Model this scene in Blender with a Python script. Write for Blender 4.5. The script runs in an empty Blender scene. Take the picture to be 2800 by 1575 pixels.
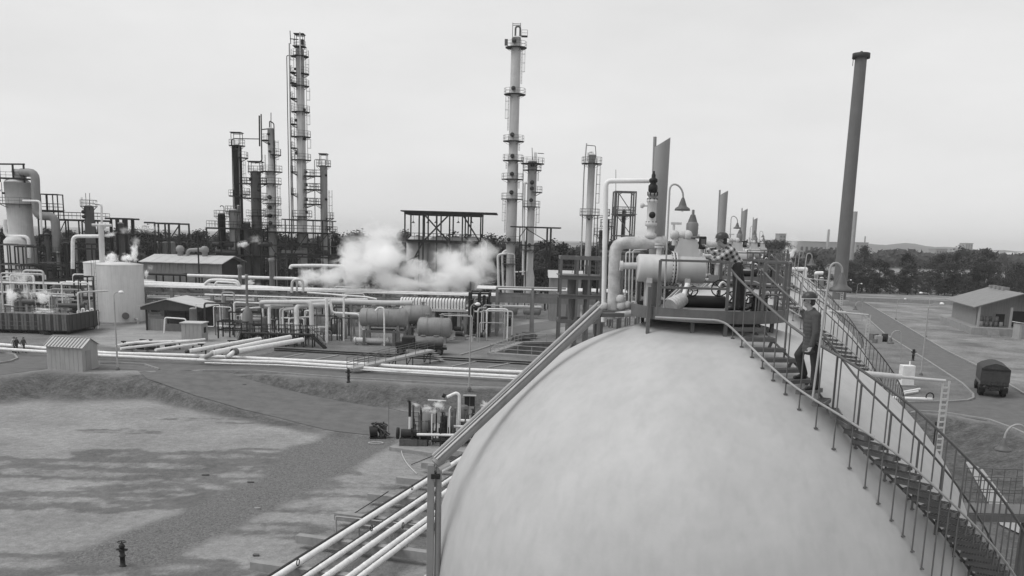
import bpy, bmesh, math, random
import numpy as np
from mathutils import Vector, Matrix
random.seed(7); np.random.seed(7)
PI = math.pi
scene = bpy.context.scene
COL = scene.collection
# ------------------------------------------------------------------ camera
FPX, PPX, PPY, IMW, IMH = 2510.0, 1400.0, 1120.0, 2800.0, 1575.0
PITCH, ROLL, CAMH = math.radians(10.6), math.radians(1.6), 14.0
CAM = Vector((0, 0, CAMH))
MC = (Matrix.Rotation(PI/2 - PITCH, 3, 'X') @ Matrix.Rotation(ROLL, 3, 'Z'))
cd = bpy.data.cameras.new('camera'); cam = bpy.data.objects.new('camera', cd); COL.objects.link(cam)
cam.matrix_world = Matrix.Translation(CAM) @ MC.to_4x4()
cd.sensor_fit = 'HORIZONTAL'; cd.sensor_width = 36.0; cd.lens = 36.0*FPX/IMW
cd.shift_x = 0.0; cd.shift_y = (PPY - IMH/2)/IMW
cd.clip_start = 0.1; cd.clip_end = 20000
scene.camera = cam
# ------------------------------------------------------------------ sky, sun, exposure
SUN_EL, SUN_AZ = math.radians(55), math.radians(-105)   # azimuth clockwise from +Y
w = bpy.data.worlds.new('World'); scene.world = w; w.use_nodes = True
nt = w.node_tree; nt.nodes.clear()
def wn(t, **k):
    n = nt.nodes.new(t)
    for a, b in k.items(): setattr(n, a, b)
    return n
sky = wn('ShaderNodeTexSky', sky_type='NISHITA', sun_disc=False, sun_elevation=SUN_EL, sun_rotation=SUN_AZ,
         altitude=100, air_density=1.0, dust_density=2.5, ozone_density=1.0)
bw = wn('ShaderNodeRGBToBW'); tc = wn('ShaderNodeTexCoord'); mp = wn('ShaderNodeMapping')
mp.inputs['Scale'].default_value = (1.6, 1.6, 5.0)
cn = wn('ShaderNodeTexNoise'); cn.inputs['Scale'].default_value = 2.2; cn.inputs['Detail'].default_value = 5; cn.inputs['Roughness'].default_value = .55
cr = wn('ShaderNodeMapRange'); cr.inputs[1].default_value = .3; cr.inputs[2].default_value = .7
cr.inputs[3].default_value = 4.5; cr.inputs[4].default_value = 5.1      # an overcast deck: cloud luminance
mx = wn('ShaderNodeMix'); mx.inputs['Factor'].default_value = .8          # mostly cloud, some clear-sky gradient
bg = wn('ShaderNodeBackground'); bg.inputs['Strength'].default_value = 0.15
out = wn('ShaderNodeOutputWorld')
L = nt.links.new
L(sky.outputs[0], bw.inputs[0]); L(tc.outputs['Generated'], mp.inputs[0]); L(mp.outputs[0], cn.inputs['Vector'])
L(cn.outputs[0], cr.inputs[0]); L(bw.outputs[0], mx.inputs['A']); L(cr.outputs[0], mx.inputs['B'])
L(mx.outputs[0], bg.inputs[0]); L(bg.outputs[0], out.inputs[0])
sd = bpy.data.lights.new('sun', 'SUN'); sun = bpy.data.objects.new('sun', sd); COL.objects.link(sun)
sd.energy = 1.4; sd.angle = math.radians(40); sd.color = (1, 1, 1)
sdir = Vector((math.sin(SUN_AZ)*math.cos(SUN_EL), math.cos(SUN_AZ)*math.cos(SUN_EL), math.sin(SUN_EL)))
sun.rotation_euler = sdir.to_track_quat('Z', 'Y').to_euler(); sun.location = (0, 0, 120)
vs = scene.view_settings; vs.view_transform = 'Standard'; vs.look = 'None'; vs.gamma = 1; vs.use_curve_mapping = False
vs.exposure = 0.25
cy = scene.cycles
cy.max_bounces = 14; cy.diffuse_bounces = 3; cy.glossy_bounces = 2; cy.transmission_bounces = 4; cy.transparent_max_bounces = 8
cy.volume_bounces = 14; cy.volume_step_rate = 1.0; cy.volume_max_steps = 256; cy.use_denoising = True
# ------------------------------------------------------------------ photo pixel -> place
def ray(x, y): return MC @ Vector(((x-PPX)/FPX, -(y-PPY)/FPX, -1))
def G(x, y, z=0.0):
    d = ray(x, y); return CAM + d*((z-CAMH)/d.z)
def P(x, y, Y):
    d = ray(x, y); return CAM + d*(Y/d.y)
def proj(p):
    q = MC.transposed() @ (Vector(p)-CAM); return (PPX - FPX*q.x/q.z, PPY + FPX*q.y/q.z)
def Zt(x, y, Y): return P(x, y, Y).z
V = lambda *a: Vector(a)
# ------------------------------------------------------------------ materials (black and white film: neutral greys)
MATS = {}
def mat(name, g, rough=.6, var=.12, scale=3.0, streak=0.0, bump=0.0, metal=0.0, bscale=None, spec=.35):
    if name in MATS: return MATS[name]
    m = bpy.data.materials.new(name); m.use_nodes = True; t = m.node_tree; b = t.nodes['Principled BSDF']
    b.inputs['Roughness'].default_value = rough; b.inputs['Metallic'].default_value = metal
    b.inputs['Specular IOR Level'].default_value = spec
    c = t.nodes.new('ShaderNodeTexCoord'); n = t.nodes.new('ShaderNodeTexNoise')
    n.inputs['Scale'].default_value = scale; n.inputs['Detail'].default_value = 6; n.inputs['Roughness'].default_value = .65
    t.links.new(c.outputs['Object'], n.inputs['Vector'])
    r = t.nodes.new('ShaderNodeMapRange'); r.inputs[1].default_value = .3; r.inputs[2].default_value = .7
    r.inputs[3].default_value = g*(1-var); r.inputs[4].default_value = min(.95, g*(1+var))
    t.links.new(n.outputs[0], r.inputs[0]); src = r.outputs[0]
    if streak:
        mpn = t.nodes.new('ShaderNodeMapping'); mpn.inputs['Scale'].default_value = (4, 4, .25)
        n2 = t.nodes.new('ShaderNodeTexNoise'); n2.inputs['Scale'].default_value = 1.3; n2.inputs['Detail'].default_value = 4
        t.links.new(c.outputs['Object'], mpn.inputs[0]); t.links.new(mpn.outputs[0], n2.inputs['Vector'])
        r2 = t.nodes.new('ShaderNodeMapRange'); r2.inputs[1].default_value = .45; r2.inputs[2].default_value = .75
        r2.inputs[3].default_value = 1; r2.inputs[4].default_value = 1-streak
        t.links.new(n2.outputs[0], r2.inputs[0])
        mu = t.nodes.new('ShaderNodeMath'); mu.operation = 'MULTIPLY'
        t.links.new(src, mu.inputs[0]); t.links.new(r2.outputs[0], mu.inputs[1]); src = mu.outputs[0]
    t.links.new(src, b.inputs['Base Color'])
    if bump:
        bn = t.nodes.new('ShaderNodeBump'); bn.inputs['Strength'].default_value = bump; bn.inputs['Distance'].default_value = .02
        n3 = t.nodes.new('ShaderNodeTexNoise'); n3.inputs['Scale'].default_value = bscale or scale*6; n3.inputs['Detail'].default_value = 3
        t.links.new(c.outputs['Object'], n3.inputs['Vector']); t.links.new(n3.outputs[0], bn.inputs['Height'])
        t.links.new(bn.outputs[0], b.inputs['Normal'])
    MATS[name] = m; return m
mat('shell_paint', .43, .5, .09, .9, .08, .08, bscale=20)
mat('pipe_white', .74, .55, .12, 2.5, .0, .15)
mat('pipe_grey', .36, .55, .12, 2.0, .1, .1)
mat('pipe_dark', .035, .6, .2, 3)
mat('tank_white', .6, .55, .06, .9, .12, .1); mat('vessel_light', .53, .55, .07, 1.2, .14, .1)
mat('vessel_mid', .24, .55, .08, 1.2, .15, .1)
mat('vessel_dark', .06, .55, .15, 1.2, .2)
mat('tower_light', .5, .55, .08, .8, .16)
mat('tower_grey', .2, .55, .1, .8, .2)
mat('vent_grey', .27, .5, .08, .8, .12); mat('chimney_grey', .13, .7, .1, .3, .15)
mat('tower_dark', .03, .5, .2, .8, .2)
mat('steel_light', .34, .5, .1, 3)
mat('steel_mid', .12, .5, .15, 3, .1)
mat('steel_dark', .018, .6, .2, 2)
mat('rail_steel', .12, .5, .15, 4)
mat('concrete', .27, .8, .15, 1.5, .12, .3)
mat('concrete_dark', .22, .8, .15, 1.5, .15, .3)
mat('sheet_light', .33, .5, .07, 1.0, .15, .05)
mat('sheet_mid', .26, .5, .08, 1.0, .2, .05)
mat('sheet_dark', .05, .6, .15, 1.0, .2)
mat('roof_light', .50, .5, .08, .8, .1)
mat('roof_grey', .22, .7, .1, .8, .05, .1)
mat('wood', .14, .7, .2, 3, .2)
mat('rust', .10, .8, .3, 5, .2, .2)
mat('black', .012, .6, .2, 3)
mat('skin', .30, .5, .08, 12)
mat('hair', .05, .6, .3, 30)
mat('jacket_cloth', .07, .85, .12, 14, .0, .3, bscale=60)
mat('trouser_cloth', .035, .85, .15, 14, .0, .3, bscale=60)
mat('leather', .015, .4, .2, 14)
mat('helmet_dark', .045, .35, .15, 10)
mat('light_cloth', .45, .8, .1, 10)
mat('asphalt', .12, .85, .22, .9, .0, .5, bscale=9)
mat('canvas', .05, .85, .2, 2, .15, .3, bscale=12)
mat('lamp_glass', .75, .3, .05, 3)
mat('bark', .06, .9, .3, 3)
mat('insul_dirty', .45, .7, .25, 6, .1, .3)
# ------------------------------------------------------------------ mesh builder
class MB:
    def __init__(s): s.v = []; s.f = []; s.sm = []
    def add(s, vs, fs, smooth=False):
        o = len(s.v); s.v += [tuple(v) for v in vs]
        for f in fs: s.f.append(tuple(i+o for i in f)); s.sm.append(smooth)
        return s
    def box(s, c, d, rz=0, M=None):
        hx, hy, hz = d[0]/2, d[1]/2, d[2]/2; cs, sn = math.cos(rz), math.sin(rz); vs = []
        for x, y, z in ((-1,-1,-1),(1,-1,-1),(1,1,-1),(-1,1,-1),(-1,-1,1),(1,-1,1),(1,1,1),(-1,1,1)):
            p = Vector((x*hx, y*hy, z*hz))
            if M is not None: p = M @ p
            vs.append((c[0]+p.x*cs-p.y*sn, c[1]+p.x*sn+p.y*cs, c[2]+p.z))
        return s.add(vs, [(0,3,2,1),(4,5,6,7),(0,1,5,4),(1,2,6,5),(2,3,7,6),(3,0,4,7)])
    def beam(s, a, b, w, h=None):
        a, b = Vector(a), Vector(b); d = b-a; l = d.length
        if l < 1e-6: return s
        q = d.to_track_quat('Y', 'Z').to_matrix(); return s.box((a+b)/2, (w, l, h or w), 0, q)
    def tube(s, pts, r, n=8, caps=True, closed=False):
        pts = [Vector(p) for p in pts]; m = len(pts)
        rs = r if isinstance(r, (list, tuple)) else [r]*m
        t0 = (pts[1]-pts[0]).normalized(); ref = Vector((0,0,1)) if abs(t0.z) < .9 else Vector((1,0,0))
        u = t0.cross(ref).normalized(); vs = []; fs = []; pt = t0
        for i, p in enumerate(pts):
            if closed: t = (pts[(i+1)%m]-pts[i-1]).normalized()
            else: t = ((pts[min(i+1,m-1)]-pts[max(i-1,0)])).normalized()
            u = (u - t*u.dot(t));
            u = u.normalized() if u.length > 1e-6 else t.orthogonal().normalized()
            v = t.cross(u)
            for k in range(n):
                a = 2*PI*k/n; vs.append(p + u*(rs[i]*math.cos(a)) + v*(rs[i]*math.sin(a)))
        for i in range(m if closed else m-1):
            j = (i+1) % m
            for k in range(n): fs.append((i*n+k, i*n+(k+1)%n, j*n+(k+1)%n, j*n+k))
        s.add(vs, fs, True)
        if caps and not closed:
            s.add(vs[:n], [tuple(range(n-1,-1,-1))]); s.add(vs[-n:], [tuple(range(n))])
        return s
    def lathe(s, c, prof, n=20, axis='Z', a0=0, a1=2*PI):
        """prof: list of (radius, height along the axis); axis 'Z', or a direction vector."""
        ax = Vector((0,0,1)) if axis == 'Z' else Vector(axis).normalized()
        u = ax.orthogonal().normalized() if axis != 'Z' else Vector((1,0,0)); v = ax.cross(u); c = Vector(c)
        full = abs(a1-a0-2*PI) < 1e-6; m = n if full else n+1; vs = []; fs = []
        for r, h in prof:
            for k in range(m):
                a = a0+(a1-a0)*k/n; vs.append(c+ax*h+u*(r*math.cos(a))+v*(r*math.sin(a)))
        for i in range(len(prof)-1):
            for k in range(n if full else n):
                k2 = (k+1) % m; fs.append((i*m+k, i*m+k2, (i+1)*m+k2, (i+1)*m+k))
        return s.add(vs, fs, True)
    def cyl(s, a, b, r, n=12, r2=None):
        a, b = Vector(a), Vector(b); h = (b-a).length; r2 = r if r2 is None else r2
        ax = (b-a) if (b-a).length > 0 else Vector((0,0,1))
        s.lathe(a, [(r,0),(r2,h)], n, ax)
        s.lathe(a, [(0,0),(r,0)], n, ax); s.lathe(a, [(r2,h),(0,h)], n, ax); return s
    def ring_deck(s, c, r0, r1, z, th, a0=0, a1=2*PI, n=24):
        p = [(r0,z-th),(r1,z-th),(r1,z),(r0,z),(r0,z-th)]; ax = (c[0], c[1], 0)
        o = len(s.v); s.lathe(ax, p, n, 'Z', a0, a1)
        for i in range(len(s.sm)-4*n, len(s.sm)): s.sm[i] = False
        return s
    def poly(s, pts, th):
        """flat polygon slab: pts (x,y,z) top face, extruded down by th"""
        n = len(pts); up = [Vector(p) for p in pts]; dn = [p-Vector((0,0,th)) for p in up]
        return s.add(up+dn, [tuple(range(n)), tuple(range(2*n-1,n-1,-1))]+[(i, n+i, n+(i+1)%n, (i+1)%n) for i in range(n)])
    def build(s, name, m, parent=None, label=None, cat=None, group=None, kind=None, bevel=0):
        me = bpy.data.meshes.new(name); o = bpy.data.objects.new(name, me); COL.objects.link(o)
        inv = None
        if parent is not None: inv = parent['_o'][:] if '_o' in parent else None
        vs = s.v
        me.from_pydata(vs, [], s.f)
        me.polygons.foreach_set('use_smooth', s.sm)
        me.materials.append(MATS[m] if isinstance(m, str) else m); me.update()
        if parent is not None:
            o.parent = parent; o.matrix_parent_inverse = Matrix.Translation(-ORG[parent.name])
            ORG[o.name] = Vector(ORG[parent.name])*0
            ORG[o.name] = Vector((0,0,0))
        else: ORG[o.name] = Vector((0,0,0))
        tag(o, label, cat, group, kind)
        if bevel:
            b = o.modifiers.new('bevel', 'BEVEL'); b.width = bevel; b.segments = 2; b.limit_method = 'ANGLE'
        return o
ORG = {}
def tag(o, label=None, cat=None, group=None, kind=None):
    if label: o['label'] = label
    if cat: o['category'] = cat
    if group: o['group'] = group
    if kind: o['kind'] = kind
    return o
def thing(name, label, cat, loc, group=None):
    o = bpy.data.objects.new(name, None); COL.objects.link(o); o.location = loc; o.empty_display_size = .3
    ORG[o.name] = Vector(loc); return tag(o, label, cat, group)
def copy_tree(o, off=None, label=None, group=None, parent=None):
    c = o.copy(); COL.objects.link(c)
    if parent is not None:
        inv = o.matrix_parent_inverse.copy(); bas = o.matrix_basis.copy(); c.parent = parent; c.matrix_parent_inverse = inv; c.matrix_basis = bas
    else:
        if off is not None: c.location = o.location + Vector(off)
        if label: c['label'] = label
        if group: c['group'] = group
    ORG[c.name] = ORG.get(o.name, Vector())
    for ch in KIDS.get(o.name) or [k for k in o.children]: copy_tree(ch, parent=c)
    return c
KIDS = {}
def fillet(pts, r, n=4):
    pts = [Vector(p) for p in pts]; out = [pts[0]]
    for i in range(1, len(pts)-1):
        a, b, c = pts[i-1], pts[i], pts[i+1]; d1 = (a-b); d2 = (c-b)
        k = min(r, d1.length*.49, d2.length*.49)
        p, q = b+d1.normalized()*k, b+d2.normalized()*k
        for j in range(n+1):
            t = j/n; out.append(p*(1-t)**2 + b*2*t*(1-t) + q*t*t)
    out.append(pts[-1]); return out
def pipe(label, pts, r, m='pipe_white', group=None, name='pipe', parent=None, n=10, bend=3.0, cat='pipe'):
    mb = MB().tube(fillet(pts, r*bend), r, n)
    return mb.build(name, m, parent, label if parent is None else None, cat if parent is None else None, group)
def railing(mb, pts, h=1.05, sp=1.4, r=.03, closed=False, mids=1):
    pts = [Vector(p) for p in pts]; seq = pts+[pts[0]] if closed else pts
    for a, b in zip(seq, seq[1:]):
        k = max(1, int(round((b-a).length/sp)))
        for i in range(k+1): q = a.lerp(b, i/k); mb.tube([q, q+V(0,0,h)], r, 4, False)
        for j in range(mids+1):
            z = V(0,0,h*(1-j/(mids+1))); mb.tube([a+z, b+z], r, 4, False)
    return mb
def ladder(mb, p, z1, w=.42, r=.03, out=(0,-1), cage=True, step=.6):
    ox, oy = out; tx, ty = -oy, ox; p = Vector(p)
    for s in (-1, 1): mb.tube([p+V(tx*w/2*s, ty*w/2*s, 0), V(p.x+tx*w/2*s, p.y+ty*w/2*s, z1)], r, 4, False)
    z = p.z
    while z < z1: mb.tube([V(p.x-tx*w/2, p.y-ty*w/2, z), V(p.x+tx*w/2, p.y+ty*w/2, z)], r*.7, 4, False); z += step
    if cage:
        z = p.z+2.2
        while z < z1:
            mb.tube([V(p.x+tx*.38*math.cos(a)+ox*.65*math.sin(a), p.y+ty*.38*math.cos(a)+oy*.65*math.sin(a), z) for a in np.linspace(0, PI, 6)], r*.7, 4, False); z += 1.6
        for a in (PI*.3, PI*.5, PI*.7):
            mb.tube([V(p.x+tx*.38*math.cos(a)+ox*.65*math.sin(a), p.y+ty*.38*math.cos(a)+oy*.65*math.sin(a), zz) for zz in (min(p.z+2.2, z1), z1)], r*.5, 4, False)
    return mb
# ================================================================== GROUND
ZB = -1.5                                     # floor of the diked tank field, below the plant roads
def Gl(pts, z=0.0): return [G(x, y, z) for x, y in pts]
KERB_N = [(555,1013),(699,1017),(777,1023),(954,1036),(1120,1045),(1289,1055)]       # kerb along the near side of the plant road
KERB_W = [(275,995),(330,995),(396,999),(435,1012)]
kn = Gl(KERB_N); e = kn[-1]
basin = [V(-140, 92), V(-62, 88)] + [p.xy for p in Gl([(0,1031),(130,1014),(262,1024),(330,1024),(420,1022),(555,1018)])] \
      + [(p+V(0,-.9,0)).xy for p in kn[1:]] + [V(8, 85), V(22, 86), V(34, 84)] \
      + [p.xy for p in Gl([(2511,1132),(2583,1136),(2704,1156),(2776,1182),(2900,1240)])] + [V(60, 40), V(50, -40), V(-140, -40)]
basin = np.array([[p[0], p[1]] for p in basin])
def sdist(px, py, poly):
    """signed distance, negative inside (numpy arrays)"""
    d = np.full(px.shape, 1e18); ins = np.zeros(px.shape, bool); n = len(poly)
    for i in range(n):
        ax, ay = poly[i]; bx, by = poly[(i+1) % n]
        ex, ey = bx-ax, by-ay; t = np.clip(((px-ax)*ex+(py-ay)*ey)/(ex*ex+ey*ey+1e-12), 0, 1)
        d = np.minimum(d, (px-ax-t*ex)**2+(py-ay-t*ey)**2)
        c = ((ay > py) != (by > py)); 
        with np.errstate(divide='ignore', invalid='ignore'):
            xi = (bx-ax)*(py-ay)/(by-ay+1e-12)+ax
        ins ^= c & (px < xi)
    d = np.sqrt(d); return np.where(ins, -d, d)
def sst(t): t = np.clip(t, 0, 1); return t*t*(3-2*t)
RAMP = [G(x, y, z) for x, y, z in ((492,1000,0),(520,1030,-.15),(640,1068,-.75),(760,1100,-1.25),(880,1125,ZB),(1000,1150,ZB),(1180,1165,ZB))]
RW = [4.0, 4.0, 4.2, 4.4, 4.6, 5.0, 5.5]
def ramp_info(px, py):
    best = np.full(px.shape, 1e9); zz = np.full(px.shape, ZB); ww = np.full(px.shape, 4.0)
    for i in range(len(RAMP)-1):
        a, b = RAMP[i], RAMP[i+1]; ex, ey = b.x-a.x, b.y-a.y
        t = np.clip(((px-a.x)*ex+(py-a.y)*ey)/(ex*ex+ey*ey), 0, 1); d = np.hypot(px-a.x-t*ex, py-a.y-t*ey)
        k = d < best; best = np.where(k, d, best); zz = np.where(k, a.z+(b.z-a.z)*t, zz); ww = np.where(k, RW[i]+(RW[i+1]-RW[i])*t, ww)
    return best, zz, ww
def hnoise(x, y):
    s = np.zeros(np.shape(x))
    for k, (a, b, c, am) in enumerate(((.31,.17,1.3,.5),(.13,-.42,.4,.5),(.83,.61,2.2,.25),(-.7,1.1,.9,.2),(1.9,-1.3,.2,.12),(2.3,1.9,4.,.1))):
        s = s + am*np.sin(a*x+b*y+c+1.7*np.sin(b*x-a*y*.7+k))
    return s
PIT = np.array([[p.x, p.y] for p in Gl([(1341,970),(1426,940),(1560,938),(1530,982)])])
def height(px, py):
    px = np.asarray(px, float); py = np.asarray(py, float)
    d = sdist(px, py, basin); t = sst((-d)/6.0); z = ZB*t
    rough = sst((-d-.2)/1.5)
    z = z-3.0*(sdist(px, py, PIT) < -.1)
    rd, rz, rw = ramp_info(px, py); inb = sst((rw+1.6-rd)/1.6)
    inb = np.where(d < 1.5, inb, 0)
    z = z*(1-inb)+np.where(d < 1.5, rz, 0)*inb
    bank = np.exp(-((d+2.8)/2.6)**2)*(1-inb)
    return z + (hnoise(px, py)*.035*rough + hnoise(px*2.9, py*2.9)*.13*bank)*(1-inb)
def Hz(x, y): return float(height(np.array([x]), np.array([y]))[0])
def axis(lo, hi, step, far, near=None):
    a = list(np.arange(lo, hi+1e-6, step)); s = step; v = hi
    while v < far: s *= 1.22; v += s; a.append(v)
    s = step; v = lo; b = []
    while v > (near if near is not None else -far): s *= 1.22; v -= s; b.append(v)
    return np.array(b[::-1]+a)
gx = axis(-62, 60, .5, 5500); gy = axis(24, 140, .5, 7000, -300)
X, Yg = np.meshgrid(gx, gy); Zg = height(X.ravel(), Yg.ravel()).reshape(X.shape)
ny, nx = X.shape; idx = np.arange(nx*ny).reshape(ny, nx)
verts = np.stack([X.ravel(), Yg.ravel(), Zg.ravel()], 1)
faces = np.stack([idx[:-1,:-1].ravel(), idx[:-1,1:].ravel(), idx[1:,1:].ravel(), idx[1:,:-1].ravel()], 1)
me = bpy.data.meshes.new('ground'); me.vertices.add(len(verts)); me.vertices.foreach_set('co', verts.ravel())
me.loops.add(faces.size); me.loops.foreach_set('vertex_index', faces.ravel()); me.polygons.add(len(faces))
me.polygons.foreach_set('loop_start', np.arange(0, faces.size, 4)); me.polygons.foreach_set('loop_total', np.full(len(faces), 4))
me.polygons.foreach_set('use_smooth', np.ones(len(faces), bool)); me.update(calc_edges=True)
fx, fy = verts[:,0], verts[:,1]
wob = hnoise(fx*1.7, fy*1.7)*.7
gravel = np.array([[p.x, p.y] for p in Gl([(150,1540),(177,1524),(335,1459),(494,1398),(591,1347),(698,1315),(786,1221),(900,1192),(921,1180),(1100,1200),(1094,1212),(1010,1262),(903,1322),(786,1368),(693,1420),(600,1466),(508,1504),(442,1546),(300,1552)], ZB)])
m_gravel = sst(.5-(sdist(fx, fy, gravel)+wob*.5)/1.0)
dB = sdist(fx, fy, basin)
rdv, _, rwv = ramp_info(fx, fy)
m_bank = sst(1.35-np.abs(dB+3.0+wob*.6)/3.6)
m_bank = np.maximum(m_bank*(rdv > rwv-.5), sst(1.2-np.abs(rdv-rwv-.9+wob*.5)/1.5)*sst((fy-66)/8)*(fx < -12)*(dB < 0))
damp = np.zeros(len(fx))
for (x, y, a, b, s) in ((120,1290,9,1.6,1),(330,1270,9,1.5,1),(560,1250,9,1.6,1),(700,1265,6,1.2,1),(230,1370,8,1.7,1),(420,1350,5,2,.9),(540,1330,4,1.6,.7),(760,1320,5,1.2,.8),(900,1380,5,2,.7),(700,1440,4,1.2,.8),(600,1150,5,.7,.8),(330,1180,3,.8,.8),(730,1235,2.2,.8,1),(100,1540,9,1.5,.9),(450,1560,5,1,.8),(820,1290,4,1,.7),(860,1460,4,1,.6),(200,1085,8,.6,.5),(1000,1330,3,1,.6)):
    p = G(x, y, ZB); rr = ((fx-p.x)/a)**2+((fy-p.y)/b)**2
    k = np.sqrt(rr)+wob*.35
    damp = np.maximum(damp, s*(np.exp(-((k-.85)/.28)**2)*.9+.35*np.exp(-k**2)))
right_bank = sst((fx-(9+.30*fy))/4)*sst(-dB/2)*sst((fy-20)/10)
yard = sst((dB-1)/3)
grassR = sst((fx-(26+.22*fy))/4)*yard
ca = me.color_attributes.new('zone', 'FLOAT_COLOR', 'POINT')
ca.data.foreach_set('color', np.stack([m_gravel, np.clip(m_bank+right_bank, 0, 1), damp, yard*(1-grassR)], 1).astype(np.float32).ravel())
pale = np.zeros(len(fx))
for pl_ in ([(225,940),(290,905),(400,880),(600,882),(700,915),(660,945),(520,945),(380,958)], [(1335,906),(1480,868),(1640,850),(1640,900),(1480,922),(1400,932)]):
    pale = np.maximum(pale, sst(.5-(sdist(fx, fy, np.array([[p.x, p.y] for p in Gl(pl_)]))+wob*1.2)/2.4))
ca2 = me.color_attributes.new('field', 'FLOAT_COLOR', 'POINT')
ca2.data.foreach_set('color', np.stack([grassR, pale, grassR*0, np.ones(len(fx))], 1).astype(np.float32).ravel())
m = bpy.data.materials.new('earth'); m.use_nodes = True; t = m.node_tree; b = t.nodes['Principled BSDF']
b.inputs['Roughness'].default_value = .95; b.inputs['Specular IOR Level'].default_value = .1
MATS['earth'] = m
def N(ty, **k):
    n = t.nodes.new(ty)
    for a, v in k.items(): n.inputs[a].default_value = v
    return n
def nz(scale, det=6, rough=.6, warp=None):
    n = N('ShaderNodeTexNoise', Scale=scale, Detail=det, Roughness=rough); t.links.new(tcg.outputs['Object'], n.inputs['Vector']); return n.outputs[0]
def mr(src, a, b2, c, d):
    r = t.nodes.new('ShaderNodeMapRange')
    for i, v in enumerate((a, b2, c, d)): r.inputs[i+1].default_value = v
    t.links.new(src, r.inputs[0]); return r.outputs[0]
def mix(fac, a, b2):
    x = t.nodes.new('ShaderNodeMix')
    t.links.new(fac, x.inputs['Factor'])
    for s, q in (('A', a), ('B', b2)):
        if isinstance(q, float): x.inputs[s].default_value = q
        else: t.links.new(q, x.inputs[s])
    return x.outputs[0]
def mul(a, b2):
    x = t.nodes.new('ShaderNodeMath'); x.operation = 'MULTIPLY'; t.links.new(a, x.inputs[0])
    if isinstance(b2, float): x.inputs[1].default_value = b2
    else: t.links.new(b2, x.inputs[1])
    return x.outputs[0]
tcg = t.nodes.new('ShaderNodeTexCoord')
at = t.nodes.new('ShaderNodeAttribute'); at.attribute_name = 'zone'; sp = t.nodes.new('ShaderNodeSeparateColor'); t.links.new(at.outputs['Color'], sp.inputs[0])
at2 = t.nodes.new('ShaderNodeAttribute'); at2.attribute_name = 'field'; sp2 = t.nodes.new('ShaderNodeSeparateColor'); t.links.new(at2.outputs['Color'], sp2.inputs[0])
dirt = mul(mr(nz(.16, 8, .65), .3, .7, .22, .34), mr(nz(2.2, 6, .7), .3, .7, .78, 1.18))
dirt = mul(dirt, mr(nz(9., 6, .8), .3, .7, .78, 1.18))
bank = mul(mr(nz(.9, 8, .75), .3, .7, .06, .16), mr(nz(4., 7, .8), .3, .7, .5, 1.5))
vor = N('ShaderNodeTexVoronoi', Scale=11.0); t.links.new(tcg.outputs['Object'], vor.inputs['Vector'])
grav = mul(mr(vor.outputs['Color'], .1, .9, .11, .22), mr(nz(7., 5, .8), .3, .7, .65, 1.3))
yardc = mul(mr(nz(.25, 7), .3, .7, .13, .23), mr(nz(3.), .3, .7, .8, 1.15))
fieldc = mul(mr(nz(.12, 8, .7), .35, .65, .13, .32), mr(nz(2.5, 6, .7), .3, .7, .75, 1.2))
c = mix(at.outputs['Alpha'], dirt, yardc)
dm = t.nodes.new('ShaderNodeMath'); dm.operation = 'ADD'; t.links.new(sp.outputs['Blue'], dm.inputs[0]); t.links.new(mr(nz(.9, 9, .75), .25, .75, -.55, .55), dm.inputs[1])
c = mix(mr(dm.outputs[0], .25, .75, 0, 1), c, mul(dirt, .58))
c = mix(sp2.outputs['Red'], c, fieldc)
c = mix(sp2.outputs['Green'], c, mul(mr(nz(.3, 7), .3, .7, .26, .36), mr(nz(3., 6, .7), .3, .7, .82, 1.12)))
c = mix(sp.outputs['Red'], c, grav)
c = mix(sp.outputs['Green'], c, bank)
t.links.new(c, b.inputs['Base Color'])
bn = t.nodes.new('ShaderNodeBump'); bn.inputs['Strength'].default_value = .6; bn.inputs['Distance'].default_value = .25
t.links.new(nz(3.5, 8, .75), bn.inputs['Height']); t.links.new(bn.outputs[0], b.inputs['Normal'])
me.materials.append(m)
go = bpy.data.objects.new('ground', me); COL.objects.link(go); tag(go, kind='structure', label='bare dirt and gravel ground of the refinery yard')
# gravel stones standing proud of the strip: countless
def scatter(name, poly, z, n, size, m, label):
    poly = np.array([[p.x, p.y] for p in poly]); lo, hi = poly.min(0), poly.max(0); mb = MB()
    q = np.random.uniform(lo, hi, (n*3, 2)); q = q[sdist(q[:,0], q[:,1], poly) < -.1][:n]; hz = height(q[:,0], q[:,1])
    for (x, y), h in zip(q, hz):
        s = size*random.uniform(.5, 1.4); a = random.uniform(0, PI)
        pts = [(x+s*random.uniform(.7,1.1)*math.cos(a+k*PI/2), y+s*random.uniform(.7,1.1)*math.sin(a+k*PI/2), h-.01) for k in range(4)]+[(x, y, h+s*random.uniform(.4,.8))]
        mb.add(pts, [(0,1,4),(1,2,4),(2,3,4),(3,0,4)])
    return mb.build(name, m, None, label, None, None, 'stuff')
mat('stone', .2, .9, .35, 9)
scatter('gravel', Gl([(210,1530),(335,1466),(494,1404),(591,1354),(698,1322),(800,1230),(915,1196),(1080,1205),(1000,1255),(903,1312),(786,1358),(693,1408),(600,1452),(508,1492),(442,1534)], ZB), ZB, 14000, .045, 'stone', 'loose grey gravel strewn in a broad strip over the dirt')
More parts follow.
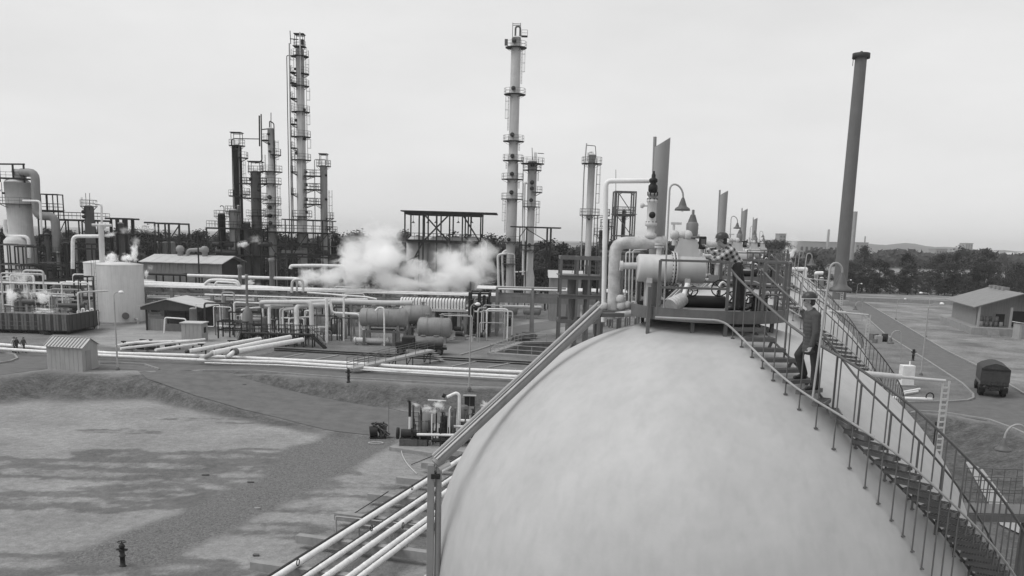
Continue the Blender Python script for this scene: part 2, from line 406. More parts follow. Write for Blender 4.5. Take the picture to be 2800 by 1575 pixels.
# ------------------------------------------------------------------ roads
def road_strip(name, left, right, label, m='asphalt', sub=6, dz=.02):
    """a road as a strip between two world polylines, draped on the terrain"""
    def res(pl, n):
        d = [0]
        for a, b2 in zip(pl, pl[1:]): d.append(d[-1]+(b2-a).length)
        o = []
        for k in range(n):
            s = d[-1]*k/(n-1); i = max(j for j in range(len(d)) if d[j] <= s+1e-9); i = min(i, len(pl)-2)
            o.append(pl[i].lerp(pl[i+1], (s-d[i])/(d[i+1]-d[i]+1e-9)))
        return o
    n = max(12, int(sum((b2-a).length for a, b2 in zip(left, left[1:]))/1.0)); n = min(n, 160)
    A, B = res(left, n), res(right, n); mb = MB(); vs = []; fs = []
    for a, b2 in zip(A, B):
        for k in range(sub+1):
            p = a.lerp(b2, k/sub); vs.append((p.x, p.y, Hz(p.x, p.y)+dz))
    for i in range(n-1):
        for k in range(sub): q = i*(sub+1)+k; fs.append((q, q+1, q+sub+2, q+sub+1))
    mb.add(vs, fs, True); o = mb.build(name, m, None, label, None, None, 'structure'); return o
def kerb(pts, label, w=.18, h=.13, m='concrete'):
    mb = MB(); pts = [Vector((p[0], p[1], Hz(p[0], p[1])+h/2)) for p in pts]
    for i, (a, b2) in enumerate(zip(pts, pts[1:])): mb.beam(a, b2+(b2-a).normalized()*.02, w, h+.1)
    return mb.build('kerb', m, None, label, None, None, 'structure')
far_edge = Gl([(-260,925),(0,962),(300,978),(600,995),(954,1009),(1300,1032),(1500,1042)])
near_edge = Gl([(-400,1030),(0,1026),(130,1009),(435,1013),(555,1013),(777,1023),(954,1036),(1289,1054),(1500,1062)])
road_strip('road', far_edge, near_edge, 'asphalt plant road running beside the long white pipes')
ra = [RAMP[0]+V(0,-1.0,0)]+RAMP[1:]
def offs(pl, w, s):
    o = []
    for i, p in enumerate(pl):
        t_ = (pl[min(i+1, len(pl)-1)]-pl[max(i-1, 0)]); t_.z = 0; t_.normalize(); nrm = V(-t_.y, t_.x, 0); o.append(p+nrm*(w[i]*s))
    return o
rl, rr_ = offs(ra, RW, 1), offs(ra, RW, -1)
road_strip('road', rl, rr_, 'dark ramp road curving down from the plant road to the pump skid', sub=8, dz=.035)
kerb(kn, 'pale kerb beside the plant road above the bank'); kerb(Gl(KERB_W), 'short curved kerb beside the metal shed')
kerb(Gl([(-20,998),(28,990),(48,982),(40,972),(10,966),(-20,964)]), 'curved kerb island at the road bend')
# light concrete yard road to the right of the drums
def flat(name, px, label, m, dz, kind='structure', cat=None, z=0):
    pts = [G(x, y, z)+V(0,0,dz) for x, y in px]; mb = MB(); n = len(pts); mb.add(pts, [tuple(range(n))])
    o = mb.build(name, m, None, label, cat, None, kind)
    if o.data.polygons[0].normal.z < 0: o.data.flip_normals()
    return o
mat('road_light', .17, .85, .12, .4, 0, .2); mat('pad_light', .33, .85, .1, .3, 0, .2)
flat('yard_road', [(1188,958),(1270,934),(1345,908),(1430,888),(1560,868),(1620,880),(1480,905),(1400,930),(1345,950),(1280,972),(1200,966)], 'grey yard road leading from the tanker truck to the rack', 'road_light', .016)
kerb(Gl([(1190,943),(1250,927),(1310,914),(1345,903)]), 'kerb of the yard road beside the drums', .25, .1)
kerb(Gl([(1258,972),(1310,957),(1390,930)]), 'kerb of the yard road beside the sunken basin', .25, .1)
# right hand roads
L1 = Gl([(2300,820),(2356,857),(2419,915),(2535,988),(2631,1051),(2655,1075),(2660,1110),(2700,1150),(2776,1177),(2880,1225)])
R1 = Gl([(2345,815),(2366,828),(2438,872),(2511,915),(2583,959),(2680,1007),(2800,1080),(2900,1130),(3000,1180),(3100,1240)])
road_strip('road', L1, R1, 'asphalt road passing the canvas covered truck', dz=.012)
flat('road', [(2380,1103),(2457,1101),(2607,1099),(2663,1090),(2700,1152),(2583,1131),(2511,1127),(2400,1126)], 'side road branching off below the triangular plot', 'asphalt', .026)
kerb(Gl([(2356,857),(2419,915),(2535,988),(2631,1051),(2660,1080),(2661,1091),(2645,1097),(2607,1100),(2457,1103),(2390,1104)]), 'rounded kerb round the triangular plot', .22)
kerb(Gl([(2363,827),(2438,871),(2511,914),(2583,958),(2680,1006),(2800,1079),(2900,1128)]), 'kerb on the loading dock side of the road', .22)
kerb(Gl([(2400,1127),(2511,1127),(2583,1131),(2704,1151),(2776,1177),(2880,1227)]), 'kerb at the top of the dark dike bank', .22)
flat('path', [(2640,1268),(2668,1262),(2760,1385),(2800,1440),(2800,1470),(2735,1440)], 'pale concrete path strip at the foot of the dike', 'pad_light', .12, z=ZB)
# ================================================================== SPHERICAL TANKS IN A ROW
C1 = V(4.143, 19.719, 6.548); RS = 5.87; ROWD = V(5.72, 19.72, 0)
TANK = ['the tank carrying the two men', 'the second spherical tank', 'the third spherical tank', 'the fourth spherical tank']
PER_TANK = []        # (object, label pattern) copied along the row
def T(o, pat): o['label'] = pat % TANK[0]; PER_TANK.append((o, pat)); return o
def surf(x, y): r2 = (x-C1.x)**2+(y-C1.y)**2; return C1.z+math.sqrt(max(0, RS*RS-r2))
gz = Hz(C1.x, C1.y)
tk = thing('spherical_tank', 'x', 'storage tank', V(C1.x, C1.y, gz))
mb = MB(); mb.lathe(C1, [(RS*math.sin(a), -RS*math.cos(a)) for a in np.linspace(0, PI, 65)], 112)
mb.build('shell', 'shell_paint', tk)
for k in range(10):
    a = k*2*PI/10+.2; x, y = C1.x+(RS-.1)*math.cos(a), C1.y+(RS-.1)*math.sin(a)
    mb = MB(); mb.cyl((x, y, gz-.1), (x, y, C1.z+.3), .28, 16); mb.box((x, y, gz+.1), (1, 1, .4)); mb.build('leg', 'vessel_light', tk)
T(tk, 'big pale welded steel sphere, %s')
# ---- stairs
CT = [(.40,-1.32,6.0),(.50,-1.75,5.80),(.64,-2.2,5.60),(.80,-2.6,5.40),(1.0,-3.0,5.15),(1.28,-3.4,4.85),(1.62,-3.80,4.55),(2.0,-4.12,4.2),(2.45,-4.3,3.82),(2.9,-4.38,3.42),(3.35,-4.36,3.02),(3.8,-4.24,2.6),(4.2,-4.07,2.2),(4.6,-3.88,1.77),(4.98,-3.6,1.35),(5.35,-3.25,.9),(5.65,-2.8,.4),(5.9,-2.3,-.1),(6.1,-1.7,-.65),(6.25,-1.1,-1.2),(6.33,-.4,-1.8)]
an = math.atan2(-.4, 6.33)
while CT[-1][2] > -6.9: an += .1; CT.append((6.36*math.cos(an), 6.36*math.sin(an), CT[-1][2]-.55))
CT = [V(*c) for c in CT]
def crom(p, t):
    i = min(int(t), len(p)-2); f = t-i; a, b_, c_, d = p[max(i-1,0)], p[i], p[i+1], p[min(i+2, len(p)-1)]
    return .5*((2*b_)+(c_-a)*f+(2*a-5*b_+4*c_-d)*f*f+(3*b_-a-3*c_+d)*f**3)
dense = [crom(CT, k*(len(CT)-1)/900) for k in range(901)]
nodes = []; z = dense[0].z
for k, p in enumerate(dense):
    if p.z <= z:
        az = float(np.interp(-p.z, [-5.9,-5.45,-5.2,-5.0,-4.75,-4.6,-4.45,-4.3,-4.15,-3.98,-3.8,-3.0,-2.5,-2.1,-1.75,-1.0], [-178,-172,-160,-145,-120,-103,-90,-78,-67,-60,-54,-48,-40,-32,-27,-24]))
        az = math.radians(az) if p.z > 1.0 else math.atan2(p.y, p.x)      # direction of the tread: radial round the tank, square to the path near the top
        nodes.append((p+C1, V(-math.sin(az), math.cos(az), 0))); z -= .155
st = thing('staircase', 'x', 'staircase', V(nodes[0][0].x, nodes[0][0].y, nodes[0][0].z-1))
# one grating tread: frame angle, bars, nosing
mt = MB(); Wd = .30
for s in (-1, 1): mt.box((0, s*.095, -.035), (.6, .02, .07))
for k in range(13): mt.box((-.28+k*.0467, 0, -.015), (.008, .18, .028))
for k in range(4): mt.box((0, -.075+k*.05, -.012), (.58, .006, .014))
for s in (-1, 1): mt.box((s*.3, 0, -.035), (.012, .2, .08))
tre = mt.build('tread', 'rail_steel', st); tre.matrix_parent_inverse = Matrix.Identity(4)
def place(o, p, q, first):
    c = o if first else o.copy()
    if not first: COL.objects.link(c)
    c.parent = st; R = Matrix(((-q.y, q.x, 0), (q.x, q.y, 0), (0, 0, 1)))      # local x across the stair, y along
    R = Matrix(((q.y, q.x, 0), (-q.x, q.y, 0), (0, 0, 1)))
    c.matrix_basis = Matrix.Translation(p-ORG[st.name]) @ R.to_4x4(); return c
rails = {1: [], -1: []}; strs = {1: [], -1: []}; cond = []
for i, (p, q) in enumerate(nodes):
    place(tre, p, q, i == 0); nr = V(q.y, -q.x, 0)             # nr: the descender's right hand side
    for s in (1, -1):
        e_ = p+nr*(.32*s); rails[s].append(e_+V(0,0,.98)); strs[s].append(e_+V(0,0,-.08))
        inside = (e_.xy-C1.xy).length < RS-.05 and e_.z > C1.z
        foot = surf(e_.x, e_.y) if inside else e_.z-.25
        if foot > e_.z: foot = e_.z-.05
        if s == 1 or i % 3 == 0:
            mb = MB(); mb.tube([V(e_.x, e_.y, foot-.02), e_+V(0,0,.98)], .0135 if s == 1 else .02, 6)
            if inside: mb.box((e_.x, e_.y, foot+.004), (.07, .07, .02))
            mb.build('post', 'rail_steel', st)
        # bracket leg from the tread's sphere side down to the shell
    if i % 2 == 0:
        e_ = p-nr*.28; r_ = (e_-C1); f_ = C1+r_.normalized()*(RS-.02)
        mb = MB(); mb.beam(e_+V(0,0,-.05), f_, .05, .04); mb.build('bracket', 'rail_steel', st)
    cond.append(p+nr*.36+V(0,0,.02))
MB().tube(rails[1], .024, 8).build('handrail', 'rail_steel', st)
MB().tube(rails[-1], .02, 8).build('handrail', 'rail_steel', st)
for s in (-1,):
    mb = MB(); ps = strs[s]
    for a, b_ in zip(ps, ps[1:]): mb.beam(a, b_, .018, .045)
    mb.build('stringer', 'rail_steel', st)
DZ = 12.60; PR = 1.62
cstart = [V(C1.x-1.4, C1.y-1.75, DZ-.05), V(C1.x-.1, C1.y-1.95, DZ-.06)]
MB().tube(fillet(cstart+cond[2:], .2), .021, 8).build('conduit', 'steel_light', st)
T(st, 'curved grating stair with thin rails wrapped around %s')
# ---- top platform
pf = thing('top_platform', 'x', 'platform', V(C1.x, C1.y, surf(C1.x, C1.y)))
cc = (C1.x, C1.y)
mb = MB(); mb.ring_deck(cc, .0, PR, DZ, .03, n=40); mb.build('deck', 'steel_mid', pf)
mb = MB(); mb.lathe((cc[0], cc[1], 0), [(PR-.01,DZ-.15),(PR+.03,DZ-.15),(PR+.03,DZ+.10),(PR-.01,DZ+.10),(PR-.01,DZ-.15)], 40); mb.sm = [False]*len(mb.sm); mb.build('toe_plate', 'steel_mid', pf)
mb = MB()
for k in range(8):
    a = k*PI/4+.3; mb.beam((cc[0]+.1*math.cos(a), cc[1]+.1*math.sin(a), DZ-.09), (cc[0]+1.55*math.cos(a), cc[1]+1.55*math.sin(a), DZ-.09), .06, .1)
mb.build('joist', 'steel_mid', pf)
for a in (.5, 1.6, 2.7, 3.5, 4.3, 5.6):
    x, y = cc[0]+1.45*math.cos(a), cc[1]+1.45*math.sin(a); MB().beam((x, y, surf(x,y)-.03), (x, y, DZ-.05), .07).build('support', 'steel_mid', pf)
def prail(pts, mids=1, h=1.05):
    for p in pts: MB().beam(p, p+V(0,0,h), .055, .055).build('rail_post', 'rail_steel', pf)
    for a, b_ in zip(pts, pts[1:]):
        for j in range(mids+1): z_ = V(0,0,h*(1-j/(mids+1))); MB().beam(a+z_, b_+z_, .045, .045).build('rail', 'rail_steel', pf)
fr = [V(P(1801,800,18.15).x, 18.15, DZ), V(P(1990,800,18.15).x, 18.15, DZ)]
prail(fr)
MB().beam(fr[1]-V(0,0,.65), fr[1]+V(0,0,.02), .07, .07).build('support', 'rail_steel', pf)
rp = [V(cc[0]+PR*math.cos(a), cc[1]+PR*math.sin(a), DZ) for a in np.linspace(math.radians(-62), math.radians(150), 9)]
prail(rp)
q = V(C1.x-1.42, C1.y-.98, 0); MB().beam((q.x, q.y, surf(q.x,q.y)-.02), (q.x, q.y, DZ+.5), .07).build('support', 'rail_steel', pf)
T(pf, 'round railed steel platform crowning %s')
# ---- relief drum lying on the platform
YD = 20.05; da = P(1742, 733, YD); db = P(1926, 736, YD); db.z = da.z = (da.z+db.z)/2; db.y = da.y; rD = .295; Ld = (db-da).length
dr = thing('relief_drum', 'x', 'drum', V((da.x+db.x)/2, YD, DZ))
ax = (1,0,0)
MB().lathe(da, [(0,0),(.2,0),(rD-.03,.006),(rD,.03),(rD,Ld-.03),(rD-.03,Ld-.006),(.2,Ld),(0,Ld)], 36, ax).build('shell', 'vessel_light', dr)
for k in (0, 1):
    mb = MB(); x0 = Ld*(.505+.045*k); mb.lathe(da, [(rD-.02,x0),(rD+.075,x0),(rD+.075,x0+.035),(rD-.02,x0+.035)], 36, ax); mb.build('flange', 'vessel_light', dr)
for k in range(26):
    a = k*2*PI/26; c_ = da+V(Ld*.515, (rD+.045)*math.cos(a), (rD+.045)*math.sin(a)); MB().cyl(c_-V(.03,0,0), c_+V(.085,0,0), .013, 6).build('bolt', 'steel_dark', dr)
for fx_ in (.17, .73):
    x_ = da.x+Ld*fx_; mb = MB(); mb.box((x_, YD, (DZ+da.z-.1)/2), (.09, .4, da.z-.1-DZ)); mb.box((x_, YD, da.z-rD+.04), (.12, .5, .12)); mb.build('leg', 'vessel_light', dr)
for fx_, hh in ((.31, .30), (.62, .42), (.77, .42)):
    x_ = da.x+Ld*fx_; mb = MB(); mb.cyl((x_, YD, da.z+rD-.03), (x_, YD, da.z+rD+hh-.08), .055, 14); mb.cyl((x_, YD, da.z+rD+hh-.16), (x_, YD, da.z+rD+hh-.12), .10, 14); mb.cyl((x_, YD, da.z+rD+hh-.1), (x_, YD, da.z+rD+hh-.06), .10, 14); mb.build('nozzle', 'vessel_light', dr)
x_ = da.x+Ld*.70; mb = MB(); mb.add([(x_-.26,YD-.12,da.z+rD-.06),(x_+.30,YD-.12,da.z+rD-.06),(x_+.22,YD-.12,da.z+rD+.34),(x_-.16,YD-.12,da.z+rD+.34),(x_-.26,YD+.12,da.z+rD-.06),(x_+.30,YD+.12,da.z+rD-.06),(x_+.22,YD+.12,da.z+rD+.34),(x_-.16,YD+.12,da.z+rD+.34)],[(0,1,2,3),(5,4,7,6),(3,2,6,7),(1,5,6,2),(4,0,3,7),(0,4,5,1)]); mb.build('saddle_box', 'vessel_light', dr)
T(dr, 'small horizontal relief drum with bolted flange on %s')
# manual valve assembly with a bar along the top of the drum, and the dark gauge box
vz = da.z+rD+.42; va = V(da.x+Ld*.47, YD-.05, vz); vb = P(1912, 658, YD-.05); vb.z = vz
mv = thing('valve_bar', 'x', 'valve', V(va.x, va.y, vz-.3))
MB().tube([va, vb], .03, 8).build('spindle', 'vessel_light', mv)
for f_, r_ in ((.12, .10), (.38, .075), (.6, .115)):
    c_ = va.lerp(vb, f_); mb = MB(); mb.lathe(c_-V(.09,0,0), [(0,0),(r_*.7,.01),(r_,.05),(r_,.13),(r_*.7,.17),(0,.18)], 16, ax); mb.cyl(c_-V(0,0,r_+.12), c_, .05, 10); mb.build('valve_body', 'vessel_light', mv)
mb = MB(); c_ = va.lerp(vb, .08)+V(0,0,.15); mb.cyl(c_-V(0,0,.15), c_+V(0,0,.08), .025, 8); mb.box(c_+V(.05,0,.09), (.22,.05,.05)); mb.build('lever', 'vessel_light', mv)
T(mv, 'row of small relief valves along the drum on %s')
gb = thing('gauge_box', 'x', 'gauge', P(1921, 668, YD-.1)-V(0,0,.2))
c_ = P(1921, 664, YD-.1); MB().box(c_, (.13, .2, .27)).build('case', 'steel_dark', gb, bevel=.02); MB().box(c_+V(-.005,-.102,.02), (.09, .01, .12)).build('dial_plate', 'steel_mid', gb)
MB().tube([c_-V(0,0,.12), c_-V(0,0,.72)], .014, 6).build('stem', 'vessel_light', gb)
T(gb, 'dark gauge box on a thin stem on %s')
# ---- pipes on top
def px(pts): return [P(*p) for p in pts]
o = pipe('x', px([(1676,872,20.3),(1683,664,20.3),(1812,664,20.3)]), .135, 'insul_dirty', n=18, bend=1.7, name='elbow_pipe'); T(o, 'thick insulated elbow pipe beside the drum on %s')
mb = MB(); c_ = P(1812, 664, 20.3); mb.cyl(c_-V(.02,0,0), c_+V(.05,0,0), .155, 18); k_ = mb.build('end_flange', 'insul_dirty', None); k_.parent = o
o = pipe('x', px([(1650,880,20.6),(1657,495,20.6),(1776,494,20.6)]), .055, 'pipe_white', n=10, bend=2, name='loop_pipe'); T(o, 'slender white pipe looping up to the safety valve on %s')
for k, (xx, yt) in enumerate(((1712,690),(1722,680),(1731,684),(1742,700))):
    o = pipe('x', px([(xx-4,870,20.9),(xx,yt,20.9),(xx+38,yt-2,21.0)]), .016, 'pipe_white', n=6, name='instrument_tube'); T(o, 'thin instrument tube standing between the pipes on %s')
    o['group'] = 'instrument tubes on the tanks'
o = pipe('x', px([(1696,727,20.1),(1745,727,20.1)]), .075, 'vessel_light', n=14, name='stub_pipe'); T(o, 'short stub pipe joining elbow and drum end on %s')
mb = MB(); c_ = P(1700, 727, 20.1); mb.cyl(c_-V(.04,0,0), c_+V(.02,0,0), .11, 16); mb.build('flange', 'vessel_light', None).parent = o
# ---- safety valve: stacked flanged bodies on the pipe
sv = thing('safety_valve', 'x', 'valve', P(1783, 655, 20.3))
zz = lambda y: Zt(1783, y, 20.3); b0 = P(1783, 560, 20.3)
def seg(nm, prof, m_): MB().lathe((b0.x, b0.y, 0), prof, 18).build(nm, m_, sv)
seg('body', [(0,zz(652)),(.13,zz(652)),(.13,zz(640)),(.085,zz(636)),(.085,zz(620)),(.13,zz(617)),(.13,zz(610)),(.10,zz(606)),(.10,zz(556)),(.12,zz(552)),(.12,zz(546)),(0,zz(546))], 'vessel_light')
seg('neck', [(.11,zz(546)),(.08,zz(540)),(.11,zz(534)),(.11,zz(528)),(.0,zz(528))], 'tower_grey')
seg('bonnet', [(.06,zz(530)),(.10,zz(522)),(.10,zz(508)),(.06,zz(502)),(.09,zz(496)),(.09,zz(490)),(.045,zz(486)),(.045,zz(478)),(.025,zz(474)),(.025,zz(468)),(0,zz(467))], 'steel_dark')
for y_ in (648, 612, 549, 531):
    for k in range(8):
        a = k*PI/4+.2; c_ = V(b0.x+.11*math.cos(a), b0.y+.11*math.sin(a), zz(y_)); MB().cyl(c_-V(0,0,.03), c_+V(0,0,.05), .012, 5).build('bolt', 'steel_dark', sv)
mb = MB(); mb.lathe(P(1783, 588, 20.17), [(0,0),(.07,0),(.07,.05),(0,.05)], 12, (0,-1,0)); mb.build('inspection_cap', 'steel_dark', sv)
c_ = P(1757, 562, 20.3); mb = MB(); mb.tube([c_, b0+V(0,0,c_.z-b0.z)], .02, 8); mb.lathe(c_-V(.05,0,0), [(0,0),(.05,.01),(.06,.05),(.03,.09),(0,.1)], 12, ax); mb.build('gauge_stub', 'vessel_light', sv)
T(sv, 'tall flanged safety valve with dark bonnet on %s')
PER_TANK.pop(); PER_TANK = [q for q in PER_TANK if 'looping up' not in q[1]]       # only the near tank shows these two
dv = thing('pilot_valve', 'x', 'valve', P(1893, 655, 20.05)-V(0,0,.1)); zv = lambda y: Zt(1893, y, 20.05); b1 = P(1893, 620, 20.05)
MB().lathe((b1.x, b1.y, 0), [(0,zv(668)),(.06,zv(668)),(.06,zv(652)),(.12,zv(651)),(.13,zv(646)),(.13,zv(612)),(.10,zv(607)),(.09,zv(606))], 18).build('body', 'tower_grey', dv)
MB().lathe((b1.x, b1.y, 0), [(.10,zv(607)),(.09,zv(602)),(.055,zv(590)),(.055,zv(588)),(.03,zv(586)),(.028,zv(574)),(0,zv(573))], 18).build('spring_cap', 'steel_mid', dv)
MB().lathe((b1.x, b1.y, 0), [(.13,zv(652)),(.155,zv(652)),(.155,zv(646)),(.13,zv(646))], 18).build('flange', 'tower_grey', dv)
T(dv, 'dark bottle-shaped pilot valve on the drum of %s')
# ---- slant-cut vent stack and the thin vent beside it
def slant(x0, yb, yt_l, yt_r, Yv, r, nm):
    c_ = P(x0, yb, Yv); zb = surf(c_.x, c_.y)-.05 if (c_.xy-C1.xy).length < 3 else c_.z; n = 28; vs = []; zl, zr = Zt(x0, yt_l, Yv), Zt(x0, yt_r, Yv)
    for zfn in (0, 1):
        for rr in (r, r-.012):
            for k in range(n):
                a = 2*PI*k/n; x, y = c_.x+rr*math.cos(a), c_.y+rr*math.sin(a)
                vs.append((x, y, zb if zfn == 0 else (zl+zr)/2+(zr-zl)/2*math.cos(a)))
    mb = MB(); f1 = [(k, (k+1)%n, 2*n+(k+1)%n, 2*n+k) for k in range(n)]; f2 = [(n+(k+1)%n, n+k, 3*n+k, 3*n+(k+1)%n) for k in range(n)]
    mb.add(vs, f1+f2, True); mb.add(vs[2*n:], [(k, (k+1)%n, n+(k+1)%n, n+k) for k in range(n)])
    return mb.build(nm, 'vent_grey', None, 'x', 'vent stack')
o = slant(1797, 655, 402, 375, 20.75, .165, 'vent_stack'); T(o, 'wide grey vent stack with slanted top on %s')
o = pipe('x', px([(1781,655,21.0),(1791,374,21.0)]), .038, 'vent_grey', n=10, name='vent_pipe'); T(o, 'slim round-topped vent pipe beside the stack on %s')
# ---- lamps
def goose(base, top, sh, r, pat, sr=.15):
    """gooseneck lamp: pole from base to top, arched over to the shade at sh"""
    t_ = thing('gooseneck_lamp', 'x', 'lamp', base); w_ = sh-top; pts = [base, top]
    rad = w_.length/2; mid = top.lerp(sh, .5); d_ = w_.normalized()
    for a in np.linspace(PI*.9, 0, 9): pts.append(mid+d_*(rad*math.cos(a))+V(0,0,rad*1.1*math.sin(a)))
    pts.append(sh-V(0,0,.05)); MB().tube(pts, r, 8).build('pole', 'steel_light', t_)
    mb = MB(); k = sr/.15; mb.lathe(sh, [(.02,-.02),(.035,-.05),(.05*k,-.09*k),(.075*k,-.16*k),(.085*k,-.19*k),(.14*k,-.225*k),(.15*k,-.25*k),(.15*k,-.27*k),(.13*k,-.26*k),(.05*k,-.2*k)], 20); mb.build('shade', 'steel_mid', t_)
    mb = MB(); mb.lathe(sh, [(.04*k,-.2*k),(.05*k,-.24*k),(.03*k,-.28*k),(0,-.29*k)], 12); mb.build('bulb', 'lamp_glass', t_)
    return T(t_, pat)
goose(P(1815, 842, 18.3), P(1831, 520, 18.3), P(1868, 537, 18.3), .018, 'gooseneck lamp standing on the platform of %s')
goose(P(2222, 1088, 15.7), P(2270, 735, 15.9), P(2303, 742, 15.9), .02, 'gooseneck lamp bolted beside the stair, upper one on %s', .19)
goose(P(2800, 1330, 17.3), P(2806, 1190, 17.3), P(2747, 1195, 17.3), .02, 'lower gooseneck lamp reaching over the stair of %s', .15)
# ---- left side line: sloping trough from platform to a vertical duct
ta = P(1640, 848, 19.4); tb = P(1190, 1268, 17.9)
to = thing('pipe_trough', 'x', 'pipe', V(tb.x, tb.y, ZB))
MB().tube([ta, tb], .105, 12).build('sloping_pipe', 'vessel_mid', to)
MB().tube([ta+V(-.02,-.02,.17), tb+V(-.05,-.02,.17)], .035, 8).build('conduit', 'steel_light', to)
mb = MB(); mb.beam(ta+V(0,0,.11), tb+V(0,0,.11), .2, .02); mb.build('cover_strip', 'vessel_light', to)
tb2 = V(tb.x-.02, tb.y, tb.z-.02)
mb = MB(); mb.box((tb2.x-.06, tb2.y, (tb2.z+ZB)/2), (.14, .14, tb2.z-ZB)); mb.build('post', 'vessel_mid', to, bevel=.01)
mb = MB(); mb.tube([V(tb2.x+.09, tb2.y+.02, ZB), V(tb2.x+.09, tb2.y+.02, tb2.z-.05)], .065, 12); mb.build('downpipe', 'vessel_mid', to)
mb = MB(); mb.tube([V(tb2.x+.09, tb2.y, tb2.z-.08), V(tb2.x+.3, tb2.y+.1, tb2.z+.02)], .06, 10); mb.build('stub', 'vessel_light', to)
mb = MB(); mb.box((tb2.x+.04, tb2.y-.03, tb2.z-.22), (.18, .18, .09)); mb.build('clamp', 'steel_dark', to)
mb = MB(); mb.box((tb2.x-.06, tb2.y, tb2.z-2.4), (.17, .17, .05)); mb.build('joint_collar', 'vessel_light', to)
mb = MB(); mb.beam(ta+V(0,0,-.1), ta+V(.5,.2,-.1), .2, .08); mb.build('shelf', 'steel_mid', to)
T(to, 'sloping pipe and square post hugging %s')
# ---- side pipe to the gauge pole
sp_ = thing('level_gauge', 'x', 'gauge', V(9.45, 20.2, ZB))
p0 = P(2340, 1020, 20.2); p1 = P(2585, 1044, 20.2); p1 = V(p1.x, 20.2, p0.z-.12)
MB().tube([p0-V(.6,0,-.05), p0.lerp(p1, .5)], .062, 12).build('side_pipe', 'vessel_light', sp_)
MB().tube([p0.lerp(p1, .5), p1], .035, 10).build('side_tube', 'vessel_light', sp_)
mb = MB(); mb.beam(V(p1.x-.05, p1.y, ZB), p1+V(-.05,0,0), .03); mb.beam(V(p1.x+.09, p1.y, ZB), p1+V(.09,0,0), .03); mb.build('gauge_rails', 'vessel_light', sp_)
z_ = p1.z-.15
while z_ > 4: MB().box((p1.x+.02, p1.y, z_), (.17, .035, .035)).build('rung', 'vessel_light', sp_); z_ -= .13
T(sp_, 'white side pipe and laddered gauge pole on %s')
# ---- fittings on the deck: wrapped valve, handwheels
wv = thing('wrapped_valve', 'x', 'valve', V(*P(1850, 830, 19.0).xy, DZ))
a_, b_ = P(1835, 842, 18.9), P(1868, 815, 19.1); a_.z = DZ+.10; b_.z = DZ+.26
MB().tube([a_, a_.lerp(b_, .5), b_], [.17, .16, .12], 14).build('wrapping', 'insul_dirty', wv)
for k in range(5):
    f_ = .1+.2*k; c_ = a_.lerp(b_, f_); dd = (b_-a_).normalized(); mb = MB(); mb.lathe(c_, [(.165-.05*f_,0),(.185-.05*f_,.01),(.185-.05*f_,.035),(.165-.05*f_,.045)], 14, dd); mb.build('band', 'light_cloth', wv)
mb = MB(); mb.tube([b_, b_+V(.1,.1,.3)], .06, 10); mb.build('riser', 'pipe_white', wv)
T(wv, 'valve wrapped in pale insulation on the deck of %s')
ba = thing('block_valve', 'x', 'valve', V(*P(1930, 835, 19.2).xy, DZ))
c_ = V(*P(1915, 830, 19.2).xy, DZ+.2); mb = MB(); mb.tube([c_-V(.45,0,0), c_+V(.5,0,0)], .13, 12); mb.build('body', 'steel_dark', ba)
for k, (dx, dz_, r_) in enumerate(((.35,.3,.17),(.62,.12,.12),(-.2,.22,.10),(.95,.12,.12))):
    w_ = c_+V(dx, -.15, dz_); mb = MB(); pts = [w_+V(r_*math.cos(a), -.05*math.sin(a), r_*math.sin(a)) for a in np.linspace(0, 2*PI, 17)[:-1]]
    mb.tube(pts, .014, 6, closed=True)
    for a in (.3, 2.4, 4.5): mb.tube([w_, w_+V(r_*math.cos(a), -.05*math.sin(a), r_*math.sin(a))], .01, 4)
    mb.tube([w_, w_+V(0,.25,-.1)], .012, 6); mb.build('handwheel', 'steel_dark', ba)
mb = MB(); mb.tube(fillet([c_+V(.3,.1,.05), c_+V(.45,.1,.5), c_+V(.7,.15,.1)], .2), .03, 8); mb.build('hose', 'pipe_white', ba)
T(ba, 'dark block valve with handwheels on the deck of %s')
dm_ = thing('drain_manifold', 'x', 'valve', V(*P(2085, 835, 19.1).xy, DZ)); rnd = random.Random(8)
for k in range(12):
    b0_ = V(*P(rnd.uniform(2045, 2115), 835, rnd.uniform(18.8, 19.8)).xy, DZ); h_ = rnd.uniform(.12, .42); MB().tube(fillet([b0_, b0_+V(0,0,h_), b0_+V(rnd.uniform(-.3,.3), rnd.uniform(-.2,.2), h_), b0_+V(rnd.uniform(-.3,.3), .1, .02)], .06), rnd.choice((.018,.026,.035)), 6).build('tube', rnd.choice(('steel_dark','steel_mid','black')), dm_)
    if k % 3 == 0: c_ = b0_+V(0,-.03,h_+.05); MB().tube([c_+V(.09*math.cos(a), -.02, .09*math.sin(a)) for a in np.linspace(0, 2*PI, 13)[:-1]], .01, 5, closed=True).build('handwheel', 'steel_dark', dm_)
T(dm_, 'tangle of dark drain tubes on the deck of %s')
ins = thing('insulated_joints', 'x', 'pipe', P(1690, 866, 20.2))
for k, (xx, yy, r_) in enumerate(((1652,838,.09),(1697,818,.1),(1700,836,.11),(1715,834,.09),(1733,832,.08))):
    c_ = P(xx, yy, 20.15); mb = MB(); mb.lathe(c_-V(0,0,r_), [(0,0),(r_*.7,.15*r_),(r_,.6*r_),(r_*.95,1.4*r_),(r_*.6,1.9*r_),(0,2*r_)], 12); mb.build('lump', 'light_cloth', ins)
mb = MB(); mb.beam(P(1635, 850, 20.2), P(1752, 852, 20.2), .45, .06); mb.build('shelf', 'steel_mid', ins)
mb = MB(); mb.tube([P(1683, 862, 19.9), P(1750, 854, 19.9)], .07, 12); mb.build('wrapped_stub', 'insul_dirty', ins)
T(ins, 'knotted white insulation wraps on the ledge of %s')
for k, (x0, x1, yb) in enumerate(((1657,1657,910),(1778,1778,900))): pass
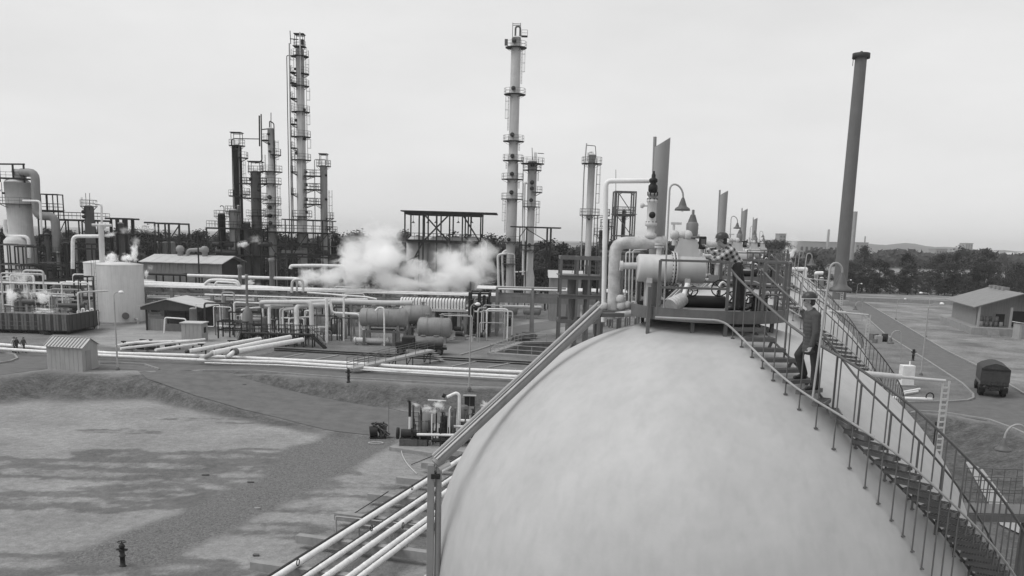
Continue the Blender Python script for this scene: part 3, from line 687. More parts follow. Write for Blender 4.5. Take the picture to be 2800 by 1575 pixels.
# ---- copies along the row
for n_ in (1, 2, 3):
    for o, pat in list(PER_TANK):
        copy_tree(o, ROWD*n_, pat % TANK[n_])
# ================================================================== THE PROCESS PLANT
def gpt(x, y, Y):
    """ground point under the pixel at distance Y"""
    p = P(x, y, Y); return V(p.x, Y, 0)
FAR_N = 14
def tower(name, label, Y, ref, segs, mtl, plats=(), mans=(), ladders=(), risers=(), top=None, cat='column', group=None, base=0.0):
    """ref: pixel on the axis. segs: [(y_top, y_bottom, width_px)] from the top down. plats: (y, a0deg, a1deg, reach_m)."""
    X0 = P(ref[0], ref[1], Y).x; sc = Y/FPX; zf = lambda y: Zt(ref[0], y, Y)
    t_ = thing(name, label, cat, V(X0, Y, base), group)
    prof = []; yt, yb, w_ = segs[0]; r0 = w_*sc/2
    prof += [(0, zf(yt)+r0*.45), (r0*.55, zf(yt)+r0*.36), (r0*.88, zf(yt)+r0*.16), (r0, zf(yt))]
    for i, (yt, yb, w_) in enumerate(segs):
        r = w_*sc/2; prof += [(r, zf(yt)-(.0 if i == 0 else r*.5))]
        if i == len(segs)-1: prof += [(r, base-.05)]
        else: prof += [(r, zf(yb))]
    MB().lathe((X0, Y, 0), prof, 24).build('shell', mtl, t_)
    def rad(z):
        for yt, yb, w_ in segs:
            if z >= zf(yb): return w_*sc/2
        return segs[-1][2]*sc/2
    for pl in plats:
        y_, a0, a1, reach = pl; z_ = zf(y_); r = rad(z_); a0, a1 = math.radians(a0), math.radians(a1); full = a1-a0 > 6.2
        d_ = MB().ring_deck((X0, Y), r-.02, r+reach, z_, .10, a0, a1, 20 if full else 10).build('platform', 'steel_dark', t_)
        pts = [V(X0+(r+reach-.04)*math.cos(a), Y+(r+reach-.04)*math.sin(a), z_) for a in np.linspace(a0, a1, 13 if full else 7)]
        railing(MB(), pts, 1.05, 1.2, .028).build('railing', 'steel_mid', d_)
        mb = MB()
        for a in np.linspace(a0, a1, 7): mb.beam((X0+r*math.cos(a), Y+r*math.sin(a), z_-.7), (X0+(r+reach)*math.cos(a), Y+(r+reach)*math.sin(a), z_-.1), .05)
        mb.build('gusset', 'steel_dark', d_)
    for (dx, y_, w_) in mans:
        z_ = zf(y_); r = rad(z_); mr_ = w_*sc/2; mb = MB()
        mb.lathe((X0+dx*sc, Y-math.sqrt(max(.01, r*r-(dx*sc)**2))+.05, z_), [(mr_,-.1),(mr_,.35),(mr_*1.15,.36),(mr_*1.15,.46),(0,.46)], 14, (0,-1,0)); mb.build('manhole', 'steel_dark', t_)
    for (a, y0, y1) in ladders:
        z0, z1 = zf(y1), zf(y0); r = rad((z0+z1)/2)+.35; a = math.radians(a)
        ladder(MB(), (X0+r*math.cos(a), Y+r*math.sin(a), z0), z1, out=(math.cos(a), math.sin(a))).build('ladder', 'steel_dark', t_)
    for (pts, w_, m_) in risers:
        pipe(None, [P(x, y, Y+dy) for x, y, dy in pts], w_*sc/2, m_, parent=t_, name='riser_pipe', n=8)
    return t_, X0, zf, sc
def cage(parent, X0, Y, z0, z1, wx, wy, roof=True, m_='steel_dark', th=.09):
    """open davit frame over a column head"""
    for sx in (-1, 1):
        for sy in (-1, 1): MB().beam((X0+sx*wx/2, Y+sy*wy/2, z0), (X0+sx*wx/2, Y+sy*wy/2, z1), th).build('cage_post', m_, parent)
    mb = MB(); mb.box((X0, Y, z1), (wx*1.25, wy*1.2, .14)) if roof else None
    for sy in (-1, 1): mb.beam((X0-wx/2, Y+sy*wy/2, z1-.2), (X0+wx/2, Y+sy*wy/2, z1-.2), th)
    mb.build('cage_roof', m_, parent)
# ---------- tall column with ringed platforms
R_ = (-180, 180)
t1, X0, zf, sc = tower('distillation_column', 'tallest slim grey column ringed by many platforms on the left', 180, (822, 300),
    [(136,300,21.5),(306,440,23.5),(446,640,26)], 'tower_light',
    [(154,)+R_+(.9,), (202,-70,40,.9), (235,)+R_+(.9,), (306,)+R_+(.9,), (374,)+R_+(1.0,), (437,)+R_+(1.0,), (481,-60,60,1.6), (518,-60,60,1.6), (558,-60,60,1.6), (591,)+R_+(1.0,),
     (199,140,230,1.1), (228,140,230,1.1), (270,140,230,1.1), (340,140,230,1.1), (405,140,230,1.1), (470,140,230,1.1), (530,140,230,1.1)],
    [(11,300,7),(-11,330,7),(11,380,7),(-11,420,7),(13,470,7),(13,505,7),(13,545,7),(13,580,7),(-11,190,6)],
    [(190,154,199),(190,205,270),(170,275,340),(190,345,405),(170,410,470),(-10,160,235),(10,240,306),(-10,311,374),(10,380,437)],
    [([(791,118,0),(798,640,0)], 4.2, 'tower_light'), ([(812,152,0),(784,152,0),(792,640,0)], 2.2, 'steel_dark'), ([(820,88,-1.2),(828,640,-1.4)], 3, 'tower_light'), ([(793,84,.3),(795,120,.3)], 2, 'steel_dark'), ([(793,106,0),(815,108,0)], 2.5, 'steel_dark'), ([(798,430,.4),(803,640,.4)], 3.2, 'tower_light')])
cage(t1, X0, 180, zf(134), zf(94), 1.5, 1.5); MB().box((X0+.6, 179.6, zf(116)), (.5,.5,.9)).build('head_valve', 'steel_dark', t1)
railing(MB(), [V(X0-.9,179.1,zf(128)), V(X0+.9,179.1,zf(128)), V(X0+.9,180.9,zf(128)), V(X0-.9,180.9,zf(128))], closed=True).build('head_railing', 'steel_dark', t1)
MB().box((X0, 180, zf(128)), (2.2, 2.2, .12)).build('head_platform', 'steel_dark', t1)
t2, X0, zf, sc = tower('side_column', 'short grey column bridged to the tallest slim column', 180, (886, 560), [(455,700,19)], 'tower_light',
    [(454,)+R_+(.7,), (520,120,240,1.0), (560,120,240,1.0), (596,-60,60,1.2), (620,-60,60,1.0)], [(8,545,6),(8,480,5)], [(-10,520,640)],
    [([(890,455,-.3),(890,436,-.3),(860,436,-.3),(862,650,-.3)], 2.6, 'tower_light'), ([(902,590,-.5),(904,700,-.5)], 2.6, 'tower_light')])
cage(t2, X0, 180, zf(452), zf(421), 1.3, 1.3)
# ---------- dark cluster
t3, X0, zf, sc = tower('dark_column', 'black weathered column with bracketed head platform', 182, (650, 470), [(400,640,23)], 'tower_dark',
    [(431,-70,50,1.2), (398,)+R_+(.7,), (530,-60,60,1.4)], [(9,420,8),(9,545,8),(3,410,8)], [(-20,440,530)],
    [([(641,379,-.2),(634,381,-.2),(640,640,-.2)], 2.6, 'steel_dark'), ([(653,392,-1),(659,640,-1)], 3, 'tower_grey'), ([(641,379,-.2),(710,380,-.2)], 2.4, 'steel_dark')])
cage(t3, X0, 182, zf(396), zf(363), 1.7, 1.7)
t4, X0, zf, sc = tower('stub_column', 'squat column between the black column and the manholed column', 181, (700, 520), [(472,660,27)], 'tower_grey',
    [(470,)+R_+(.5,), (502,-60,240,1.2), (543,-90,200,1.4), (590,-60,240,1.0)], [(-11,490,7),(11,520,7)], [],
    [([(714,312,0),(716,440,0),(698,446,0)], 3.4, 'steel_dark'), ([(709,316,.2),(710,400,.2)], 4, 'steel_dark')])
cage(t4, X0, 181, zf(470), zf(442), 2.1, 1.8)
t5, X0, zf, sc = tower('manhole_column', 'slim column with a row of round manholes above dark steelwork', 180, (742, 470), [(352,460,16),(464,600,22),(604,706,22)], 'tower_light',
    [(384,130,260,1.2),(423,-80,30,1.3),(469,)+R_+(1.3,), (502,)+R_+(1.1,), (556,)+R_+(1.0,), (587,)+R_+(1.0,), (616,)+R_+(1.0,)],
    [(-3,368,6),(-2,395,5),(-2,540,10),(-2,568,10),(-2,590,10),(-2,610,10),(0,415,6)], [(-10,384,469),(180,423,502),(-10,505,616)],
    [([(737,350,-.2),(737,330,-.2),(749,338,-.2),(754,600,-.2)], 2.8, 'steel_dark'), ([(729,470,-.2),(732,690,-.2)], 2, 'steel_dark'), ([(741,308,0),(741,352,0)], 2, 'steel_dark'), ([(717,354,0),(736,352,0)], 3, 'steel_dark')])
for k, (x, y, w_, yt, lab) in enumerate(((606,600,20,587,'small dark drum column with gooseneck vent beside the dark cluster'), (638,600,22,575,'pale stub column standing in front of the black column'), (676,640,18,610,'light grey stub vessel low in the dark cluster'), (651,560,6,562,'thin white vent pipe rising in the dark cluster'))):
    tt, X0, zf, sc = tower('stub_column', lab, 178+k*.7, (x, y), [(yt, 700, w_)], ['tower_dark','tower_light','tower_grey','pipe_white'][k], [(yt+4,)+R_+(.7,)] if k < 3 else [], [], [], [([(x-4,566,0),(x-2,562,0),(x+6,564,0),(x+8,590,0)], 2, 'steel_dark')] if k == 0 else [])
# ---------- steel frames
def frame(name, label, xs, ys, zs, m_='steel_dark', cw=.2, bw=.22, braces=(), top_over=0, decks=(), cat='steel frame', group=None, rails=(), base=0.0):
    xs, ys, zs = list(xs), list(ys), list(zs)
    t_ = thing(name, label, cat, V(sum(xs)/len(xs), sum(ys)/len(ys), base), group); zt = max(zs)
    for x in xs:
        for y in ys: MB().box((x, y, (zt+base)/2), (cw, cw, zt-base)).build('column', m_, t_)
    for z_ in zs:
        for y in ys: MB().beam((xs[0]-top_over*(z_ == zt)-cw/2+.01, y, z_), (xs[-1]+top_over*(z_ == zt)+cw/2-.01, y, z_), bw*.8, bw).build('beam', m_, t_)
        if len(ys) > 1:
            for x in xs: MB().beam((x, ys[0], z_-.01), (x, ys[-1], z_-.01), bw*.7, bw*.9).build('beam', m_, t_)
    for a, b_ in braces: MB().beam(a, b_, bw*.5, bw*.6).build('brace', m_, t_)
    for z_ in decks:
        mb = MB(); mb.box(((xs[0]+xs[-1])/2, (ys[0]+ys[-1])/2, z_+bw/2+.05), (xs[-1]-xs[0]+cw*2.4, ys[-1]-ys[0]+cw*2.4, .09)); mb.build('deck', m_, t_)
    for z_ in rails:
        railing(MB(), [V(xs[0],ys[0],z_), V(xs[-1],ys[0],z_), V(xs[-1],ys[-1],z_), V(xs[0],ys[-1],z_)], 1.1, 1.6, .035, True).build('railing', m_, t_)
    return t_
def X_(x, y, Y): return P(x, y, Y).x
def fx(l, y, Y): return [X_(x, y, Y) for x in l]
Y0 = 176; zf = lambda y: Zt(640, y, Y0)
xs = fx([566,604,645,690,712], 660, Y0); zs = [zf(700), zf(662), zf(626)]
frame('process_gantry', 'black steel frame under the dark column cluster', xs, [Y0, Y0+8], zs, braces=[((xs[0],Y0,zs[0]),(xs[1],Y0,zs[1])), ((xs[2],Y0,zs[1]),(xs[3],Y0,zs[0])), ((xs[1],Y0,zs[2]),(xs[0],Y0,zs[1])), ((xs[3],Y0,zs[2]),(xs[4],Y0,zs[1]))], decks=[zs[2], zs[0]], rails=[zs[2]+.3])
xs = fx([720,762,800,845,900], 660, Y0); zf = lambda y: Zt(810, y, Y0); zs = [zf(702), zf(672), zf(637)]
frame('process_gantry', 'black steel frame round the feet of the tallest slim column', xs, [Y0-1, Y0+8], zs, braces=[((xs[0],Y0-1,zs[2]),(xs[1],Y0-1,zs[0])), ((xs[1],Y0-1,zs[2]),(xs[2],Y0-1,zs[1])), ((xs[2],Y0-1,zs[0]),(xs[3],Y0-1,zs[2])), ((xs[3],Y0-1,zs[0]),(xs[4],Y0-1,zs[2]))], decks=[zs[2]], rails=[zs[2]+.3])
xs = fx([782,800,858,884], 610, Y0-1); zs = [zf(601)]
frame('roof_frame', 'small black canopy frame around the foot of the tallest column', xs, [Y0-1.6, Y0+8], zs, braces=[], top_over=.6, cw=.18, bw=.2)
pts = [(751,699),(940,700)]; frame('truss_walkway', 'long dark truss walkway below the tallest slim column', fx([752,800,850,900,945], 705, 168), [168, 171], [Zt(850,704,168), Zt(850,697,168)], braces=[((X_(752,700,168),168,Zt(850,704,168)),(X_(800,760,168),168,Zt(850,752,168))), ((X_(830,700,168),168,Zt(850,697,168)),(X_(775,760,168),168,Zt(850,752,168)))], cw=.2, bw=.25)
# link platforms bridging neighbouring columns
for k, (x0, x1, y, Yk, lab) in enumerate(((834,878,481,179.5,'upper link platform between tallest and side column'),(834,878,518,179.5,'middle link platform between tallest and side column'),(834,878,558,179.5,'lower link platform between tallest and side column'),(655,738,502,181,'upper link platform across the dark column cluster'),(655,700,541,181,'middle link platform across the dark column cluster'),(690,738,590,180.5,'lower link platform across the dark column cluster'),(628,655,536,181,'bracket platform left of the black column'))):
    a, b_ = P(x0, y, Yk), P(x1, y, Yk); b_.z = a.z; t_ = thing('link_platform', lab, 'platform', (a+b_)/2); MB().beam(a, b_, 1.2, .22).build('deck', 'steel_dark', t_)
    for s in (-.55, .55): railing(MB(), [a+V(0,s,.1), b_+V(0,s,.1)], 1.05, 1.1, .03).build('railing', 'steel_dark', t_)
for k, (x0, x1, y0, y1, Yk, lab) in enumerate(((566,712,633,700,184,'dark slatted screen behind the cluster frame'),(715,900,642,700,185,'dark slatted screen behind the tallest column frame'))):
    pass
# exchangers and drums inside the black frames
def hdrum(label, x0, x1, yc, wpx, Y, m_='vessel_mid', name='horizontal_drum', legs=True, group=None, gz_=0.0, cat='drum', ends=.35, nozzles=2, bands=0):
    a, b_ = P(x0, yc, Y), P(x1, yc, Y); zc = (a.z+b_.z)/2; r = wpx*Y/FPX/2; Ln = b_.x-a.x; e_ = r*ends
    t_ = thing(name, label, cat, V((a.x+b_.x)/2, Y, gz_), group)
    pr = [(0,0),(r*.5,e_*.15),(r*.85,e_*.5),(r,e_)]
    MB().lathe((a.x, Y, zc), pr+[(q[0], Ln-q[1]) for q in pr[::-1]], 24, (1,0,0)).build('shell', m_, t_)
    if legs:
        for f_ in (.2, .8):
            mb = MB(); x_ = a.x+Ln*f_; mb.box((x_, Y, (gz_+zc-r*.3)/2), (max(.3, r*.25), r*1.2, zc-r*.3-gz_)); mb.build('saddle', 'concrete', t_)
    for k in range(nozzles):
        x_ = a.x+Ln*(.3+.4*k/max(1, nozzles-1)); mb = MB(); mb.cyl((x_, Y, zc+r*.9), (x_, Y, zc+r+.35), r*.16, 10); mb.cyl((x_, Y, zc+r+.35), (x_, Y, zc+r+.45), r*.26, 10); mb.build('nozzle', m_, t_)
    for k in range(bands):
        x_ = e_+(Ln-2*e_)*(k+.5)/bands; MB().lathe((a.x, Y, zc), [(r,x_-.05),(r+.04,x_-.05),(r+.04,x_+.05),(r,x_+.05)], 24, (1,0,0)).build('band', m_, t_)
    return t_
hdrum('black exchanger drum inside the dark cluster frame', 580, 640, 668, 16, 178, 'vessel_dark', nozzles=2)
hdrum('second black exchanger drum low in the dark cluster frame', 590, 650, 690, 15, 177, 'vessel_dark')
for k, (x, y, w_) in enumerate(((725,668,40),(790,668,60),(850,672,50),(880,690,40),(735,694,40))): hdrum('dark exchanger shell stacked within the tallest column frame', x-w_/2, x+w_/2, y, 12, 176+k, 'vessel_dark', 'heat_exchanger', group='shells in the tallest column frame', cat='heat exchanger', legs=False, nozzles=1)
hdrum('grey exchanger shell under the tallest column frame', 770, 830, 690, 12, 177, 'vessel_mid')
# ---------- middle tower pair
t6, X0, zf, sc = tower('fractionator_column', 'tall pale column with lattice head and six ring platforms', 185, (1404, 400),
    [(104,128,24),(131,390,25.5),(395,440,24),(444,660,28.5),(690,800,21.5)], 'tower_light',
    [(130,)+R_+(1.1,), (258,)+R_+(1.15,), (386,)+R_+(1.1,), (439,)+R_+(1.1,), (490,)+R_+(1.1,), (544,)+R_+(1.1,), (661,)+R_+(1.1,), (721,)+R_+(.9,)],
    [(-5,115,10),(-4,244,10),(-4,370,10),(-2,428,10),(-2,477,10),(-2,527,10),(-6,655,9)],
    [(-25,130,230),(205,262,358),(-25,390,412),(205,445,462),(-25,495,515),(205,546,636)],
    [([(1431,430,-.3),(1429,560,-.3),(1427,800,-.3)], 2, 'steel_mid'), ([(1376,800,.1),(1373,690,0),(1393,681,-.1)], 6, 'pipe_white'), ([(1364,800,.1),(1361,696,-.2),(1386,693,-.2)], 6.5, 'pipe_white'), ([(1388,694,-1.1),(1407,695,-1.1),(1408,790,-1.1)], 3, 'pipe_white')])
cage(t6, X0, 185, zf(102), zf(64), 1.5, 1.3, False); MB().box((X0+1.5, 184.6, zf(100)), (1.2, 1.4, .1)).build('head_platform', 'steel_dark', t6)
railing(MB(), [V(X0+1,184,zf(100)), V(X0+2.1,184,zf(100)), V(X0+2.1,185.3,zf(100))]).build('head_railing', 'steel_dark', t6)
MB().tube(fillet([V(X0-.2,185,zf(108)), V(X0-.2,185,zf(72)), V(X0+.7,185,zf(72)), V(X0+.7,185,zf(98))], .5), .18, 8).build('head_pipe', 'steel_mid', t6)
MB().box((X0-1.9, 184.4, zf(118)), (.6, .5, 1.1)).build('head_box', 'steel_mid', t6)
t7, X0, zf, sc = tower('stripper_column', 'lower pale column with bulbous foot beside the lattice-head column', 184, (1454, 520), [(442,560,24),(565,735,20),(750,800,29)], 'tower_light',
    [(447,)+R_+(1.4,), (465,)+R_+(.9,), (525,-90,100,1.2), (565,)+R_+(1.0,), (683,)+R_+(1.0,)], [(0,452,11),(0,500,10),(0,516,10),(-1,548,9),(-2,670,9)], [(-20,466,495),(-20,566,640)],
    [([(1444,500,-.3),(1434,500,-.3),(1430,752,-.3)], 6.5, 'pipe_white'), ([(1443,690,-1),(1441,742,-1),(1408,744,-1)], 3.5, 'pipe_white'), ([(1466,442,0),(1466,418,0),(1462,417,0),(1462,446,0)], 4.5, 'pipe_white'), ([(1470,419,0),(1487,420,0)], 2, 'steel_mid'), ([(1455,404,.2),(1456,445,.2)], 1.6, 'steel_dark')])
xs = fx([1421,1440,1497,1507], 650, 182); zf = lambda y: Zt(1480, y, 182)
frame('canopy_frame', 'black canopy frame behind the bulbous-footed column', xs, [182, 187], [zf(672), zf(622)], braces=[((xs[1],182,zf(622)),(xs[0],182,zf(650))), ((xs[2],182,zf(660)),(xs[1],182,zf(628))), ((xs[2],182,zf(760)),(xs[3],182,zf(690)))], top_over=1.8, cw=.2, bw=.24)
t8, X0, zf, sc = tower('absorber_column', 'slim pale column with hooped head right of the bulbous-footed column', 165, (1615, 520), [(424,560,19),(580,760,17)], 'tower_light',
    [(447,)+R_+(1.15,), (588,)+R_+(1.2,), (588,-30,20,3.0)], [(-2,600,5)], [(-15,450,590),(-15,592,700)],
    [([(1604,392,0),(1597,470,-.2),(1587,760,-.2)], 3.4, 'pipe_grey'), ([(1608,440,-.1),(1608,416,-.1),(1620,414,-.1),(1622,430,-.1)], 6, 'pipe_white'), ([(1604,394,0),(1604,397,0),(1628,399,0),(1631,447,0)], 2, 'steel_mid'), ([(1634,590,-.3),(1628,760,-.3)], 2.2, 'steel_mid')])
xs = fx([1681,1690,1732,1738], 560, 150); zf = lambda y: Zt(1708, y, 150)
frame('derrick_frame', 'open grey derrick frame behind the slender white loop pipe', xs, [150, 153], [zf(700), zf(645), zf(588), zf(524)], 'steel_mid', .22, .22, braces=[((xs[1],150,zf(528)),(xs[2],150,zf(586))), ((xs[1],150,zf(592)),(xs[2],150,zf(645))), ((xs[1],150,zf(534)),((xs[1]+.8),150,zf(524))), ((xs[2],150,zf(534)),(xs[2]-.8,150,zf(524)))], decks=[zf(588)], rails=[zf(588)+.2])
MB().tube([P(1684,524,151), P(1684,464,151)], .045, 5).build('lightning_rod', 'steel_mid', None, 'thin lightning rod on the open grey derrick frame', 'rod')
for k, (x, yt, w_, yp, lab) in enumerate(((1660,600,10,618,'narrow vessel with ring platform beside the grey derrick'), (1642,630,8,642,'short narrow vessel left of the grey derrick'), (1703,575,10,590,'narrow grey vessel standing inside the grey derrick'))):
    tower('narrow_vessel', lab, 151.5, (x, 640), [(yt, 720, w_)], 'tower_grey', [(yp,)+R_+(.9,)], [], [(-90, yt, 700)])
# ---------- squat steel structure with drums on top deck (behind the steam)
Y0 = 160; zf = lambda y: Zt(1215, y, Y0); xs = fx([1107,1146,1157,1194,1229,1264,1280,1314], 640, Y0); zt, zd = zf(585), zf(662)
tt = frame('drum_structure', 'black open roof frame with cross braces above the steam', xs, [Y0, Y0+9], [zd, zt], cw=.24, bw=.42, top_over=0, braces=[((xs[2],Y0,zd),(xs[4],Y0,zt)), ((xs[2],Y0,zt),(xs[4],Y0,zd)), ((xs[5],Y0,zt),(xs[7],Y0,zd)), ((xs[0],Y0,zf(760)),(xs[2],Y0,zd)), ((xs[0],Y0,zf(720)),(xs[1],Y0,zf(700)))], decks=[zd], rails=[zd+.3])
MB().box(((xs[0]+xs[-1])/2+1, Y0+4.5, zt+.33), (xs[-1]-xs[0]+3.4, 10, .2)).build('roof', 'steel_dark', tt)
for k, x in enumerate((1142,1200,1250,1300)):
    r = 2.0; c_ = V(X_(x, 690, Y0+4), Y0+4.2, 0); t_ = thing('coke_drum', 'pale vertical drum hanging under the steel roof frame', 'drum', V(c_.x, c_.y, 0), 'drums under the roof frame')
    MB().lathe(c_, [(0,zf(656)+.6),(r*.6,zf(656)+.5),(r,zf(662)),(r,zf(720)),(r*.3,zf(752)),(r*.3,0)], 20).build('shell', 'vessel_light', t_)
    MB().cyl(c_+V(0,0,zf(656)+.5), c_+V(0,0,zf(645)), .35, 10).build('top_nozzle', 'steel_dark', t_)
for k, x in enumerate((1130,1170,1192,1253,1290)):
    p = P(x, 608, Y0+.2); t_ = thing('hanging_lamp', 'small pendant work lamp hung from the steel roof frame', 'lamp', p, 'lamps of the roof frame')
    MB().tube([p, V(p.x, p.y, zt)], .03, 4).build('cord', 'steel_dark', t_); MB().lathe(p, [(.05,.25),(.15,.05),(.35,-.1),(0,-.1)], 10).build('shade', 'steel_dark', t_)
# ---------- far left: reactor tower and its steelwork
t9, X0, zf, sc = tower('reactor_vessel', 'stout pale reactor vessel with platform collar and roofed top', 165, (52, 560), [(500,556,66),(562,650,62),(660,800,72)], 'vessel_light',
    [(558,)+R_+(1.4,)], [(-26,530,5)], [(200,500,556)], [])
mb = MB().box((X0-.3, 165, zf(489)), (4.8, 3.5, .22)); mb.build('top_platform', 'steel_dark', t9)
railing(MB(), [V(X0-2.6,163.3,zf(489)), V(X0+2.1,163.3,zf(489)), V(X0+2.1,166.7,zf(489))]).build('top_railing', 'steel_dark', t9)
for dx in (-2.3, .1, 2.0): MB().beam((X0+dx, 163.6, zf(500)), (X0+dx, 163.6, zf(450)), .25).build('cage_post', 'steel_dark', t9)
mb = MB().beam((X0-4, 163.6, zf(452)), (X0+2.2, 163.6, zf(450)), .3, .25); mb.build('hoist_beam', 'steel_dark', t9)
MB().box((X0-2.8, 163.2, zf(524)), (1.1, .9, .12)).build('side_platform', 'steel_dark', t9)
railing(MB(), [V(X0-3.3,162.8,zf(524)), V(X0-2.3,162.8,zf(524))], 1.1).build('side_railing', 'steel_dark', t9)
MB().lathe((X0+.6,165,0), [(0,zf(462)),(1.3,zf(463)),(1.4,zf(470)),(.8,zf(490))], 16).build('top_dome', 'vessel_light', t9)
pipe('fat overhead pipe looping down beside the stout reactor', [P(x, y, Yp) for x, y, Yp in ((58,472,164),(96,472,163.5),(100,590,163.5),(150,592,163.5),(156,690,163.5))], .72, 'vessel_mid', n=14, bend=1.6)
pipe('pale S-shaped pipe across the foot of the stout reactor', [P(x, y, 161) for x, y in ((13,600),(15,646),(78,647),(80,705))], .32, 'pipe_white', n=10)
pipe('thin white pipe off the reactor platform collar', [P(x, y, 161.5) for x, y in ((62,549),(110,550),(113,640))], .2, 'pipe_white')
MB().lathe((P(49,715,161.6).x,161.6,0), [(0,zf(645)),(1.5,zf(648)),(2.05,zf(658)),(2.05,0)], 20).build('skirt_vessel', 'vessel_light', None, 'domed pale vessel in front of the reactor foot', 'vessel')
xs = fx([106,125,150,180,225,268], 620, 166); zf = lambda y: Zt(180, y, 166)
frame('pipe_bridge', 'long dark steel deck behind the storage tank with steep braces', xs, [166, 171], [zf(700), zf(660), zf(602)], braces=[((xs[3],166,zf(602)),(xs[2],166,zf(660))), ((xs[4],166,zf(602)),(xs[5],166,zf(640)))], decks=[zf(602)], rails=[zf(602)+.3])
xs = fx([112,130,158], 560, 167); frame('hoist_frame', 'light open hoist frame beside the fat overhead pipe', xs, [167, 169], [zf(578), zf(532)], cw=.16, bw=.18, decks=[zf(578)], rails=[zf(578)+.2], base=zf(602))
tower('stub_column', 'dark-topped grey column ringed by a platform behind the storage tank', 164, (247, 640), [(566,720,25)], 'tower_grey', [(564,)+R_+(.6,)], [(-9,580,9),(-9,593,8)], [(180,540,564)], [([(234,528,0),(236,566,0)], 1.6, 'steel_dark'), ([(245,528,0),(246,566,0)], 1.6, 'steel_dark'), ([(259,557,-.2),(278,558,-.2),(278,618,-.2)], 6, 'pipe_white')])
for k, (x, yt, w_, lab, m_) in enumerate(((130,640,14,'grey drum column under the long dark deck','tower_grey'), (158,690,10,'pale narrow vessel under the long dark deck','vessel_light'), (205,660,12,'light vessel beside the looping white pipe','vessel_light'), (183,665,16,'dark vessel under the long dark deck','vessel_dark'))):
    tower('narrow_vessel', lab, 163, (x, 680), [(yt, 740, w_)], m_, [(yt+3,)+R_+(.5,)])
pipe('white pipe looping left from the T-topped standpipe', [P(x, y, 140) for x, y in ((272,646),(199,646),(199,735))], .28, 'pipe_white')
stp = thing('standpipe', 'tall pale standpipe with T-shaped top rising behind the tank', 'pipe', V(P(276,700,138.8).x, 138.8, 0))
MB().tube([V(P(276,700,138.8).x,138.8,0), P(276,615,138.8)], .40, 12).build('riser', 'vessel_light', stp)
MB().tube([P(252,615,138.8), P(305,616,138.8)], .22, 10).build('cross_arm', 'vessel_light', stp)
MB().tube([P(284,624,138.8), P(290,612,138.8)], .2, 8).build('elbow', 'vessel_light', stp)
# storage tanks
def vtank(label, x, Y, wpx, ytop, courses=5, m_='tank_white'):
    c_ = gpt(x, 800, Y); r = wpx*Y/FPX/2; zt = Zt(x, ytop, Y); t_ = thing('storage_tank', label, 'storage tank', c_)
    for k in range(courses):
        z0, z1 = zt*k/courses, zt*(k+1)/courses; MB().lathe(c_, [(r+.012*(k%2), z0), (r+.012*(k%2), z1)], 48).build('shell_course', m_, t_)
    MB().lathe(c_, [(r+.05,zt-.12),(r+.05,zt),(r*.5,zt+.25),(0,zt+.35)], 48).build('roof', m_, t_)
    MB().lathe(c_, [(r+.25,0),(r+.25,.25),(r,.25)], 48).build('foundation', 'concrete', t_)
    return t_, c_, r, zt
ta_, c_, r, zt = vtank('broad pale cylindrical storage tank venting steam at its rim', 328, 137.5, 124, 722)
for a in (-2.75, -2.2): ladder(MB(), (c_.x+(r+.3)*math.cos(a), c_.y+(r+.3)*math.sin(a), .2), zt+.9, out=(math.cos(a), math.sin(a)), cage=False).build('ladder', 'steel_mid', ta_)
railing(MB(), [V(c_.x+(r-.2)*math.cos(a), c_.y+(r-.2)*math.sin(a), zt) for a in np.linspace(0, 2*PI, 25)], 1.0, 1.5, .025).build('rim_railing', 'steel_mid', ta_) if False else None
MB().cyl(c_+V(r*.55,-r*.85,1.2), c_+V(r*.62,-r*.98,1.2), .5, 14).build('manway', 'steel_mid', ta_)
MB().tube(fillet([c_+V(r*.8,-r*.5,.7), c_+V(r*1.05,-r*.75,.7), c_+V(r*1.05,-r*.75,-.1)], .3), .18, 8).build('outlet', 'pipe_grey', ta_)
vtank('second pale storage tank half hidden behind the broad one', 278, 147, 84, 717)
# black walled cooling basin on stilts
cb = thing('cooling_basin', 'black plank-walled cooling basin on stilts with railing', 'basin', V(*G(60,920).xy, 0)); Yc = 119; xa, xb = X_(-60, 880, Yc), X_(190, 880, Yc); zt, zb = Zt(90, 858, Yc), Zt(90, 902, Yc)
n = 34
for k in range(n):
    x0 = xa+(xb-xa)*k/n; MB().box((x0+(xb-xa)/n/2, Yc+.03*(k%2), (zt+zb)/2), ((xb-xa)/n-.05, .14, zt-zb)).build('plank', 'wood' if k % 3 else 'sheet_dark', cb)
for k in range(14): MB().box((xb+.03*(k%2), Yc+.3+k*.6, (zt+zb)/2), (.14, .55, zt-zb)).build('plank', 'sheet_dark', cb)
MB().box(((xa+xb)/2, Yc+4.3, zb), (xb-xa, 8.6, .25)).build('floor', 'steel_dark', cb)
MB().box(((xa+xb)/2, Yc+4.3, zt-.6), (xb-xa-.4, 8.2, .1)).build('water_surface', 'steel_mid', cb)
for k in range(7):
    for y in (Yc+.3, Yc+8): x_ = xa+.4+(xb-xa-.8)*k/6; MB().beam((x_, y, 0), (x_, y, zb), .22).build('stilt', 'steel_dark', cb)
for k in range(6): x_ = xa+.4+(xb-xa-.8)*k/6; MB().beam((x_, Yc+.3, .1), (x_+(xb-xa)/6, Yc+.3, zb-.1), .1).build('brace', 'steel_dark', cb)
mb = MB(); s0 = V(X_(112,905,Yc-.7), Yc-.7, zb); 
for s in (-.4, .4): mb.beam(s0+V(0,s,0), V(X_(140,930,Yc-.7), Yc-.7+s, 0), .08, .25)
for k in range(9): q_ = s0.lerp(V(X_(140,930,Yc-.7), Yc-.7, 0), (k+.5)/9); mb.box(q_, (.3, .8, .04))
mb.build('steps', 'steel_dark', cb)
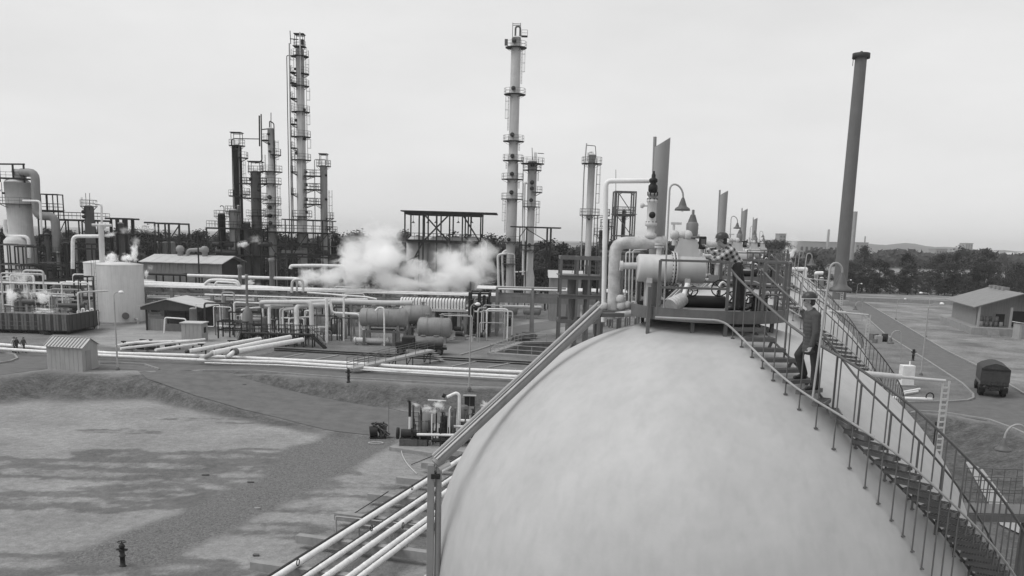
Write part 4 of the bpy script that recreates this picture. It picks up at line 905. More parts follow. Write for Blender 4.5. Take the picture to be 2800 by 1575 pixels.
railing(MB(), [V(xa,Yc-.4,zb), V(X_(112,905,Yc),Yc-.4,zb)], 1.1, 1.8, .03).build('walk_rail', 'steel_mid', cb)
railing(MB(), [V(xa,Yc+.1,zt), V(xb,Yc+.1,zt)], .9, 2.5, .03).build('top_rail', 'steel_mid', cb)
hdrum('dark horizontal drum in the steam behind the cooling basin', 60, 128, 826, 16, 131, 'vessel_dark')
hdrum('long dark trough tank beside the second storage tank', 155, 232, 836, 14, 133, 'vessel_dark', nozzles=0)
# pipe manifold right of the basin
for k in range(5):
    x = 212+k*12; o = pipe('white manifold riser between the cooling basin and the tank', [gpt(x, 880, 127), P(x, 850-(k%2)*6, 127), P(x+6, 850-(k%2)*6, 127), gpt(x+6, 880, 127)], .12, 'pipe_white', 'manifold risers by the tank', 'riser_pipe')
# canopy frames in front of the wood
xs = fx([304,318,342,346], 600, 172); zf = lambda y: Zt(325, y, 172)
frame('hoist_frame', 'small black hoist frame on a pedestal by the wood', xs, [172, 175], [zf(640), zf(598)], cw=.3, bw=.3, top_over=1.0)
tower('pedestal_vessel', 'dark vessel inside the small black hoist frame', 173.5, (330, 640), [(612,720,20)], 'vessel_mid')
xs = fx([424,434,463,491], 640, 170); zf = lambda y: Zt(450, y, 170)
frame('canopy_frame', 'black canopy frame with cantilever beam behind the workshop', xs, [170, 175], [zf(655), zf(611)], cw=.25, bw=.3, top_over=0, braces=[((xs[0],170,zf(655)),(xs[1],170,zf(700))), ((xs[2],170,zf(655)),(xs[3],170,zf(615)))])
MB().beam((X_(394,610,170),170,zf(610)), (X_(424,610,170),170,zf(610)), .25, .3).build('cantilever_beam', 'steel_dark', None, 'cantilever hoist beam reaching left from the canopy frame', 'beam')
for k, x in enumerate((432, 452, 471)): tower('pedestal_vessel', 'pale squat drum standing under the canopy frame', 172.5, (x, 680), [(664,740,17)], 'vessel_mid', group='drums under the canopy frame')
# ---------- workshop with pitched roof
ws = thing('workshop_building', 'long sheet-metal workshop with pale pitched roof and roof vents', 'building', V(X_(500,740,160), 166, 0))
xl, xr = X_(387, 716, 160), X_(606, 720, 160); ze = Zt(500, 718, 160); dep = 13.5; Y1, Y2 = 160, 160+dep; zr = Zt(530, 697, 160+dep/2)
n = 20
for k in range(n): w_ = (xr-xl)/n; MB().box((xl+w_*(k+.5), Y1+.02*(k%2), ze/2), (w_-.03, .12, ze)).build('wall_panel', 'sheet_mid', ws)
MB().box(((xl+xr)/2, Y2, ze/2), (xr-xl, .12, ze)).build('rear_wall', 'sheet_mid', ws); MB().box((xl, (Y1+Y2)/2, ze/2), (.12, dep, ze)).build('end_wall', 'sheet_mid', ws)
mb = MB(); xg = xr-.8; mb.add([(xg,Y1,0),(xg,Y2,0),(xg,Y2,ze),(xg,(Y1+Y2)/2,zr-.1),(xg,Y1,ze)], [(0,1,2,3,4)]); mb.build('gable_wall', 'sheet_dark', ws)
MB().box((xg+.1, Y1+5, 2.2), (.1, 4, 4.4)).build('gable_door', 'black', ws)
n = 14
for sgn in (0, 1):
    for k in range(n):
        w_ = (xr-xl+.6)/n; x0 = xl-.3+w_*k; ya, yb = (Y1-.6, (Y1+Y2)/2) if sgn == 0 else (Y2+.6, (Y1+Y2)/2)
        mb = MB(); zz_ = .02*(k % 2); mb.add([(x0,ya,ze+zz_),(x0+w_-.02,ya,ze+zz_),(x0+w_-.02,yb,zr+zz_),(x0,yb,zr+zz_),(x0,ya,ze+zz_-.12),(x0+w_-.02,ya,ze+zz_-.12),(x0+w_-.02,yb,zr+zz_-.12),(x0,yb,zr+zz_-.12)], [(0,1,2,3),(7,6,5,4),(0,4,5,1),(1,5,6,2),(3,2,6,7),(0,3,7,4)]); mb.build('roof_sheet', 'roof_light', ws)
for x in (493, 560): p = P(x, 694, 166); MB().lathe((p.x,166,0), [(.5,zr-.4),(.5,zr+.5),(.75,zr+.6),(.75,zr+1.2),(.4,zr+1.6),(0,zr+1.65)], 12).build('roof_vent', 'vessel_mid', ws)
MB().tube(fillet([P(512,697,166), P(516,684,166), P(560,682,166), P(562,694,166)], .8), .35, 10).build('roof_duct', 'vessel_mid', ws)
MB().tube([V(X_(543,700,159),159,0), P(540,630,159)], .13, 6).build('lamp_mast', 'steel_dark', None, 'tall dark bare mast in front of the workshop', 'mast')
# ---------- small stacks and furnace
def stack(label, x, yb, yt, w_, Y, m_='tower_grey', cone=None, gz_=0):
    c_ = gpt(x, yb, Y); r = w_*Y/FPX/2; zt = Zt(x, yt, Y); z0 = Zt(x, yb, Y); t_ = thing('stack', label, 'chimney', c_)
    MB().lathe(c_, [(r,z0),(r*.95,zt-.6),(r*1.15,zt-.55),(r*1.15,zt),(r*.8,zt),(r*.8,zt-.8)], 18).build('flue', m_, t_)
    if cone: MB().lathe(c_, [(cone*Y/FPX/2,0),(cone*Y/FPX/2,z0-.4-cone*.02),(r,z0+.05)], 18).build('furnace', 'tower_grey', t_)
    return t_
stack('short grey stack with collar standing beyond the pipe rack', 657, 802, 724, 10, 146)
stack('broad grey stack on a square hood before the black frames', 744, 790, 706, 14, 150, cone=30)
stack('furnace stack on a drum-shaped dark furnace by the pipe loops', 676, 838, 750, 7, 121, cone=28)
for k in range(3): pass
# ---------- open-sided shed, hut, small vessel
sh = thing('open_shed', 'open-sided dark shed with pale low roof beside the tank', 'shed', V(*G(470,915).xy, 0)); Ysh = 127
xl, xr = X_(397, 870, Ysh), X_(545, 870, Ysh); ze = Zt(470, 838, Ysh); zr = Zt(500, 813, Ysh+3); d_ = 7
for x in (xl+.2, (xl+xr)/2-.6, xr-.2):
    for y in (Ysh, Ysh+d_): MB().box((x, y, ze/2), (.2, .2, ze)).build('post', 'steel_dark', sh)
xm = xl+(xr-xl)*.42
for sgn, xa_, xb_ in ((0, xl-.7, xm), (1, xr+.7, xm)):
    for k in range(7):
        y0 = Ysh-.6+k*(d_+1.2)/7; y1 = y0+(d_+1.2)/7-.02; mb = MB(); q = [(xa_,y0,ze),(xb_,y0,zr),(xb_,y1,zr),(xa_,y1,ze)]; mb.add(q+[(a,b2,c2-.1) for a,b2,c2 in q], [(0,1,2,3),(7,6,5,4),(0,4,5,1),(2,6,7,3),(3,7,4,0)]); mb.build('roof_sheet', 'roof_light', sh)
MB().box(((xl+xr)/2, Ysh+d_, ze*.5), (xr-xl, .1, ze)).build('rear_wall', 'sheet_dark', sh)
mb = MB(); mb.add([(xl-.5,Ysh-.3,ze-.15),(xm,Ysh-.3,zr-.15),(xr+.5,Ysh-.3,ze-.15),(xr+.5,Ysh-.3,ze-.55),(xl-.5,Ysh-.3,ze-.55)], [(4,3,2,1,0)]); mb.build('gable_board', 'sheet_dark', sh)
MB().box((xl+1.7, Ysh+.3, .8), (3.0, .15, 1.6)).build('low_wall', 'sheet_mid', sh); MB().box((xl+4.5, Ysh-.2, .5), (3.4, .6, 1.0)).build('counter', 'wood', sh)
hu = thing('metal_hut', 'small pale sheet-metal hut in front of the open shed', 'hut', V(*G(527,936).xy, 0)); c_ = G(525, 934); wx = 2.5; wy = 2.2; hz = Zt(527, 885, c_.y)
for k in range(5): MB().box((c_.x-wx/2+wx/5*(k+.5), c_.y, hz/2), (wx/5-.02, .08, hz)).build('wall_panel', 'sheet_light', hu)
MB().box((c_.x+wx/2+.02, c_.y+wy/2, hz/2), (.08, wy, hz)).build('side_wall', 'sheet_light', hu); MB().box((c_.x, c_.y+wy, hz/2), (wx, .08, hz)).build('rear_wall', 'sheet_light', hu); MB().box((c_.x-wx/2, c_.y+wy/2, hz/2), (.08, wy, hz)).build('side_wall', 'sheet_light', hu)
MB().box((c_.x+wx/2+.07, c_.y+wy/2, hz*.62), (.03, .8, .7)).build('window', 'black', hu); MB().box((c_.x, c_.y+wy/2, hz+.06), (wx+.4, wy+.4, .12)).build('roof', 'roof_light', hu)
tower('small_vessel', 'short round-topped vertical vessel behind the small metal hut', 125, (528, 860), [(845,900,20)], 'vessel_mid')
pipe('white goalpost pipe before the open shed', [gpt(449,920,124), P(451,868,124), P(508,872,124), gpt(508,905,124)], .1)
# ---------- long pipe rack
def rack(label, pxs, Y, depth, ybeam, m_='concrete_dark', ylow=None, cw=.45):
    xs = [X_(x, ybeam, Y) for x in pxs]; t_ = thing('pipe_rack', label, 'pipe rack', V(sum(xs)/len(xs), Y, 0)); z_ = Zt(pxs[len(pxs)//2], ybeam, Y)
    for x in xs:
        for y in (Y, Y+depth): MB().box((x, y, z_/2), (cw, cw, z_)).build('column', m_, t_)
        MB().beam((x, Y-.3, z_+.1), (x, Y+depth+.3, z_+.1), cw*.8, cw*.9).build('cross_beam', m_, t_)
        if ylow: MB().beam((x, Y-.3, z_-1.6), (x, Y+depth+.3, z_-1.6), cw*.7, cw*.7).build('cross_beam', m_, t_)
    for y in (Y, Y+depth):
        for zz_ in ([z_-.5, z_-1.9] if ylow else [z_-.5]): MB().beam((xs[0], y-.02, zz_), (xs[-1], y-.02, zz_), cw*.5, cw*.8).build('long_beam', m_, t_)
    return z_, xs
zk, xk = rack('long concrete pipe rack crossing the plant behind the pipe loops', [150,222,300,396,470,580,612,700,790,873,960,1050,1140,1230,1340], 141, 7, 800, ylow=True)
for k, (dy, r, m_, dz) in enumerate(((.3,.12,'pipe_white',0),(1.0,.10,'pipe_grey',0),(1.8,.2,'pipe_white',0),(2.8,.1,'pipe_grey',0),(3.6,.12,'pipe_grey',0),(4.6,.2,'pipe_white',0),(6.0,.12,'pipe_grey',0),(.5,.14,'pipe_white',-1.7),(1.5,.12,'pipe_grey',-1.7),(2.8,.16,'pipe_grey',-1.7),(4.4,.12,'pipe_white',-1.7))):
    xa, xb = xk[0]-(4 if k % 3 else 12), xk[-1]+(2 if k % 2 else 8)
    pipe('white insulated line on the long concrete rack' if m_ == 'pipe_white' else 'bare grey line on the long concrete rack', [V(xa, 141+dy, zk+.32+r+dz), V(xb, 141+dy, zk+.32+r+dz)], r, m_, 'white lines on the long rack' if m_ == 'pipe_white' else 'grey lines on the long rack', 'rack_pipe', n=8)
pipe('fat pale pipe running above the rack past the workshop', [P(513,753,150), P(700,759,150), P(812,762,150), P(830,772,146)], .27, 'pipe_white'); pipe('dark pipe continuing the fat pale pipe leftwards', [P(392,748,150), P(513,752,150)], .2, 'pipe_dark')
pipe('bright white main in front of the workshop wall', [P(300,768,146), P(391,772,146), P(560,779,146), P(712,785,146), P(800,790,146)], .26); pipe('white swan-neck branch beside the short grey stack', [P(560,778,145.5), P(572,766,145.5), P(600,765,145.5), P(650,768,145.5), P(655,785,145.5)], .24)
pipe('second white swan-neck branch beside the short grey stack', [P(586,782,145), P(592,770,145), P(648,774,145), P(652,790,145)], .16)
pipe('thin white line high across the pipe loops', [P(560,805,130), P(700,810,130), P(820,814,130), P(1005,818,130)], .11); pipe('white line above the fat drum header', [P(840,800,134), P(1000,812,134), P(1030,818,134)], .14)
pipe('fat pale header pipe above the big horizontal drums', [P(840,826,124), P(925,824,124), P(1060,829,124), P(1128,828,124)], .36, 'vessel_light', n=14)
pipe('fat pale U-bend over the rack beyond the loops', [P(798,800,136), P(799,765,136), P(828,764,136), P(829,798,136)], .2, 'vessel_light'); pipe('pale double riser beyond the loops', [P(812,798,136.4), P(812,766,136.4), P(820,765,136.4)], .14, 'vessel_light')
pipe('long white pipe from the truss walkway into the steam', [P(794,735,158), P(796,727,158), P(860,726,158), P(945,728,158)], .3)
pipe('white pipe dipping before the big drums', [P(900,818,121), P(905,830,121), P(908,855,121), P(984,860,121), P(985,932,121), ], .16); pipe('white standpipe before the big drums', [P(940,812,120.5), gpt(940,948,120.5)], .13)
pipe('white standpipe right of the tall loop', [P(892,815,118), P(894,880,118), P(893,905,118), gpt(893,950,118)], .2)
# ---------- big pipe loops with their valve walkway
Yl = 115
def lp(label, pts, w_, m_='vessel_light'): return pipe(label, [P(x, y, Yy) for x, y, Yy in pts], w_*Yl/FPX/2, m_, n=14, bend=2.2, name='pipe_loop')
lp('big pale hairpin loop, tallest of the pipe loops', [(775,838,118.5),(716,838,118.5),(714,826,116),(850,826,115),(854,925,114.5)], 13)
lp('big pale loop beside the hairpin, second in girth', [(900,833,119),(810,836,117),(812,925,114.5)], 14)
lp('medium pale loop on the furnace side', [(800,833,117.4),(736,838,116),(737,925,114.5)], 9)
lp('slim white loop behind the medium one', [(830,842,118),(773,848,116.2),(773,925,114.8)], 5.5); lp('slim white loop paired behind the medium one', [(830,838,118.4),(766,846,117),(767,900,116)], 5)
lp('low slim white loop between the big ones', [(850,866,117),(790,871,115.5),(791,925,114.6)], 5.5); lp('short white pipe with dark valve between the loops', [(758,876,115),(758,925,114.6)], 4.5)
vw = thing('valve_walkway', 'black railed valve walkway at the foot of the pipe loops', 'walkway', V(*gpt(760,950,113.2).xy, 0)); za = Zt(760, 913, 113); xa, xb = X_(662, 913, 113), X_(856, 915, 113)
MB().box(((xa+xb)/2, 113.2, za), (xb-xa, 1.3, .14)).build('deck', 'steel_dark', vw)
for y in (112.6, 113.8):
    for k in range(9):
        x = xa+(xb-xa)*k/8; MB().beam((x, y, 0), (x, y, za), .14).build('leg', 'steel_dark', vw)
    railing(MB(), [V(xa,y,za), V(xb,y,za)], 1.1, 1.1, .035).build('railing', 'steel_dark', vw)
for (x0, x1, yb) in ((851, 889, 957), (664, 648, 945)):
    a_ = V(X_(x0, 915, 112.8), 112.6, za); b_ = V(X_(x1, yb, 111.5), 112.0, 0); mb = MB()
    for s in (-.35, .35): mb.beam(a_+V(0,s,0), b_+V(0,s,0), .08, .26)
    mb.build('stair_stringers', 'steel_dark', vw)
    for k in range(9): MB().box(a_.lerp(b_, (k+.5)/9), (.26, .7, .05)).build('stair_tread', 'steel_dark', vw)
    railing(MB(), [a_+V(0,-.35,0), b_+V(0,-.35,0)], 1.0, 1.2, .03).build('stair_rail', 'steel_dark', vw)
random.seed(11)
for k in range(9):
    x = xa+1+(xb-xa-2)*k/8; t_ = thing('gate_valve', 'black gate valve with handwheel under the valve walkway', 'valve', V(x, 114.9, 0), 'gate valves at the loops'); z_ = random.uniform(.9, 1.5)
    MB().cyl((x, 114.2, z_), (x, 115.5, z_), .28, 10).build('body', 'steel_dark', t_); MB().cyl((x, 114.9, z_), (x, 114.9, z_+.8), .09, 8).build('bonnet', 'steel_dark', t_)
    MB().tube([V(x+.3*math.cos(a), 114.9+.3*math.sin(a), z_+.8) for a in np.linspace(0, 2*PI, 13)[:-1]], .03, 5, closed=True).build('handwheel', 'steel_dark', t_)
    MB().beam((x, 114.9, -.05), (x, 114.9, z_), .2).build('pedestal', 'concrete_dark', t_)
# ---------- big low mains running out from the loops
def low(label, pts, w_, m_='pipe_white', name='main_pipe', bands=True, z_=None):
    pts = [G(x, y, zz_) for x, y, zz_ in pts]; r = w_*pts[0].y/FPX/2; o = pipe(label, pts, r, m_, n=14, name=name)
    return o
o = low('fattest white main ending in a dark collar bend', [(827,929,1.3),(640,962,1.3)], 13); low('white turned-down end of the fattest main', [(640,962,1.3),(628,972,1.0),(618,980,.3)], 12.5, name='pipe_end')
MB().lathe(G(641,962,1.3), [(.36,-.3),(.40,-.3),(.40,.25),(.36,.25)], 16, (G(640,962,1.3)-G(827,929,1.3))).build('collar', 'steel_mid', None, 'dark collar at the bend of the fattest main', 'collar')
low('second white main beside the fattest, longer', [(793,922,1.3),(700,940,1.3),(580,966,1.3)], 13); low('dark turned-down end of the second white main', [(582,966,1.3),(566,974,1.0),(550,981,.4)], 12.5, 'pipe_grey', 'pipe_end')
low('third white main, thinner, on the hut side', [(712,926,1.2),(620,942,1.2),(517,960,1.2)], 10); low('dark end cap of the third white main', [(518,960,1.2),(508,962,1.1)], 10.5, 'pipe_dark', 'pipe_end')
for k, (x0, y0, x1, y1) in enumerate(((330,953,560,928),(318,945,405,932),(425,957,505,945),(470,950,560,938),(345,938,520,932))):
    low('slim white feeder pipe on low trestles before the hut', [(x0,y0,.9),(x1,y1,.9)], 7.5, 'pipe_white', 'feeder_pipe')['group'] = 'feeder pipes before the hut'
for k, (x, y) in enumerate(((690,958),(760,945),(620,972),(575,972),(540,962),(640,952),(480,955),(400,950),(350,955))):
    p = G(x, y); t_ = thing('pipe_trestle', 'dark trestle propping the low white mains', 'trestle', p, 'trestles under the mains')
    for dx in (-.5, .5): MB().box((p.x+dx, p.y, .45), (.14, .14, 1.0)).build('leg', 'steel_dark', t_)
    MB().box((p.x, p.y, .9), (1.5, .16, .14)).build('cap', 'steel_dark', t_)
# valves along the feeder pipes
for k, (x, y) in enumerate(((345,962),(388,962),(402,952),(370,957),(420,962),(465,956))):
    p = G(x, y); t_ = thing('pump_set', 'small dark pump set among the feeder pipes', 'pump', p, 'pump sets among the feeders'); MB().cyl(p+V(-.5,0,.5), p+V(.4,0,.5), .3, 10).build('motor', 'steel_dark', t_); MB().lathe(p+V(.4,0,.5), [(0,0),(.38,.02),(.38,.2),(0,.22)], 12, (1,0,0)).build('casing', 'steel_mid', t_); MB().box(p+V(0,0,.12), (1.3,.7,.3)).build('plinth', 'concrete', t_)
# ---------- long ground lines beside the road
def gline(label, pts, r, z_, m_='pipe_white', nband=40):
    p = [G(x, y, z_) for x, y in pts]; o = pipe(label, p, r, m_, n=12, name='ground_pipe')
    mb = MB(); tot = [(a, b_) for a, b_ in zip(p, p[1:])]
    for a, b_ in tot:
        k = int((b_-a).length/1.6); d_ = (b_-a).normalized()
        for i in range(k): mb.lathe(a.lerp(b_, (i+.5)/k), [(r,-.04),(r+.015,-.04),(r+.015,.04),(r,.04)], 10, d_)
    bo = mb.build('bands', m_, o); bo['kind'] = 'stuff'; return o
gline('long white ground pipe along the road, inner line', [(-30,940),(300,966),(520,972),(679,979),(953,993),(1090,1002),(1300,1012),(1520,1022)], .19, .55)
gline('long white ground pipe along the road, outer line', [(-30,952),(300,973),(560,985),(760,990),(953,1003),(1090,1013),(1300,1024),(1520,1036)], .17, .5)
gline('thin white ground pipe at the kerbside of the long lines', [(560,992),(760,998),(953,1009),(1300,1030),(1520,1042)], .07, .35)
for k in range(26):
    x = 20+k*58; p = G(x, 958+ (x/1500)*78); q = G(x, 942+(x/1500)*82); d_ = (q-p); p = p.lerp(q, .1)
    MB().box((p.x, p.y+.5, .15), (.35, 2.6, .36)).build('pipe_sleeper', 'concrete', None, 'concrete sleeper under the long ground pipes by the road', 'sleeper', 'sleepers under the roadside lines')
# rail track behind the lines
for k, (ya, yb) in enumerate(((962,996),(957,990))):
    a, b_ = G(750, ya-2), G(1520, yb+6); MB().beam(a+V(0,0,.12), b_+V(0,0,.08), .08, .15).build('rail', 'steel_dark', None, 'dark steel track rail laid behind the long ground pipes', 'rail', 'track rails')
for k in range(7):
    x = 800+k*95; p = G(x+30, 966+(x-750)*.044); q = G(x-40, 980+(x-750)*.044); MB().beam(p+V(0,0,.03), q+V(0,0,.03), .3, .16).build('tie_beam', 'concrete', None, 'long pale concrete tie lying across between track and pipes', 'tie', 'ties by the track')
# ---------- footbridge over the lines
fb = thing('footbridge', 'narrow railed footbridge stepping over the ground pipes', 'footbridge', V(*G(1060,985).xy, 0)); a, b_ = G(958,1007,.55), G(1178,956,1.5)
d_ = (b_-a); d_.z = 0; d_.normalize(); n_ = V(-d_.y, d_.x, 0)
for k in range(14): 
    p, q = a.lerp(b_, k/14), a.lerp(b_, (k+.94)/14); MB().beam(p, q, .95, .07).build('plank', 'steel_light', fb)
for s in (-.5, .5):
    MB().beam(a+n_*s-V(0,0,.1), b_+n_*s-V(0,0,.1), .07, .16).build('stringer', 'steel_light', fb); railing(MB(), [a+n_*s, b_+n_*s], 1.05, 1.6, .03).build('railing', 'steel_mid', fb)
for f_ in (.18, .35, .5, .72, .95):
    c_ = a.lerp(b_, f_)
    for s in (-.45, .45): MB().beam(c_+n_*s, V(c_.x+n_.x*s, c_.y+n_.y*s, -.05), .1).build('leg', 'steel_dark', fb)
    MB().beam(c_+n_*-.45, V(c_.x+n_.x*.45, c_.y+n_.y*.45, 0), .06).build('brace', 'steel_dark', fb)
st_b = b_+d_*2.0; st_b.z = 0
for k in range(6): MB().box(b_.lerp(st_b, (k+.5)/6), (.3, .9, .05), math.atan2(d_.y, d_.x)).build('step', 'steel_light', fb)
# ---------- horizontal drums and exchanger
hdrum('big grey horizontal drum, longest of the three', 982, 1116, 869, 50, 118, 'vessel_mid', bands=4)
hdrum('blunt grey drum behind the longest one', 1100, 1181, 860, 52, 124, 'vessel_mid', bands=2)
hdrum('low round-ended grey drum resting near the yard road', 1140, 1237, 896, 56, 122, 'vessel_mid', bands=2)
hx = hdrum('slim pale exchanger shell low in front of the longest drum', 967, 1066, 931, 15, 117, 'vessel_light', name='heat_exchanger', ends=.1, cat='heat exchanger')
for x in (972, 1060): p = P(x, 931, 117); MB().lathe(p-V(.08,0,0), [(.3,0),(.46,0),(.46,.16),(.3,.16)], 16, (1,0,0)).build('flange', 'vessel_light', hx)
xs = fx([1000,1080,1110], 910, 118); frame('drum_stand', 'grey steel stand carrying the longest drum', xs, [116.6, 119.4], [Zt(1050,904,118)], 'steel_mid', .3, .3)
xs = fx([1125,1150,1175], 900, 124); frame('drum_stand', 'grey steel stand carrying the blunt drum', xs, [122.6, 125.4], [Zt(1150,892,124)], 'steel_mid', .3, .3)
pipe('white drop pipe on the face of the longest drum', [P(1026,850,116.2), P(1035,840,116.4), P(1050,842,116.2), P(1051,910,116.2), gpt(1051,930,116.4)], .1)
# ---------- finned cooler bank with return bends
cbk = thing('finned_cooler', 'row of white return bends along a cooler bank below the steam', 'cooler', V(X_(1190,850,134), 134, 0)); zc0, zc1 = Zt(1190, 843, 134), Zt(1190, 818, 134)
for k in range(22):
    x = X_(1098+k*8.2, 830, 134); mb = MB(); mb.tube(fillet([V(x,133.6,zc0), V(x,133.6,zc1), V(x,135.6,zc1), V(x,135.6,zc0)], .5), .15, 8); mb.build('return_bend', 'pipe_white', cbk)
MB().box((X_(1186,850,134), 134.6, zc0-.2), (X_(1280,850,134)-X_(1094,850,134), 2.6, .4)).build('header_box', 'vessel_light', cbk)
for x in (1100,1140,1185,1230,1255,1272): MB().box((X_(x,880,134), 134.6, zc0/2), (.5, 2.2, zc0)).build('pier', 'concrete', cbk)
MB().box((X_(1180,890,136), 137, zc0/2), (X_(1262,850,134)-X_(1104,850,134), .2, zc0-.4)).build('fin_screen', 'sheet_dark', cbk)
random.seed(5)
for k in range(5):
    x = 1290+k*11; frame_x = X_(x, 860, 132); tower('valve_column', 'black pipe column in the dark valve cluster at the rack end', 132+random.uniform(-2,2), (x, 860), [(790+random.uniform(0,40),905,9)], 'tower_dark', group='dark valve cluster')
xs = fx([1285,1310,1338], 850, 133); frame('valve_gantry', 'dark steel frame round the valve cluster at the rack end', xs, [131, 136], [Zt(1310,880,133), Zt(1310,838,133), Zt(1310,800,133)], cw=.3, bw=.25)
# ---------- rack bridge over the yard road
zk2, xk2 = rack('concrete pipe bridge over the pale yard beside the sphere', [1360,1457,1560,1640], 133, 6, 806, cw=.5)
MB().beam((xk2[0]-1,132.6,zk2-.9), (xk2[-1]+2,132.6,zk2-.9), .25, .9).build('girder', 'concrete_dark', None, 'deep girder along the face of the pipe bridge', 'girder')
for k, (dy, r) in enumerate(((.4,.12),(1.2,.18),(2.2,.14),(3.4,.2),(4.6,.12))): pipe('white line crossing the pipe bridge over the yard', [V(xk2[0]-3, 133+dy, zk2+.4+r), V(xk2[-1]+4, 133+dy, zk2+.4+r)], r, 'pipe_white', 'lines on the pipe bridge', 'bridge_pipe', n=8)
pipe('grey guard pipe high over the pipe bridge', [P(1357,785,132), P(1462,787,132), P(1548,789,132)], .14, 'steel_light'); 
for x in (1359, 1457): MB().beam(gpt(x,906,131.8), P(x,786,131.8), .35, .35).build('guard_post', 'concrete_dark', None, 'concrete post at the face of the pipe bridge', 'post', 'pipe bridge posts')
# grey process structure just left of the sphere
Yv = 120; zf = lambda y: Zt(1590, y, Yv); xs = fx([1533,1578,1610,1643], 780, Yv)
frame('process_gantry', 'grey concrete-decked frame left of the sphere platform', xs, [Yv, Yv+5], [zf(880), zf(813), zf(760), zf(706)], 'steel_mid', .3, .45, decks=[zf(760), zf(813)], rails=[zf(760)+.4])
for k, x in enumerate((1563, 1605)): tower('exchanger_vessel', 'grey upright vessel caught between the decks of the grey frame', Yv+2.5, (x, 790), [(766,812,24),(815,920,15)], 'tower_grey', group='upright vessels in the grey frame')
hdrum('dark horizontal drum behind the thick insulated elbow', 1640, 1760, 693, 14, 125, 'vessel_dark', legs=False, nozzles=0); xs = fx([1650,1700,1750], 750, 125); frame('drum_stand', 'grey stand under the dark drum behind the elbow', xs, [124, 127], [Zt(1700,700,125), Zt(1700,760,125)], 'steel_mid', .3, .3)
hdrum('pale drum on the yard beyond the pipe bridge', 1380, 1416, 848, 26, 165, 'vessel_mid'); hdrum('small pale drum on the yard beyond the pipe bridge', 1430, 1480, 850, 22, 163, 'vessel_mid')
bx = thing('storage_shed', 'low pale-roofed shed behind the grey frame', 'shed', V(X_(1520,790,160), 160, 0)); xa, xb = X_(1505,760,160), X_(1590,760,160); zz_ = Zt(1540,760,160)
MB().box(((xa+xb)/2, 163, zz_/2), (xb-xa, 6, zz_)).build('wall', 'sheet_mid', bx); mb = MB(); mb.add([(xa-.4,159.6,zz_),(xb+.4,159.6,zz_),(xb+.4,163,zz_+1.2),(xa-.4,163,zz_+1.2),(xa-.4,166.4,zz_),(xb+.4,166.4,zz_)], [(0,1,2,3),(3,2,5,4)]); mb.build('roof', 'roof_light', bx)
# barrel, pallets, sunken basin
p = G(1391, 892); bt = thing('oil_drum', 'dark upright barrel standing on the pale yard', 'barrel', p); MB().lathe(p, [(0,0),(.4,0),(.42,.3),(.4,.32),(.4,.65),(.42,.67),(.4,1.0),(.38,1.35),(0,1.35)], 16).build('barrel_body', 'steel_dark', bt); MB().tube([p+V(-.3,0,1.3), p+V(-.3,0,1.9), p+V(.3,0,1.9)], .05, 6).build('spout', 'steel_dark', bt)
random.seed(3)
for k, (x, y) in enumerate(((1412,932),(1432,930),(1450,926),(1425,926),(1442,922))):
    p = G(x, y); t_ = thing('pallet_stack', 'stack of dark weathered pallets beside the sunken basin', 'pallets', p, 'pallets by the basin')
    for j in range(4): MB().box(p+V(random.uniform(-.2,.2), random.uniform(-.2,.2), .1+j*.2), (1.3+random.uniform(0,.5), 1.1, .14), random.uniform(-.2,.2)).build('pallet', 'wood', t_)
sbn = thing('sunken_basin', 'sunken concrete basin with black interior and railed rim', 'basin', V(*G(1430,958).xy, 0)); ring = [G(x, y) for x, y in ((1341,970),(1426,940),(1560,938),(1530,982))]
mat('oily_water', .01, .5, .2, 1, spec=.1); mb = MB(); mb.add([p+V(0,0,-2.2) for p in ring], [(0,1,2,3)]); o = mb.build('oily_water', 'oily_water', sbn); o.data.flip_normals() if o.data.polygons[0].normal.z < 0 else None
for a, b_ in zip(ring, ring[1:]+ring[:1]):
    MB().beam(a+V(0,0,.12), b_+V(0,0,.12), .9, .3).build('rim_wall', 'concrete', sbn); MB().beam(a+V(0,0,-1.4), b_+V(0,0,-1.4), .5, 2.7).build('pit_wall', 'concrete_dark', sbn); railing(MB(), [a+V(0,0,.25), b_+V(0,0,.25)], 1.05, 1.7, .035).build('railing', 'steel_light', sbn)
# ---------- tanker truck behind the footbridge
def wheel(parent, c_, r, w_, axd):
    t_ = MB().lathe(Vector(c_)-Vector(axd)*w_/2, [(r*.55,0),(r*.9,0),(r,w_*.15),(r,w_*.85),(r*.9,w_),(r*.55,w_)], 18, axd).build('wheel', 'black', parent); MB().lathe(Vector(c_)-Vector(axd)*w_/2, [(0,w_*.3),(r*.3,w_*.1),(r*.58,w_*.2),(r*.58,w_*.8),(r*.3,w_*.9),(0,w_*.7)], 14, axd).build('rim', 'steel_mid', t_)
tt = thing('tanker_truck', 'grey tanker truck parked behind the footbridge', 'truck', V(*G(1155,966).xy, 0)); c_ = G(1160, 968); hd = V(-1, -.05, 0); sd_ = V(.05, -1, 0)
def tp(f_, s, z_): return c_+hd*f_*.78+sd_*s*.9+V(0,0,z_*.86)
mb = MB(); n = 18; vs = []
for f_ in (-2.9, -2.7, 1.2, 1.4):
    k_ = .82 if f_ in (-2.9, 1.4) else 1
    for k in range(n): a = 2*PI*k/n; vs.append(tp(f_, 1.15*k_*math.cos(a), 1.75+.72*k_*math.sin(a)))
fs = [(i*n+k, i*n+(k+1)%n, (i+1)*n+(k+1)%n, (i+1)*n+k) for i in range(3) for k in range(n)]; mb.add(vs, fs, True); mb.add(vs[:n], [tuple(range(n))]); mb.add(vs[-n:], [tuple(range(n-1,-1,-1))]); mb.build('tank_body', 'steel_mid', tt)
